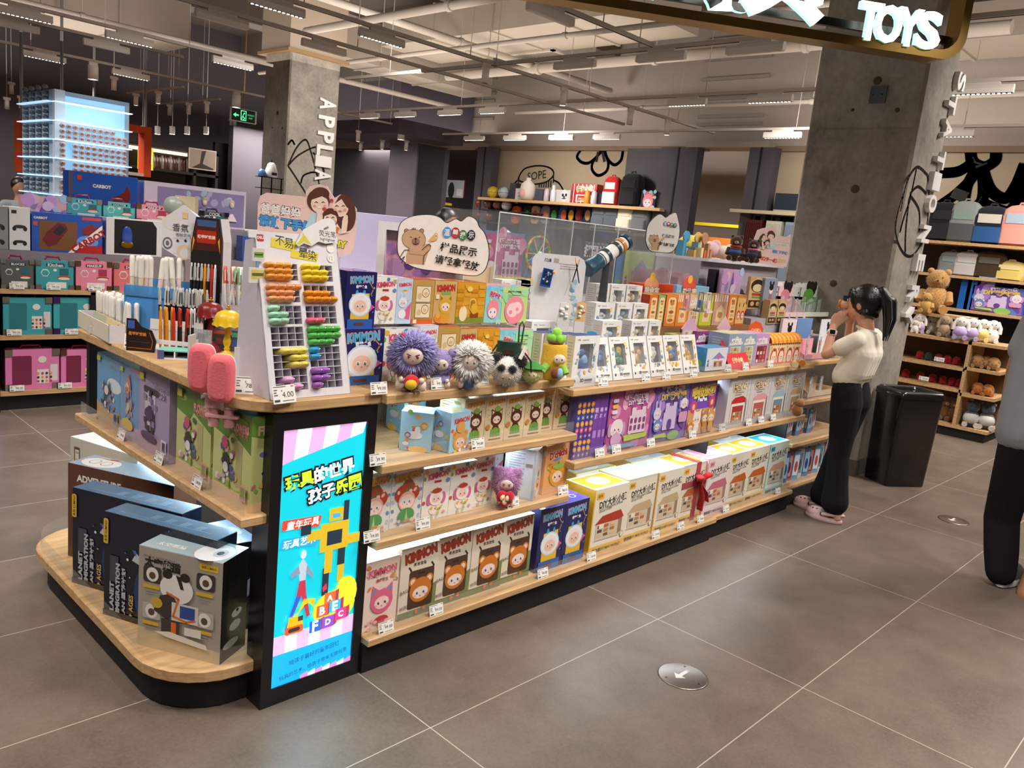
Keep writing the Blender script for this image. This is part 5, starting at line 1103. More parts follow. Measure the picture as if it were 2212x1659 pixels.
# mini highlighters, each one a thing
def hl_mesh(col,name):
 m=MB();R=[]
 for i in range(9):
  t=i/8;z=-.05+.075*t;s=min(1,math.sqrt(max(1-max(0,(t-.72)/.28)**2,0))+.02)
  R.append([(.0165*s*math.copysign(abs(math.cos(a))**.75,math.cos(a)),.0098*s*math.copysign(abs(math.sin(a))**.85,math.sin(a)),z)for a in[2*PI*j/14 for j in range(14)]])
 m.rings(R,col,PLA);m.ell((.008,.002,.0235),(.0022,.0022,.001),'#fff',PLA,6,4);return m.mesh(name)
LAY={0:((1,1,1,0),(1,1,1,0),(1,1,1,0),'#eaa546','amber'),1:((1,1,1,1),(1,1,1,0),(1,1,1,0),'#eda36c','peach'),2:((1,0,0,0),(1,1,0,0),(1,1,0,0),'#a9dcbf','mint'),4:((0,1,1,1),(0,0,1,1),(0,0,1,1),'#ecdc66','pale yellow'),5:((0,0,0,0),(0,1,0,0),(0,1,1,0),'#dba4d4','lilac pink'),6:((1,1,0,0),(1,1,1,0),(1,1,1,0),'#efd52a','bright yellow'),7:((0,0,0,0),(1,1,1,0),(1,1,1,1),'#ee951f','orange'),8:((0,0,0,0),(0,0,0,0),(1,1,0,0),'#ea5f80','rose'),9:((1,1,1,1),(1,1,1,1),(1,1,1,0),'#5dbb57','green'),10:((1,0,0,0),(1,0,0,0),(0,0,0,0),'#2f9fd6','blue'),11:((1,1,0,0),(1,1,0,0),(1,0,0,0),'#a566c2','purple')}
for k,L in LAY.items():
 x0,y0,x1,y1=bl[k];me=hl_mesh(L[3],'mini_highlighter')
 for r in range(3):
  for c in range(4):
   if L[r][c]:
    q=BL+MR.to_3x3()@Vector((x0+(x1-x0)*(c+.5)/4-.001,y1-(y1-y0)*(r+.5)/3,0))
    o=bpy.data.objects.new('mini_highlighter',me);COLL.objects.link(o);o.matrix_world=Matrix.Translation(q)@MR
    tag(o,'one of the %s mini highlighters in their own block of the white rack'%L[4],'highlighter',L[4]+' mini highlighters')
price_tag(atZ(592,874,ZC),'4.00','price tag reading 4.00 at the foot of the highlighter rack',.12,.3,.075,.05)
price_tag(atZ(505,850,ZC),'78.00','price tag reading 78.00 beside the pink clip lamp',-.55,.35,.075,.05)
# ---- white capped markers
def marker(tint):
 t=thing('marker_pen','-','marker');MB().lathe([(.008,0),(.0085,.01),(.0085,.062)],tint,PLA,12).obj('barrel',t)
 MB().lathe([(.0095,.062),(.0095,.064),(.0092,.066),(.0092,.125),(.0085,.133),(.005,.138),(.001,.139)],'#ece8e0',PLA,12).obj('cap',t);return t
mk=[marker(c)for c in('#e8d9c8','#d9d0dc','#efe6c0','#f0d0cc','#e6e2da')];mused=[0]*5
def put_marker(P,i,label,group,rot=(0,0,0)):
 i%=5;o=mk[i]if not mused[i]else dup(mk[i],P);mused[i]=1;o.location=P;o.rotation_euler=rot;o['label']=label;o['group']=group
P0,P1=atZ(201.7,705,ZC),atZ(270.4,742,ZC);d=(P1-P0).normalized();inn=Vector((-d.y,d.x,0));Lt=(P1-P0).length;rzt=math.atan2(d.y,d.x);hT=at_plane(201.7,670,P0,-inn).z-ZC
t=thing('marker_tray','cream printed cardboard tray of white capped markers','tray',P0,rzt)
m=MB();m.box((0,0,0),(Lt,.003,hT),'#e3d5a8',CAR);m.box((0,D,0),(Lt,D+.003,hT),'#ded6c4',CAR);m.box((0,.003,0),(.003,D,hT),'#dcd3e0',CAR);m.box((Lt-.003,.003,0),(Lt,D,hT),'#e3dfe6',CAR);m.box((.003,.003,0),(Lt-.003,D,.003),'#ded6c4',CAR)
f=Face(m,(0,0,0),(Lt,0,0),(0,0,hT));f.rect(0,.0,.42,1,'#b9c2ae');f.rect(.1,0,.42,.3,'#8d8490');f.ell(.8,.55,.05,.05,'#5d5646');f.ell(.8,.55,.035,.035,'#d9cb9e');f.line([(.5,.6),(.7,.55)],.006,'#9a8d6a');f.rect(.44,.25,.7,.28,'#b3a67c');m.obj('tray_body',t)
k=0
for r in range(3):
 for c in range(10):
  if r==2 and c>7:continue
  q=P0+d*(Lt*(c+.5)/10+.003*(r%2))+inn*(.016+.026*r);q.z=ZC+.005;put_marker(q,k,'white capped marker standing in the cream tray on the counter edge','markers in the cream tray',(rnd.uniform(-.04,.04),rnd.uniform(-.04,.04),0));k+=1
  # blue translucent riser tray behind
B0=PD(268,610,2.9,ZC);L2=(PD(402,610,2.9)-B0).dot(CRT);D2=.15
t=thing('blue_tray','clear blue plastic stepped tray holding white capped markers','tray',B0,CRZ)
zf=PD(320,640,2.9).z-ZC
m=MB();m.box((0,0,zf-.004),(L2,D2,zf),'#5ab0ee','clear_blue');m.box((0,0,zf),(L2,.003,zf+.035),'#5ab0ee','clear_blue');m.box((0,D2,zf),(L2,D2+.003,zf+.05),'#5ab0ee','clear_blue');m.box((0,0,0),(.003,D2,zf+.03),'#5ab0ee','clear_blue');m.box((L2-.003,0,0),(L2,D2,zf+.03),'#5ab0ee','clear_blue');m.obj('tray_body',t)
m=MB();m.box((.004,.004,0),(L2-.004,D2-.004,zf-.006),'#d58a80',CAR);f=Face(m,(.004,.004,0),(L2-.008,0,0),(0,0,zf-.006));f.poly([(0,0),(.55,0),(.9,1),(0,1)],'#4d8fd0');f.poly([(.3,.2),(.8,.2),(.9,.9)],'#e89f96');m.obj('insert_card',t)
k=0
for px,dd in((286,.02),(295,.035),(304,.02),(314,.03),(325,.035),(300,.09),(312,.085),(322,.095),(344,.03),(358,.045),(357,.1),(367,.11),(376,.1),(386,.11)):
 p=PD(px,620,2.9+dd,ZC+zf+.001);put_marker(p,k,'white capped marker standing in the clear blue tray','markers in the blue tray',(rnd.uniform(-.12,.12),rnd.uniform(-.08,.08),0));k+=1
 # white hexagonal sign behind the blue tray
hx=[PD(*p,3.06)for p in((396,443),(350,473),(350,534),(394,563),(430,545),(430,470))]
c=sum(hx,Vector())/6
def card_sign(pts,base,thick,col,name,label,cat,paint=None,nrm=None,rim=None,parts=None):
 """a flat cut card: pts are 3-D outline points in one plane, seen from the nrm side"""
 nrm=nrm.normalized();o=Vector(base);L=[p-o for p in pts];t=thing(name,label,cat,o)
 up=Vector((0,0,1));uu=up.cross(nrm).normalized();w2=nrm.cross(uu)
 q=[(p.dot(uu),p.dot(w2))for p in L];n=len(q)
 if sum(q[i][0]*q[(i+1)%n][1]-q[(i+1)%n][0]*q[i][1]for i in range(n))<0:q.reverse()
 m=MB();fr=[tuple(uu*a+w2*b)for a,b in q];bk_=[tuple(uu*a+w2*b-nrm*thick)for a,b in q]
 m.add(fr+bk_,[tuple(range(n)),tuple(range(2*n-1,n-1,-1))]+[(i,n+i,n+(i+1)%n,(i+1)%n)for i in range(n)],col,CAR)
 m.obj('board',t)
 x0,x1,y0,y1=min(a for a,b in q),max(a for a,b in q),min(b for a,b in q),max(b for a,b in q)
 m=MB();f=Face(m,uu*x0+w2*y0,uu*(x1-x0),w2*(y1-y0),CAR,.0006)
 def pf(px,py):p=at_plane(px,py,o,nrm)-o;return((p.dot(uu)-x0)/(x1-x0),(p.dot(w2)-y0)/(y1-y0))
 if paint:paint(f,pf)
 if m.v:m.obj('print',t)
 return t,uu,w2
def pt(f,pf):
 f.ell(*pf(370,480),.2,.2,'#e3dccb');f.ell(*pf(371,481),.15,.15,'#dedbe0');f.ell(*pf(362,525),.13,.16,'#6d6a6e');f.ell(*pf(362,525),.09,.11,'#dedbe0');f.ell(*pf(362,525),.05,.07,'#6d6a6e');f.ell(*pf(398,545),.2,.2,'#e6c8a0');f.ell(*pf(399,547),.13,.13,'#dedbe0');f.rect(pf(395,472)[0],pf(395,472)[1],pf(406,460)[0],pf(406,460)[1],'#ecc583')
 f.text('香氛',*pf(390,492),.42,'#3a3836');f.text('香味荧光',*pf(396,508),.4,'#6a6764');f.line([pf(375,514),pf(418,516)],.006,'#8a8784');f.ell(*pf(384,520),.035,.035,'#3a3836');f.ell(*pf(401,520),.035,.035,'#3a3836')
hs,_,_=card_sign(hx,Vector((c.x,c.y,ZC)),.02,'#dfdce1','hexagon_sign','white hexagonal card sign behind the blue marker tray','sign',pt,-CFW)
MB().cyl(CFW*.03,CFW*.03+Vector((0,0,hx[3].z-ZC+.08)),.006,'#c9c2b6').obj('stand_rod',hs);MB().box((-.05,-.0,0),(.05,.06,.006),'#d6d2cc',PLA,Matrix.Rotation(CRZ,4,'Z')).obj('stand_foot',hs)
m=MB();p=PD(378,445,3.09)-hs.location;m.lathe([(.035,0),(.035,.02),(.001,.022)],'#a9b3a8',PLA,20,Matrix.Translation(p)@Matrix.Rotation(CRZ,4,'Z')@Matrix.Rotation(PI/2,4,'X'));m.box((.0,0,-.06),(.075,.03,.04),'#cbbf9f',CAR,Matrix.Translation(p)@Matrix.Rotation(CRZ,4,'Z'));m.obj('backing_block',hs)
# ---- ball pens
def pen(body,top,clip,z0=0):
 t=thing('ball_pen','-','pen');MB().lathe([(.001,0),(.003,.004),(.0052,.02),(.0052,.085)],body,PLA,10).obj('barrel',t)
 m=MB().lathe([(.0052,.085),(.005,.13),(.0035,.137),(.0035,.147),(.001,.149)],top,PLA,10);m.box((-.0012,-.008,.095),(.0012,-.005,.135),clip,PLA);m.obj('clicker',t);return t
PENK={'black':pen('#1b1b1d','#c9c8c6','#2a2a2c'),'dark':pen('#222326','#b9b7b2','#d8d6d2'),'orange':pen('#d98a1e','#ee9a1e','#f2a63a'),'red':pen('#c9302a','#d8382e','#e0453a'),'blackred':pen('#191919','#c23a30','#2a2a2a'),'clearred':pen('#e3d9d6','#e06a50','#f0efec'),'cleargreen':pen('#e6e9e4','#7fc08a','#f0f0ec'),'clear':pen('#d9dcdf','#e9ebec','#c9ccd0')}
pus=set()
def put_pen(P,k,label,group,rot=(0,0,0)):
 o=PENK[k]if k not in pus else dup(PENK[k],P);pus.add(k);o.location=P;o.rotation_euler=rot;o['label']=label;o['group']=group
RA=PD(296,740,2.74,ZC);Lr=(PD(414,740,2.74)-RA).dot(CRT)
t=thing('pen_rack','white stepped pen rack with a black six-sided front panel','pen rack',RA,CRZ)
m=MB();m.box((0,.10,0),(Lr,.103,.10),'#e6e4e2',PLA);m.box((0,0,.0),(Lr,.2,.006),'#e9e7e5',PLA);m.box((Lr*.35,0,.03),(Lr,.004,.045),'#eceae8',PLA);m.box((Lr*.35,0,.006),(Lr,.004,.012),'#eceae8',PLA);m.box((0,.1,.06),(Lr,.2,.064),'#e3e1df',PLA);m.box((Lr-.004,0,0),(Lr,.2,.05),'#e9e7e5',PLA);m.obj('rack_body',t)
m=MB();m.prism([(0,0),(.095,0),(.1,.04),(.085,.075),(.05,.085),(.03,.11),(0,.11)],.006,'#2a1a16',CAR,Matrix.Translation((-.03,-.015,0)));f=Face(m,(-.03,-.015,0),(.1,0,0),(0,0,.11));f.rect(.05,.7,.28,.95,'#3f62b0');f.text('星甲时空舱',.38,.55,.6,'#d8803a',None,.04);f.line([(.1,.3),(.8,.3)],.01,'#6a5a52');f.line([(.06,.1),(.85,.1),(.9,.35),(.78,.62)],.02,'#b5743a');m.obj('front_panel',t)
for i in range(22):
 q=RA+CRT*(.025+(Lr-.04)*(i%11)/10+.007*(i//11))+CFW*(.125+.04*(i//11));q.z=ZC+.065;put_pen(q,'black' if i%3 else 'dark','black gel pen with a clear top in the rear row of the rack','black gel pens in the rack',(rnd.uniform(-.05,.05),rnd.uniform(-.04,.04),0))
for i,k in enumerate(('orange','orange','orange','orange','red','blackred','blackred','red','blackred','black')):
 q=RA+CRT*(Lr*.36+(Lr*.6)*i/9.5)+CFW*(.03+.012*(i%2));q.z=ZC+.007
 put_pen(q,k,{'orange':'orange pen at the front of the pen rack','red':'red pen at the front of the pen rack','blackred':'black pen with a red clicker at the front of the pen rack','black':'black pen at the end of the front row of the rack'}[k],k+' pens in the front row',(0,rnd.uniform(-.03,.03),0))
 # tall display box of pens with an orange plate
TB=PD(405,560,3.0,ZC);wB=(PD(471,560,3.0)-TB).dot(CRT);hB=PD(430,469,3.0).z-ZC
t=thing('pen_display_box','tall black and white display box of pens with an orange plate','display box',TB,CRZ)
m=MB();prf=[(0,0),(wB,0),(wB,hB*.82),(wB*.88,hB),(wB*.14,hB),(0,hB*.8)]
m.prism(prf,.02,'#1d1a1b',CAR,Matrix.Translation((0,.03,0)));m.prism([(wB*.86,0),(wB,0),(wB,hB*.82),(wB*.88,hB)],.09,'#e9e6ea',CAR,Matrix.Translation((0,.05,0)));m.obj('case',t)
m=MB();f=Face(m,(0,.03,0),(wB,0,0),(0,0,hB));f.poly([(.04,.74),(.96,.74),(.97,.82),(.85,.985),(.16,.985),(.03,.82)],'#4a1d17');f.poly([(.2,.93),(.8,.93),(.82,.98),(.18,.98)],'#3f5a8a');f.rrect(.18,.8,.82,.9,.04,'#b02c1e');f.text('机甲时空舱',.5,.85,.58,'#f1d9c0',None,.05);f.poly([(.03,.72),(.12,.82),(.06,.85)],'#d99a2a');f.poly([(.97,.72),(.88,.82),(.94,.85)],'#d99a2a');m.obj('printed_front',t)
m=MB();m.prism([(-.14*wB,hB*.08),(.62*wB,hB*.0),(.64*wB,hB*.17),(.3*wB,hB*.2),(.22*wB,hB*.26),(-.1*wB,hB*.28),(-.16*wB,hB*.18)],.004,'#d98a22',CAR,Matrix.Translation((0,-.004,hB*.08)));f=Face(m,(-.14*wB,-.004,hB*.1),(.76*wB,0,0),(0,0,hB*.22));f.rect(.06,.1,.92,.5,'#5a3a14');f.rect(.12,.18,.8,.26,'#e8a93a');f.rect(.12,.34,.6,.42,'#e8a93a');f.rect(.1,.62,.4,.7,'#a8641a');m.obj('orange_plate',t)
m=MB();[m.box((wB*.6,-.012+.001*i,hB*(.1+.1*i)),(wB*1.05,-.006,hB*(.115+.1*i)),'#e9e6e6',PLA)for i in range(3)];m.obj('white_rails',t)
for i,k in enumerate(('black','dark','black','dark','orange','dark','red','clear')):
 q=TB+CRT*(wB*(.08+.78*i/7))+CFW*.018;q.z=ZC+hB*.32;put_pen(q,k,'pen slotted in the tall black display box, one of eight','pens in the tall display box')
C0=PD(464,640,2.9,ZC)
t=thing('pen_bin','stepped clear bin of clear pens and bagged leads behind the two lamps','pen bin',C0,CRZ)
wC=.11
m=MB();m.box((0,0,0),(wC,.12,.075),'#2c2b33',PLA);m.box((0,.06,.075),(wC,.12,.15),'#8f8a9a',PLA);m.box((0,-.004,.0),(wC,0,.11),'#fff',ACR);m.box((0,.055,.15),(wC,.058,.2),'#fff',ACR);m.obj('bin',t)
m=MB();f=Face(m,(0,-.001,.004),(wC,0,0),(0,0,.07));f.rect(0,0,1,1,'#33343c');f.rect(0,.8,.6,1,'#d95a2a');f.rect(.6,.7,1,.95,'#2aa57a');f.rect(.1,.3,.3,.6,'#a32c2a');f.rect(.35,.25,.55,.6,'#d98a2a');f.rect(.62,.2,.9,.6,'#2a55a8');m.obj('front_print',t)
m=MB();f=Face(m,(wC*.1,.059,.15),(wC*.85,0,0),(0,0,.012));f.rect(0,0,1,1,'#c2302c');m.obj('red_strip',t)
for i in range(12):
 q=C0+CRT*(.008+.0085*i)+CFW*(.085+.012*(i%2));q.z=ZC+.151;put_pen(q,('clearred','clearred','cleargreen','clear')[i%4 if i<8 else 3-i%2],'clear pen with a coloured grip standing in the bin behind the lamps','clear pens in the bin',(rnd.uniform(-.1,.1),rnd.uniform(-.1,.1),0))
def sachet(P,rz,w,h,label,group,seed,c1='#e6e6ea',c2='#3a3a44'):
 m=MB();g=random.Random(seed);m.box((0,0,0),(w,.004,h),c1,'clear_white');[m.cyl((w*(.2+.15*k),.002,h*.1),(w*(.2+.15*k)+.001,.002,h*g.uniform(.6,.85)),.0018,g.choice([c2,'#8a8a94','#c9c9d0']),PLA,6)for k in range(5)]
 return tag(m.obj('refill_sachet',None,P,rz),label,'sachet',group)
for i in range(9):
 q=C0+CRT*(.003+.0095*i)+CFW*(.012+.004*(i%3));q.z=ZC+.076;sachet(q,CRZ+rnd.uniform(-.15,.15),.03,.075+.008*(i%3),'clear sachet of pen leads in the bin behind the lamps','sachets behind the lamps',i)
for i in range(5):
 q=PD(414+6*i,745,2.8,ZC);sachet(q,CRZ,.03,.085,'clear sachet of fine points beside the maroon lamp base','sachets beside the maroon lamp',20+i,'#eeeeee','#b9b6a8')
for i in range(4):
 q=PD(411+8*i,735,2.86,ZC);put_pen(q,'clear','clear gel pen standing between the rack and the maroon lamp','clear pens by the maroon lamp')
 # ---- scallop shaded lamps
def lamp_toy(P,col,label,s=1.0,gold='#c9a544'):
 t=thing('table_lamp',label,'lamp',P)
 MB().lathe([(.042,0),(.042,.006),(.038,.01),(.036,.016),(.028,.02),(.026,.026),(.014,.032),(.008,.04)],col,PLA,24).obj('base',t)
 MB().lathe([(.008,.04),(.011,.046),(.007,.05),(.012,.062),(.013,.072),(.009,.09),(.0075,.1),(.01,.106),(.008,.112),(.007,.13)],col,PLA,16).obj('stem',t)
 wob=lambda z,a:.05*max(0,(.145-z)/.03)*math.cos(10*a)
 m=MB();pr=[(.049,.124),(.046,.132),(.044,.142),(.041,.155),(.034,.166),(.022,.173),(.006,.177)]
 R=[[(r*(1+wob(z,a))*math.cos(a),r*(1+wob(z,a))*math.sin(a),z+(.003*math.cos(10*a)if z<.13 else 0))for a in[2*PI*j/60 for j in range(60)]]for r,z in pr]
 m.rings(R,col,PLA,False);m.rings([[(x*.96,y*.96,z-.001)for x,y,z in q]for q in R][::-1],col,PLA,False);m.obj('lamp_shade',t)
 m=MB();[m.ell((.006*math.cos(a),.006*math.sin(a),.182),.0042,gold,MET,8,6)for a in(0,2.1,4.2)];m.ell((0,0,.189),.0036,gold,MET,8,6);m.cyl((0,0,.176),(0,0,.19),.003,gold,MET,8);m.obj('finial',t);return t
P=atZ(489,782,ZC);lamp_toy(P,'#e0bb22','bright yellow toy lamp with a scalloped shade, on the counter')
P2=atZ(452,758,ZC);lamp_toy(P2,'#7c1b20','maroon toy lamp with a scalloped shade, behind the yellow one')
# ---- coral clip-on lamp on the counter edge
t=thing('clip_lamp','coral double headed clip lamp gripping the counter edge','lamp',(-.43,.6,ZC))
fwd=-CFW;T0=Vector((-.43,.6,ZC))
def pad(px,py,dep):
 c=at_plane(px,py,T0+fwd*dep,CFW)-T0;m=MB();M=Matrix.Translation(c)@Matrix((CRT,CFW,Vector((0,0,1)))).transposed().to_4x4()
 def ring(sx,sz,y):return[tuple(M@Vector((sx*math.copysign(abs(math.cos(a))**.55,math.cos(a)),y,sz*math.copysign(abs(math.sin(a))**.55,math.sin(a)))))for a in[2*PI*j/36 for j in range(36)]]
 W_,H_=.0375,.0685
 m.rings([ring(W_*k,H_*(1-(1-k)*.55),-y)for k,y in((.55,.026),(.78,.0235),(.92,.017),(1,.006),(1,0))][::-1],'#e8707a',CLO,False);m.add(ring(W_*.55,H_*.7525,-.026),[tuple(range(36))],'#e8707a',CLO)
 m.obj('padded_lamp_head',t);m=MB();m.rings([ring(W_*1.03,H_*1.02,.004),ring(W_*1.03,H_*1.02,-.002)],'#e9e2e2',PLA,True,False);m.obj('back_shell',t);return c
c1=pad(437,795,.06);c2=pad(479.5,818,.085)
cl=at_plane(482,868,T0+fwd*.05,CFW)-T0
for c in(c1,c2):
 m=MB();m.tube([c+CFW*.004+Vector((0,0,.03)),c+CFW*.006+Vector((0,0,-.05)),c+CFW*.004+Vector((.0,0,-.085)),(c*.5+cl*.5)+Vector((0,0,-.02)),cl+Vector((0,0,.016))],[.009,.009,.01,.011,.012],'#e6dcdc',PLA,12,.55);m.obj('arm',t)
Mc=Matrix.Translation(cl)@Matrix((CRT,CFW,Vector((0,0,1)))).transposed().to_4x4()
MB().rings([[tuple(Mc@Vector((x,y,z)))for x,y in rpoly(-.048,-.02,.045,.03,(.01,)*4,4)]for z in(-.016,.016)],'#e7b3b5',PLA,True,False).obj('clip_body',t)
MB().rings([[tuple(Mc@Vector((x,y,z)))for x,y in rpoly(-.046,-.018,.05,.03,(.01,)*4,4)]for z in(-.044,-.036)],'#e7b3b5',PLA,True,False).obj('clip_jaw',t)
for k in(-.025,.018):MB().cyl(Mc@Vector((k,0,-.072)),Mc@Vector((k,0,-.016)),.015,'#e3a9ab',PLA,18).obj('clamp_screw',t)
# small boxes, notes and tags
o=carton('none',atZ(228,722,ZC),.075,.05,.032,'#e6dcc2','small cream box on the counter before the marker tray',rz=-.62,name='small_box',mat=CAR)
f=MB();o=None
m=MB();m.box((0,0,0),(.03,.02,.05),'#fff',ACR);m.box((.004,.004,.002),(.026,.016,.03),'#d9d6d0',CAR);tag(m.obj('acrylic_block',None,atZ(188,722,ZC),-.7),'clear acrylic block with a card at the far corner of the counter','card holder')
price_tag(atZ(267,750,ZC),'8.00','price tag in front of the cream marker tray',-.55,.45,.065,.05)
price_tag(atZ(381,750,ZC),'6.50','price tag reading 6.50 by the white blue edged tray',-.5,.3,.065,.05)
P=atZ(340,775,ZC);t=thing('notepad_tray','low white tray with blue edges and a mint lid','tray',P,-.55)
m=MB();m.box((0,0,0),(.15,.075,.004),'#e6e3ea',CAR);m.box((0,0,.026),(.15,.075,.03),'#7fcabb',CAR);[m.box((x,0,.004),(x+.004,.075,.026),'#e9e6ee',CAR)for x in(0,.05,.1,.146)];m.box((0,.071,.004),(.15,.075,.026),'#5a5568',CAR);m.obj('tray_body',t)
m=MB();m.box((.13,-.002,.0),(.15,0,.03),'#3f6ab0',CAR);m.box((0,-.002,.0),(.02,0,.03),'#5a5a9a',CAR);m.obj('edge_print',t)
m=MB();m.box((0,0,0),(.055,.004,.04),'#3f66b5',CAR);m.box((.0,-.001,.012),(.055,.0,.02),'#e6e9f4',CAR);tag(m.obj('blue_card',None,atZ(398,742,ZC),-.6),'blue printed card standing behind the 6.50 price tag',CAR)
m=MB();m.box((0,0,0),(.006,.05,.11),'#d9d6da',PLA);tag(m.obj('white_divider',None,atZ(404,800,ZC),CRZ),'plain white divider plate behind the coral clip lamp','divider');m=MB();m.box((0,0,0),(.05,.006,.12),'#dfdce2',PLA);tag(m.obj('white_divider',None,atZ(503,838,ZC),CRZ),'plain white divider plate between the yellow lamp and the rack','divider')
# --- GOODS ON TOP OF THE GONDOLA FRONT
def xs_(y,py,*px):return[atY(x,py,y).x for x in px]
# -- unit A: two layers of printed boxes
ZA=.9475
yl=.50;e=xs_(yl,780,749,823)
hl=.178
carton('night',(e[0]-.03,yl-.01,ZA),e[1]-e[0]+.03,.12,hl,'#23265f','navy box with a white furry face, lower one of two beside the highlighter rack',top='#4a49a8')
X=xs_(yl,740,826,905,945,992,1030,1078,1112,1150)
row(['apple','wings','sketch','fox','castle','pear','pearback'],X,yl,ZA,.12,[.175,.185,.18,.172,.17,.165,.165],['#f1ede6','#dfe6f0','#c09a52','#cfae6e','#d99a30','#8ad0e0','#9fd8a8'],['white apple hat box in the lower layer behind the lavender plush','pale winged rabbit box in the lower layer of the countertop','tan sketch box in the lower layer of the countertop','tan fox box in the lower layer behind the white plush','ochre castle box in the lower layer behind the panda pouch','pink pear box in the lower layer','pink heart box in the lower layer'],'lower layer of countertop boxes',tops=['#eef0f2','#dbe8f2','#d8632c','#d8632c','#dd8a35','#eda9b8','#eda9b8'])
yu=.535;zu=ZA+.186
m=MB()
carton('night',(xs_(yu,650,738)[0],yu-.02,ZA+hl),(xs_(yu,650,803)[0]-xs_(yu,650,738)[0]),.12,.178,'#23265f','navy box with a white furry face, upper one of two beside the highlighter rack',top='#7a55b8')
X=xs_(yu,650,803,856,890,937,986,1048,1084,1140)
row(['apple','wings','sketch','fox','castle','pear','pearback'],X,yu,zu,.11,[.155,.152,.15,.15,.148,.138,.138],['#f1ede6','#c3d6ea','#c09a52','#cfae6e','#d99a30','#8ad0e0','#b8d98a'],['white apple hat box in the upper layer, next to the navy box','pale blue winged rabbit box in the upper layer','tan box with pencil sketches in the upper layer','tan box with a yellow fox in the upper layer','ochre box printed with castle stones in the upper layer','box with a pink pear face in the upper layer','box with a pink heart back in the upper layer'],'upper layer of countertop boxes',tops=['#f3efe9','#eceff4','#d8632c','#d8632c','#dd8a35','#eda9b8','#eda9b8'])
# --- soft toys
def toy_face(t,c,r,n,skin,eye,sc=1.0,stern=False):
 n=n.normalized();uu=Vector((0,0,1)).cross(n).normalized();vv_=n.cross(uu);M=Matrix((uu,vv_,n)).transposed().to_4x4()
 m=MB();m.ell(c,(r,r*.82,r*.35),skin,PLA,18,10,M);m.obj('face',t)
 for k in(-1,1):
  p=Vector(c)+uu*(k*r*.42)+vv_*(r*.05)+n*(r*.27);m=MB();m.ell(p,(r*.2,r*.22,r*.1),'#f6f2ee',PLA,12,8,M);m.ell(p+n*r*.05,(r*.15,r*.17,r*.07),eye,PLA,12,8,M);m.ell(p+n*r*.1+uu*r*.05+vv_*r*.06,r*.035,'#ffffff',PLA,8,6)
  if stern:m.tube([p+uu*(-k*r*.22)+vv_*r*.12+n*r*.08,p+uu*(k*r*.2)+vv_*r*.27+n*r*.05],r*.045,'#4a2a3a',PLA,6)
  m.obj('eye',t)
 m=MB();m.ell(Vector(c)-vv_*(r*.34)+n*r*.3,(r*.1,r*.05,r*.04),'#c2605e',PLA,10,6,M);m.obj('mouth',t)
def plush(P,label,R,fur,skin,eye,ln=.02,n=900,cols=None,body=None,nrm=None,stern=False,ears=None,paws='#ecd9c8',fy=-.15,group=None,sq=1.0):
 t=thing('plush_toy',label,'plush toy',P,0,group);nrm=(nrm or(CAM-Vector(P)));nrm=Vector((nrm.x,nrm.y,.1)).normalized();hz=R*1.05+(R*.9 if body else 0)
 c=Vector((0,0,hz));m=MB();m.ell(c,(R*sq,R*.85,R*.92),fur,FUR,18,12)
 fd=(nrm*1.0+Vector((0,0,fy))).normalized();m.fuzz(c,(R*sq,R*.85,R*.92),n,ln,fur,FUR,seed=int(P[0]*1e4)%97,cols=cols,cut=lambda d:d.dot(fd)>.8);m.obj('furry_head',t)
 toy_face(t,c+fd*R*.80,R*.52,fd,skin,eye,stern=stern)
 uu=Vector((0,0,1)).cross(nrm).normalized()
 if ears:
  for k in(-1,1):
   p=c+uu*(k*R*.75)+Vector((0,0,R*.75));m=MB();m.ell(p,(R*.3,R*.24,R*.34),ears,FUR,12,8);m.fuzz(p,(R*.3,R*.24,R*.34),160,ln*.7,ears,FUR,cols=cols if ears==fur else None);m.obj('ear',t)
 if body:
  b=Vector((0,0,R*.62));m=MB();m.ell(b,(R*.72,R*.66,R*.66),body,CLO,16,10);m.obj('body',t)
  for k in(-1,1):
   m=MB();p=b+uu*(k*R*.55)+nrm*R*.5+Vector((0,0,-R*.3));m.ell(p,(R*.24,R*.24,R*.3),paws,PLA,12,8);m.obj('foot',t)
   m=MB();m.tube([b+uu*(k*R*.6)+Vector((0,0,R*.3)),b+uu*(k*R*.55)+nrm*R*.6],[R*.2,R*.15],body,CLO,10);m.ell(b+uu*(k*R*.5)+nrm*R*.68,R*.17,paws,PLA,10,8);m.obj('arm',t)
 return t,c,nrm,uu
LV=['#9a93d0','#aaa4dc','#8a82c4','#b6b0e4']
P=atZ(887,842,ZA);t,c,n_,u_=plush(P,'shaggy lavender plush with a stern face and yellow overalls',.062,'#9a93d0','#ecd6c9','#8a3a14',.03,1500,LV,'#c9952a',stern=True)
m=MB();m.ell(c+u_*-.035+Vector((0,0,.052))+n_*.02,(.013,.012,.009),'#c42a4a',CLO,10,6);m.obj('hair_bow',t)
m=MB();p=Vector((0,0,.035))+n_*.062;m.ell(p,(.026,.02,.024),'#c4302a',CLO);m.ell(p+n_*.014-Vector((0,0,.006)),(.02,.016,.017),'#e0b52a',CLO);m.obj('lion_bag',t)
P=atZ(950,836,ZA);plush(P,'small lilac plush with a stern face leaning on the shaggy lavender one',.043,'#a596cc','#efdccf','#5a2a14',.010,900,['#a596cc','#b4a6d8','#9484c0'],'#8f84b8',stern=True,ears='#a596cc')
P=atZ(1012,838,ZA);t,c,n_,u_=plush(P,'fluffy white plush with green eyes and a blue plaid skirt',.05,'#f0ece8','#f3dfd4','#3a7a5a',.032,1300,['#f3efec','#e9e3e0','#f7f4f2'],'#4a6ea8')
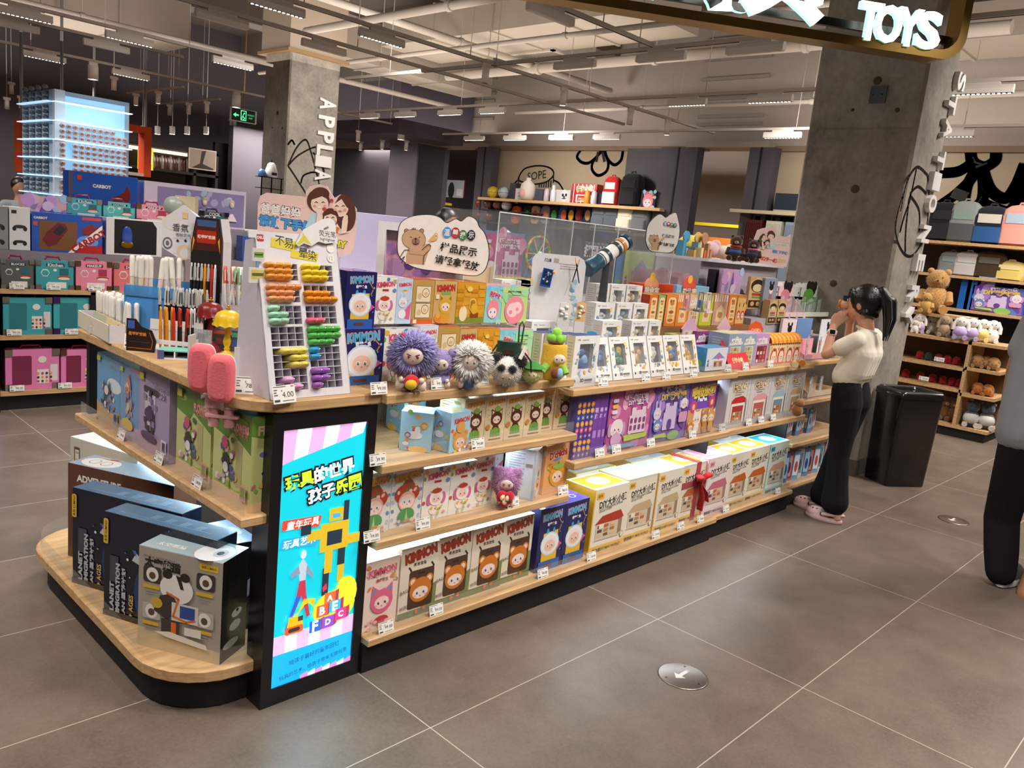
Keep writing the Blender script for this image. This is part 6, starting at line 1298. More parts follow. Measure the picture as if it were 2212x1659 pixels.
m=MB();m.tube([c+u_*-.052+n_*.012+Vector((0,0,z))for z in(-.03,0,.03)],[.014,.018,.012],'#e8a0a0',FUR,10);m.tube([c+u_*-.045+n_*.02+Vector((0,0,z))for z in(-.03,0,.028)],[.006,.008,.006],'#7fb4dc',FUR,8);m.obj('ear_flap',t)
# panda pouch
P=atZ(1092,832,ZA);t,c,n_,u_=plush(P,'black and white panda plush hanging from a dark green knitted pouch',.05,'#efebe4','#ead8c6','#6a6a3a',.012,900,['#f2eee8','#e3ded6'],None,fy=-.55)
for k in(-1,1):
 m=MB();p=c+u_*(k*.042)+Vector((0,0,.038));m.ell(p,(.022,.02,.02),'#161514',FUR);m.fuzz(p,(.022,.02,.02),240,.011,'#161514',FUR,cols=['#161514','#26241f']);m.obj('ear',t)
 m=MB();p=c+u_*(k*.019)+n_*.042+Vector((0,0,.012));m.ell(p,(.013,.012,.011),'#161514',FUR);m.fuzz(p,(.013,.012,.011),120,.007,'#161514',FUR);m.obj('eye_patch',t)
m=MB();b=Vector((0,0,.09))-n_*.04;R_=[]
for z,r in((-.06,.05),(-.03,.056),(.01,.05),(.045,.042),(.06,.045)):R_.append([tuple(b+Vector((0,0,z))+u_*(r*math.cos(a))+n_*(r*.6*math.sin(a)))for a in[2*PI*j/24 for j in range(24)]])
m.rings(R_,'#1c3a2e',CLO);m.obj('knitted_pouch',t)
m=MB();q=b+n_*.034+Vector((0,0,.025));M=Matrix.Translation(q)@Matrix((u_,n_,Vector((0,0,1)))).transposed().to_4x4();m.box((-.018,-.003,-.008),(.018,.001,.008),'#3a221a',CAR,M);m.obj('leather_patch',t)
m=MB();m.tube([b+u_*.03+Vector((0,0,.05)),b+u_*.028+Vector((0,0,.12)),b+u_*.036+Vector((0,0,.135)),b+u_*.044+Vector((0,0,.12)),b+u_*.04+Vector((0,0,.05))],.0028,'#1e4a30',RUB,8);m.obj('hanging_loop',t);m=MB()
m.tube([b+u_*-.04+Vector((0,0,.05)),b+u_*-.07+Vector((0,0,.0)),b+u_*-.06+Vector((0,0,-.06))],.003,'#1e4a30',RUB,8);m.obj('carry_cord',t);m=MB();m.tube([b+u_*.045+Vector((0,0,.04))+n_*.02,b+u_*.08+Vector((0,0,0))+n_*.02,b+u_*.085+Vector((0,0,-.04))+n_*.02],.003,'#232323',RUB,8);m.obj('carry_cord',t)
m=MB();m.box((-.005,-.004,-.03),(.005,.004,.02),'#e6e2da',PLA,Matrix.Translation(b+u_*.05+n_*.05+Vector((0,0,.035)))@Matrix.Rotation(.5,4,'Y'));m.obj('security_tag',t)
P=atZ(1147,828,ZA);t,c,n_,u_=plush(P,'pale green plush with a leafy hat and sleepy snout',.036,'#d3cf8a','#e9dfa6','#6a4a2a',.009,700,['#d6d391','#c6c47c'],None)
m=MB();R_=[[tuple(c+Vector((0,0,.043-.012*k))+u_*((.012+.017*k)*math.cos(a)*(1+.08*k*math.cos(5*a)))+n_*((.012+.015*k)*math.sin(a)))for a in[2*PI*j/30 for j in range(30)]]for k in range(3)];m.rings(R_[::-1],'#3f8a3a',CLO);m.obj('leaf_hat',t)
P=atZ(1192,820,ZA);t=thing('plush_toy','yellow pineapple bag plush with a small face and green leaf top','plush toy',P);n_=Vector((CAM.x-P.x,CAM.y-P.y,0)).normalized();u_=Vector((0,0,1)).cross(n_)
m=MB();R_=[[tuple(Vector((0,0,z))+u_*(r*math.cos(a))+n_*(r*.62*math.sin(a)))for a in[2*PI*j/26 for j in range(26)]]for z,r in((.0,.03),(.02,.046),(.07,.05),(.115,.044),(.13,.047),(.135,.043))];m.rings(R_,'#e2b83a',CLO);m.fuzz((0,0,.07),(.05,.034,.055),500,.006,'#e8c24a',FUR,cols=['#e8c24a','#dcae30']);m.obj('body',t)
m=MB();[m.ell(Vector((0,0,.155))+u_*(.022*math.cos(a))+n_*(.016*math.sin(a)),(.016,.014,.018),'#7fbf3f',FUR,10,7)for a in[k*1.05 for k in range(6)]];m.ell((0,0,.175),(.02,.018,.022),'#8fce4a',FUR);m.ell((0,0,.142),(.034,.026,.014),'#6b3a1e',CLO);m.obj('leaf_top',t)
toy_face(t,u_*.02+n_*.042+Vector((0,0,.085)),.023,n_,'#f0d2bd','#3f5a9a')
for k,c_ in((-1,'#8fbf4a'),(1,'#8fbf4a')):m=MB();m.tube([u_*(k*.03+.005)+n_*.035+Vector((0,0,.06)),u_*(k*.045+.005)+n_*.05+Vector((0,0,.035))],[.014,.012],c_,FUR,10);m.obj('arm',t)
m=MB();m.ell(u_*.012+n_*.05+Vector((0,0,.035)),(.024,.014,.022),'#7a4422',CLO);m.ell(u_*.026+n_*.054+Vector((0,0,.035)),(.013,.012,.02),'#8fb4d8',CLO);m.obj('held_cookie',t)
# pink fluffy toy on the third shelf
P=atZ(1090,1090,.468);t,c,n_,u_=plush(P,'pink lilac fluffy plush holding a red heart, between the printed boxes',.048,'#cf9ad0','#f1ded6','#a8641e',.016,1200,['#cf9ad0','#d9a9d9','#c28ac6','#d7a3c0'],'#c98ab4',stern=True,ears='#cf9ad0',paws='#efdccb')
m=MB();p=Vector((0,0,.042))+n_*.062
for k in(-1,1):m.ell(p+u_*(k*.014)+Vector((0,0,.008)),(.022,.014,.022),'#c02030',CLO)
m.ell(p-Vector((0,0,.012)),(.022,.014,.024),'#c02030',CLO);m.obj('red_heart',t)
m=MB();q=p+n_*.013
for k in(-1,1):m.ell(q+u_*(k*.009)+Vector((0,0,.006)),(.013,.006,.012),'#ecdcae',CLO)
m.ell(q-Vector((0,0,.008)),(.013,.006,.013),'#ecdcae',CLO);[m.ell(q+u_*(k*.006)+n_*.006+Vector((0,0,.0)),(.002,.002,.006),'#222',PLA,6,5)for k in(-1,1)];m.obj('heart_patch',t)
# --- unit B: white window boxes
ZB=.901
def window_box(P,w,h,d,label,rz=0.0,lean=0.0,seed=1,fill=None,top='#eceaea',side='#d9d6d2',orange=False,group='white window boxes'):
 g=random.Random(seed);t=thing('craft_box',label,'box',P,rz,group);t.rotation_euler=(-lean,0,rz);fill=fill or g.choice(['#e6e3de','#dcd9d6','#cfd4d8','#e9e6df'])
 x0,x1,z0,z1=.22*w,.78*w,.34*h,.84*h
 m=MB()
 for a,b in(((0,0,0),(w,d,z0)),((0,0,z1),(w,d,h)),((0,0,z0),(x0,d,z1)),((x1,0,z0),(w,d,z1)),((x0,d-.003,z0),(x1,d,z1))):m.box(a,b,'#e6e4e2',CAR)
 F,R_,L_,T_=box_faces(m,w,d,h,CAR);T_.rect(0,0,1,1,top);L_.rect(0,0,1,1,side);smalltext(L_,.2,.85,.6,9,'#a9a5a0',.06);smalltext(R_,.2,.85,.6,6,'#b5b1ac',.06)
 F.text('风泽',.16,.92,.12,'#45423f',None,.0);F.rect(.3,.905,.55,.925,'#a5a19c');F.ell(.14,.12,.045,.045,'#1f1e1d',12);F.text('3D',.44,.13,.14,'#3a3836',None,.05);F.rect(.54,.105,.86,.15,'#6f6a64');F.rect(.54,.07,.82,.09,'#b5b0aa')
 wv=['#8fb4d6','#c9a23c','#7fa8c9','#e0bb5a','#a9c4d8','#6f93b8','#d9d2c0']if not orange else['#e0a93c','#d99a2a','#ecc86a','#c98a3a']
 for i in range(16):
  a=i*.45;px=.2+.6*g.random();py=.22+.12*g.random()if i<9 else .3+.45*g.random();px=px if i<9 else g.choice([.16,.84])+.06*(g.random()-.5);F.ell(px,py,.035+.03*g.random(),.03+.02*g.random(),g.choice(wv),8,g.random()*180)
 F.ell(.78,.82,.065,.065,'#e3b23a' if orange or seed%2 else '#dfe6ee',14);F.ell(.78,.82,.045,.045,'#f3dc93' if orange or seed%2 else '#8fa6c4',12)
 m.obj('carton',t)
 m=MB();m.box((x0,d*.45,z0),(x1,d-.003,z1),'#57545a' if seed%3 else '#8c8a88',CAR)
 for i in range(6):m.ell((x0+(x1-x0)*g.uniform(.25,.75),d*.4,z0+(z1-z0)*g.uniform(.15,.75)),((x1-x0)*.24,d*.22,(z1-z0)*.17),fill if i<4 else g.choice(wv),PLA,10,7)
 m.obj('figure_inside',t)
 m=MB();m.box((x0,.001,z0),(x1,.0018,z1),'#fff',ACR);m.obj('window',t);return t
e=[.918]
for k in range(5):
 P=Vector((e[0]-.012*k,.365+.047*k,ZB));window_box(P,.155,.205-.004*k,.043,'%s of the blue lidded window boxes stacked front to back, counted from the shelf edge'%ORD[k],0,0,2+k,'#4a6aa8',top='#34487c',side='#e3dcc8',group='blue lidded window boxes')
pb=((1287,1325),(1326,1368),(1369,1406),(1407,1440),(1441,1476),(1477,1510))
for k,(a,b)in enumerate(pb):
 xa,xb=atY(a,800,.41).x,atY(b,800,.41).x
 window_box(Vector((xa,.405,ZB+.002)),min(xb-xa,.15)-.003,.185,.035,'%s leaning white window box in the front row, counted from the blue lidded ones'%ORD[k],0,.30,10+k,['#3f6aa8','#4a8a6a','#d9a25a','#d9d6d2','#5a86c4','#c9a86a'][k%6],orange=k>3,group='front row of leaning window boxes')
 # white stepped stand behind, with three tiers of upright boxes
st=thing('stepped_stand','white stepped stand under the rear tiers of window boxes','stand',(1.0,.62,ZB))
MB().box((0,0,0),(1.15,.36,.05),'#d9d7d6',CAR).obj('step',st);MB().box((0,.10,.05),(1.15,.36,.12),'#d5d3d2',CAR).obj('step',st);MB().box((0,.2,.12),(1.15,.36,.2),'#d1cfce',CAR).obj('step',st)
TIER=(('first',.63,ZB+.051,((1303,1352),(1366,1402),(1404,1430),(1150,1213))),('second',.73,ZB+.121,((1284,1326),(1330,1364),(1366,1398),(1140,1190))),('third',.83,ZB+.201,((1280,1310),(1312,1344),(1346,1380),(1118,1160),(1076,1108),(1109,1146))))
q=0
for nm,y,z,L in TIER:
 for j,(a,b)in enumerate(L):
  xa,xb=atY(a,690,y).x,atY(b,690,y).x;w_=min(xb-xa,.15);q+=1
  window_box(Vector((xa,y,z)),w_-.003,.17,.06,'upright white window box on the %s step, %s from the %s'%(nm,ORD[j]if j<3 else ORD[j-3],'telescope side' if j<3 else 'white easel board'),0,0,30+q,orange=j==2,group='white window boxes on the steps')
  # easel board with painted plaster pieces
bp=[PD(x,y,3.42)for x,y in((1142,700),(1150,560),(1156,550),(1166,546),(1250,554),(1262,562),(1266,575),(1250,706))]
def paint_b(f,pf):
 f.text('风泽',*pf(1184,562),.13,'#3d3a38',None,.02);f.rect(*pf(1196,567),*pf(1208,559),'#a9a6a2')
 for i in range(3):f.rect(pf(1208+3*(i>0),570)[0],pf(1208,570+5*i)[1],pf(1244,570)[0],pf(1208,568.5+5*i)[1],'#b5b2ae')
 for i in range(10):f.ell(*pf(1243-6*math.sin(i*.7)-i*.8,610+i*8.5),.035,.06,['#9fc4d8','#bcd6e2','#7fa8c4','#d9e6ea'][i%4],10,i*30)
 f.ell(*pf(1149,608),.03,.07,'#e3cf8a',10,10)
eb,uu_,vv_=card_sign(bp,PD(1205,690,3.42,ZB+.001+.0),.012,'#e3e2e6','easel_board','white easel board with sample craft pieces and two brushes','display board',paint_b,-CFW)
o_=eb.location
m=MB();p=PD(1181,600,3.40)-o_;M=Matrix.Translation(p)@Matrix.Rotation(CRZ,4,'Z')@Matrix.Rotation(.12,4,'Y');m.box((-.022,-.006,-.038),(.022,.006,.038),'#1f4f9e',PLA,M);f=Face(m,M@Vector((-.017,-.006,-.03)),(M.to_3x3()@Vector((.034,0,0))),(M.to_3x3()@Vector((0,0,.064))),PLA);f.rect(0,0,1,1,'#16305a');spots_(f,4,12,['#6a9ac8','#c9d4a0','#2f5a8a','#d9d6a8'],(.05,.16),(.1,.2,.9,.9));m.ell(M@Vector((.024,-.008,.03)),(.008,.005,.008),'#e3b52a',PLA);m.obj('blue_frame_piece',eb)
for(a,b)in(((1252,560),(1236,610)),((1243,556),(1251,612))):
 m=MB();p0,p1=PD(*a,3.39)-o_,PD(*b,3.385)-o_;m.tube([p0,p0+(p1-p0)*.25],[.0015,.0028],'#d9a25a',PLA,8);m.tube([p0+(p1-p0)*.25,p1],[.0028,.0022],'#1b1a1c',PLA,8);m.obj('brush',eb)
for nm,px,py,w_,h_,c_,lab in(('plaster_piece',1206,672,.05,.075,'#ece8de','unpainted cream plaster piece standing before the easel board'),('plaster_piece',1244,672,.042,.085,'#efc08a','painted orange plaster piece standing before the easel board'),('plaster_piece',1218,735,.045,.06,'#4f8fd0','blue painted plaster frame before the blue lidded boxes'),('plaster_piece',1265,730,.045,.06,'#3fa0c9','turquoise painted plaster frame between two brown bottles')):
 p=PD(px,py,3.35 if py<700 else 3.27,None);p.z=max(p.z-h_/2,ZB+.001);m=MB();g=random.Random(px);m.prism([(0,0),(w_,0),(w_*.98,h_*.9),(w_*.6,h_),(w_*.1,h_*.94)],.016,c_,PLA);[m.ell((w_*g.uniform(.2,.8),-.003,h_*g.uniform(.2,.8)),(w_*.18,.006,w_*.16),g.choice([c_,'#f3e6c4','#e9a0a0','#ffffff']if c_!='#ece8de' else['#f3f0e8','#e3dfd4']),PLA,10,7)for i in range(7)]
 b_=MB();zb_=p.z-ZB
 if zb_>.005:m.box((0,0,-zb_),(w_,.03,-.0),'#e3e0de',CAR)
 tag(m.obj(nm,None,p,CRZ),lab,'craft piece')
for px,lab in((1246,'first small brown glass bottle among the craft frames'),(1288,'second small brown glass bottle beside the turquoise frame')):
 p=PD(px,738,3.25,ZB);tag(MB().lathe([(.009,0),(.0095,.003),(.0095,.03),(.006,.036)],'#4a2412',PLA,14,cap=True).lathe([(.0075,.036),(.0075,.055),(.001,.056)],'#171513',PLA,14).obj('glass_bottle',None,p),lab,'bottle')
 # --- UNIT C TOP: FOOD SHOP AND DOLLHOUSE MINI KITS
ZCt=.906
@art('house_tall')
def _(F,R,L,T):
 F.poly([(.06,.72),(.35,.86),(.5,.94),(.68,.86),(.95,.74),(.95,.68),(.06,.66)],'#e8e4d4');F.text('梦幻屋',.5,.77,.66,'#f7f4ea',None,.06,0,'#8aa0b4',.05);F.rect(.16,.08,.86,.62,'#d9d6b8');g=random.Random(4)
 for i in range(12):F.rect(*(lambda x,y:(x,y,x+.14,y+.1))(.2+.2*(i%3),.1+.13*(i//3)),g.choice(['#c9a86a','#8f9a6a','#e9e3cf','#a87a4a','#b9c08a','#d9c48a']))
 smalltext(L,.2,.85,.5,5,'#ffffff',.08);R.rect(0,0,1,1,'#d9d3cc')
@art('house_red')
def _(F,R,L,T):
 F.poly([(.06,.72),(.5,.92),(.95,.74),(.95,.68),(.06,.66)],'#ead6e4');F.text('梦幻屋',.5,.77,.66,'#f7eef4',None,.06,0,'#a888b4',.05);F.rect(.14,.06,.86,.62,'#8a2a3a');g=random.Random(6)
 for i in range(12):F.rect(*(lambda x,y:(x,y,x+.14,y+.1))(.18+.22*(i%3),.08+.13*(i//3)),g.choice(['#c9485a','#e9c0a8','#6a1a2a','#d98a7a','#f0d9cf']))
@art('house_small')
def _(F,R,L,T):
 F.text('启木',.1,.35,.18,'#2c5a94',None,.05,90);F.poly([(.26,.5),(.58,.82),(.92,.5)],'#7f9ac4');F.rect(.32,.12,.86,.52,'#e6ddec');F.rect(.38,.16,.8,.42,'#b98a6a');F.ell(.58,.6,.08,.07,'#d96aa0');[F.rect(.4+.13*i,.18,.49+.13*i,.36,('#6a4a3a','#d9b08a','#8a5a6a')[i])for i in range(3)];T.rect(0,0,1,1,'#4f9fd4');L.rect(0,0,1,1,'#3f8fc9');L.ell(.5,.3,.3,.2,'#6fb84a')
@art('carrot')
def _(F,R,L,T):
 for i in range(7):F.rect(i/7,.9,(i+.5)/7,1,'#d9541f')
 for x in(.27,.74):
  F.ell(x,.34,.2,.27,'#d8402a',18);F.ell(x,.32,.15,.2,'#f3e3cd',16);F.poly([(x-.02,.6),(x+.02,.6),(x+.05,.75),(x,.68),(x-.05,.74)],'#4a5a2a');[F.ell(x+k*.05,.33,.018,.03,'#3a2a22',8)for k in(-1,1)];F.line([(x-.04,.24),(x+.04,.24)],.012,'#3a2a22')
 F.rect(0,0,1,.06,'#e0592a');spots_(F,3,8,['#e9a04a','#c9a86a'],(.02,.04),(.05,.65,.95,.85));spots_(L,5,7,['#d8402a','#e9a04a'],(.08,.14),(.1,.1,.9,.8))
@art('truck')
def _(F,R,L,T):
 F.rrect(.2,.1,.9,.92,.2,'#f0d9a0');F.text('美食',.55,.8,.4,'#b5401f',None,.05);[F.ell(.55,.2+.13*i,.26-.02*i,.09,c)for i,c in enumerate(('#c9702a','#e9b06a','#a85a2a','#e3c98a','#c9803a'))];L.rect(0,0,1,1,'#c8402a');L.text('美食车',.5,.55,.14,'#f3d9b4',.5,.03);T.rect(0,0,1,1,'#e9b45a')
@art('awning')
def _(F,R,L,T):
 for i in range(6):F.rect(i/6,.78,(i+.5)/6,1,'#f3ead8')
 F.poly([(.2,.12),(.2,.5),(.5,.68),(.8,.5),(.8,.12)],'#e6cfa0');F.ell(.5,.35,.18,.12,'#c98a5a');F.ell(.5,.5,.1,.07,'#f0e0b4')
def std(key,a,b,pyb,pyt,y,z,d,col,label,top=None,group=None,mat=GLO):
 xa,xb=atY(a,pyb,y).x,atY(b,pyb,y).x;h=atY((a+b)/2,pyt,y).z-z
 return carton(key,(xa+.001,y,z),xb-xa-.002,d,max(h,.02),col,label,group=group,top=top,mat=mat)
yF=.40
std('house_small',1522,1566,800,752,yF,ZCt,.1,'#dfe4ec','small blue and white dollhouse box in the front corner of the green tray','#4f9fd4')
GH='tall dollhouse boxes'
std('house_tall',1566,1598,795,722,yF+.03,ZCt,.12,'#8fa6c4','first tall pale blue dollhouse box with a roof print','#cfe0a8',GH);std('house_tall',1598,1625,792,722,yF+.03,ZCt,.12,'#8fa6c4','second tall pale blue dollhouse box with a roof print','#d9cfe8',GH);std('house_red',1625,1654,790,722,yF+.03,ZCt,.12,'#c9a0d4','tall mauve dollhouse box with a red window','#d9b0e0',GH)
std('house_tall',1530,1550,775,722,yF+.16,ZCt,.1,'#9fcf6a','green dollhouse box behind the small blue one','#cfe0a8');std('house_red',1497,1528,775,716,yF+.17,ZCt,.1,'#8a3a78','plum dollhouse box at the tray corner, nearer the window boxes','#b06aa8')
# carrot boxes with arched lids
def carrot_box(P,w,d,h,label,rz=0.0,arch=True):
 t=thing('carrot_box',label,'box',P,rz,'orange carrot boxes');m=MB();m.box((0,0,0),(w,d,h),'#ecd9b0',CAR);F,R_,L_,T_=box_faces(m,w,d,h,CAR);ART['carrot'](F,R_,L_,T_);m.obj('carton',t)
 m=MB();n=10;R=[[(x,d*(.5-.56*math.cos(PI*i/n)),h+d*.5*math.sin(PI*i/n))for i in range(n+1)]for x in(0,w)]
 for i in range(n):
  for k in range(8):
   xa,xb=w*k/8,w*(k+1)/8;m.add([(xa,*R[0][i][1:]),(xb,*R[0][i][1:]),(xb,*R[0][i+1][1:]),(xa,*R[0][i+1][1:])],[(0,1,2,3)],'#e8801f' if k%2 else '#f2b24a',CAR)
 m.obj('arched_lid',t);m=MB();m.add([(0.001,y,z)for x,y,z in R[0]],[tuple(range(n+1))],'#a81a14',CAR);m.add([(w-.001,y,z)for x,y,z in R[1]],[tuple(range(n,-1,-1))],'#c8261a',CAR);m.obj('lid_end',t);return t
xa,xb,xc=atY(1658,790,.42).x,atY(1692,790,.42).x,atY(1724,785,.42).x
carrot_box((xa,.42,ZCt),xb-xa-.003,.10,.115,'orange carrot box with an arched striped lid, front row, beside the mauve dollhouse box');carrot_box((xb,.42,ZCt),xc-xb-.003,.10,.115,'orange carrot box with an arched striped lid, front row, at the shelf end')
C2=thing('stepped_stand','wooden coloured stepped stand under the food shop boxes','stand',(2.0,.62,.9005));MB().box((.02,0,.0055),(1.1,.38,.08),'#8f6a48',CAR).obj('step',C2);MB().box((.02,.14,.08),(1.1,.38,.165),'#8f6a48',CAR).obj('step',C2);MB().box((.02,.26,.165),(1.1,.38,.25),'#9a90a0',CAR).obj('step',C2)
z1,z2,z3=.9015+.08,.9015+.165,.9015+.25
xa,xb,xc=atY(1630,735,.60).x,atY(1660,735,.60).x,atY(1692,735,.60).x
# open display lid standing over the carrot boxes
m=MB();w_=.17;m.prism([(0,0),(w_,0),(w_+.01,.09),(w_*.8,.125),(w_*.45,.135),(w_*.1,.115),(0,.09)],.004,'#cf5a2a',CAR);f=Face(m,(0,0,0),(w_,0,0),(0,0,.13));f.rect(.05,.05,.95,.2,'#e0321a');f.ell(.3,.5,.15,.17,'#e6cfae');f.ell(.3,.5,.12,.14,'#d9472a');f.text('胡萝卜',.66,.6,.5,'#f2d0a4',None,.05);f.line([(.5,.35),(.9,.36)],.02,'#f2d0a4');P=Vector((atY(1612,740,.60).x,.60,ZCt+.077));tag(m.obj('carrot_sign',None,P),'open orange display lid printed with carrots above the carrot boxes','sign')
carrot_box((P.x+.03,.52,ZCt),.15,.075,.115,'orange carrot box with an arched lid in the second row under the open display lid')
# green and brown house trays
def house_tray(px0,px1,pyb,y,z,c,roof,label):
 xa,xb=atY(px0,pyb,y).x,atY(px1,pyb,y).x;w_=xb-xa;t=thing('house_tray',label,'display tray',(xa,y,z));m=MB();m.box((0,0,0),(w_,.07,.07),c,CAR);f=Face(m,(0,0,0),(w_,0,0),(0,0,.07));f.poly([(.5,.25),(.5,.75),(.72,1),(.97,.75),(.97,.25)],'#ecebe0');f.text('梦幻屋',.73,.6,.42,'#f7f5ee',None,.05,0,'#9aa88a',.06);f.ell(.72,.3,.1,.05,'#c96aa0' if roof[1]=='c' else '#a8641a');m.obj('tray_body',t)
 m=MB();a=w_*.12;b=w_*.5;m.prism([(a,.0),(b,.0),(b,.1),(b+.012,.1),((a+b)/2,.165),(a-.012,.1),(a,.1)],.004,roof,CAR,Matrix.Translation((0,-.006,0)));f=Face(m,(a,-.006,0),(b-a,0,0),(0,0,.1));f.rect(.12,.06,.88,.92,'#d9c8b0');[f.rect(.2+.24*(i%3),.1+.2*(i//3),.36+.24*(i%3),.25+.2*(i//3),('#b98a6a','#e9dfc4','#8f9a7a')[i%3])for i in range(12)];m.obj('house_cutout',t)
house_tray(1462,1538,720,.60,ZCt+.077,'#b4cc72','#cfa6bc','green display tray with a lilac roofed house cut-out');house_tray(1540,1606,716,.60,ZCt+.077,'#c08a5a','#cfa6ac','brown display tray with a pink roofed house cut-out')
KS=(('truck',1398,1416,'#e0742a'),('truck',1417,1432,'#8fae6a'),('truck',1434,1458,'#e8872f'),('awning',1459,1484,'#e9882f'),('house_tall',1485,1508,'#d9c0a0'),('awning',1510,1536,'#b9cc3a'),('awning',1538,1568,'#c9a08a'),('truck',1569,1586,'#e0863a'),('carrot',1588,1606,'#ecc27a'))
for i,(k,a,b,c)in enumerate(KS):std(k,a,b,690,637,.78,z2,.1,c,'%s narrow food shop box of the orange row, counted from the window boxes'%ORD[i],'#ecc25a','narrow food shop boxes')
xq=atY(1380,690,.74).x;m=MB();m.box((0,0,0),(.012,.14,.11),'#e9b878','clear_pink');m.box((0,-.0,0),(.1,.003,.06),'#e9b878','clear_pink');tag(m.obj('clear_tray',None,(xq,.765,z2)),'clear orange tray corner at the start of the food shop row','tray')
def header_card(a,b,pyb,pyt,y,z,c,txt,label,bump=True,c2='#f0c24a'):
 xa,xb=atY(a,pyb,y).x,atY(b,pyb,y).x;h=atY(a,pyt,y).z-z;w_=xb-xa;t=thing('header_box',label,'display box',(xa,y,z));m=MB();m.box((0,0,0),(w_,.06,h*.75),c,CAR);f=Face(m,(0,0,0),(w_,0,0),(0,0,h*.75));[f.rect(i/12,0,(i+.5)/12,.8,'#d93a22' if c[1]=='d' else '#a9d4ea')for i in range(12)];m.obj('carton',t)
 m=MB();x0=w_*.35;pts=[(x0+w_*.2*math.cos(2*PI*i/16),h*.7+h*(.24 if c[1]=='d' else .36)*math.sin(2*PI*i/16))for i in range(16)];m.prism(pts,.003,'#f2b08a' if c[1]=='d' else '#e8584a',CAR,Matrix.Translation((0,-.005,0)));f=Face(m,(0,-.005,0),(w_,0,0),(0,0,h));f.ell(.35,.95,.07,.07,c2);f.text(txt,.37,.55,.4,'#f4ead8',None,.06,0,'#3a4a8a',.05);m.obj('cut_out',t)
header_card(1376,1453,634,592,.95,z3-.02,'#de4a26','美食车','red and orange header box with a food cart emblem');header_card(1460,1530,636,598,.95,z3-.02,'#8fc4e4','动物园','pale blue header box with a pointed red emblem')
carrot_box((atY(1532,640,.88).x,.87,z3),.16,.08,.02,'low orange box with an arched lid in the rear, by the blue header box');carrot_box((atY(1572,645,.85).x+.02,.80,z2+.085),.13,.06,.02,'orange arched box standing in front of the rear one')
# pouches and cards in the rear of unit C
def slabcard(a,b,pyb,pyt,y,z,d,col,label,name='toy_pack',key='none',mat=GLO,top=None):xa,xb=atY(a,pyb,y).x,atY(b,pyb,y).x;return carton(key,(xa,y,z),xb-xa,d,atY(a,pyt,y).z-z,col,label,name=name,mat=mat,top=top)
@art('pony')
def _(F,R,L,T):spots_(F,5,14,['#d9a8e0','#9f8ad0','#f0c9d9','#b9d0f0'],(.08,.18));F.poly([(.35,.1),(.5,.95),(.62,.5),(.75,.1)],'#7a66b8');F.ell(.55,.5,.12,.12,'#e9d4ee');F.rect(.7,.15,.92,.22,'#4a5ac0')
@art('burger')
def _(F,R,L,T):F.poly([(.05,.05),(.95,.05),(.98,.85),(.5,1),(.02,.85)],'#d9b98a');F.ell(.5,.72,.42,.2,'#2f261f');F.ell(.5,.66,.3,.12,'#e9d2a4');F.rect(.2,.42,.8,.5,'#b5402a');F.rect(.2,.34,.8,.4,'#6f9a4a');F.rect(.05,.05,.95,.28,'#3a2c22');F.ell(.3,.17,.12,.07,'#d9a86a');F.ell(.65,.17,.12,.07,'#d9a86a')
@art('girl')
def _(F,R,L,T):F.ell(.55,.62,.14,.13,'#f3ddd2');F.ell(.55,.72,.16,.12,'#1d1a1c');[F.ell(.55+k*.12,.85,.06,.07,'#1d1a1c')for k in(-1,1)];F.poly([(.45,.5),(.65,.5),(.72,.12),(.4,.12)],'#a86a7a');F.ell(.5,.2,.08,.05,'#c98a9a');T.rect(0,0,1,1,'#e9ebee')
slabcard(1542,1560,612,582,.97,z3,.05,'#1a1622','black starry pack behind the orange arched boxes');slabcard(1558,1600,622,580,.93,z3,.03,'#c9b0dc','lilac printed pouch with a long haired figure','toy_pouch','pony');slabcard(1616,1650,642,597,.88,z3,.02,'#c9a878','tan card pack shaped like a burger bun','toy_pack','burger');slabcard(1648,1676,640,600,.86,z3,.05,'#8b98a8','slate grey box printed with a girl in pink','toy_box','girl',CAR,'#e9ebee')
slabcard(1659,1676,684,648,.80,z2,.05,'#c9a878','first box of bun toys beside the slate box','toy_box','burger');slabcard(1678,1696,682,648,.80,z2,.05,'#c9a878','second box of bun toys beside the slate box','toy_box','burger')
m=MB();P=Vector((atY(1597,620,.95).x,.955,z3));g=random.Random(3);m.box((0,0,0),(.15,.004,.14),'#fff',ACR);[m.ell((g.uniform(.03,.12),.02,g.uniform(.03,.1)),(.03,.016,.03),g.choice(['#c9c4cc','#b9b4be','#d9c4cc']),FUR,10,8)for i in range(6)];tag(m.obj('bagged_plush',None,P),'grey plush toy in a clear bag behind the burger pack','plush toy')
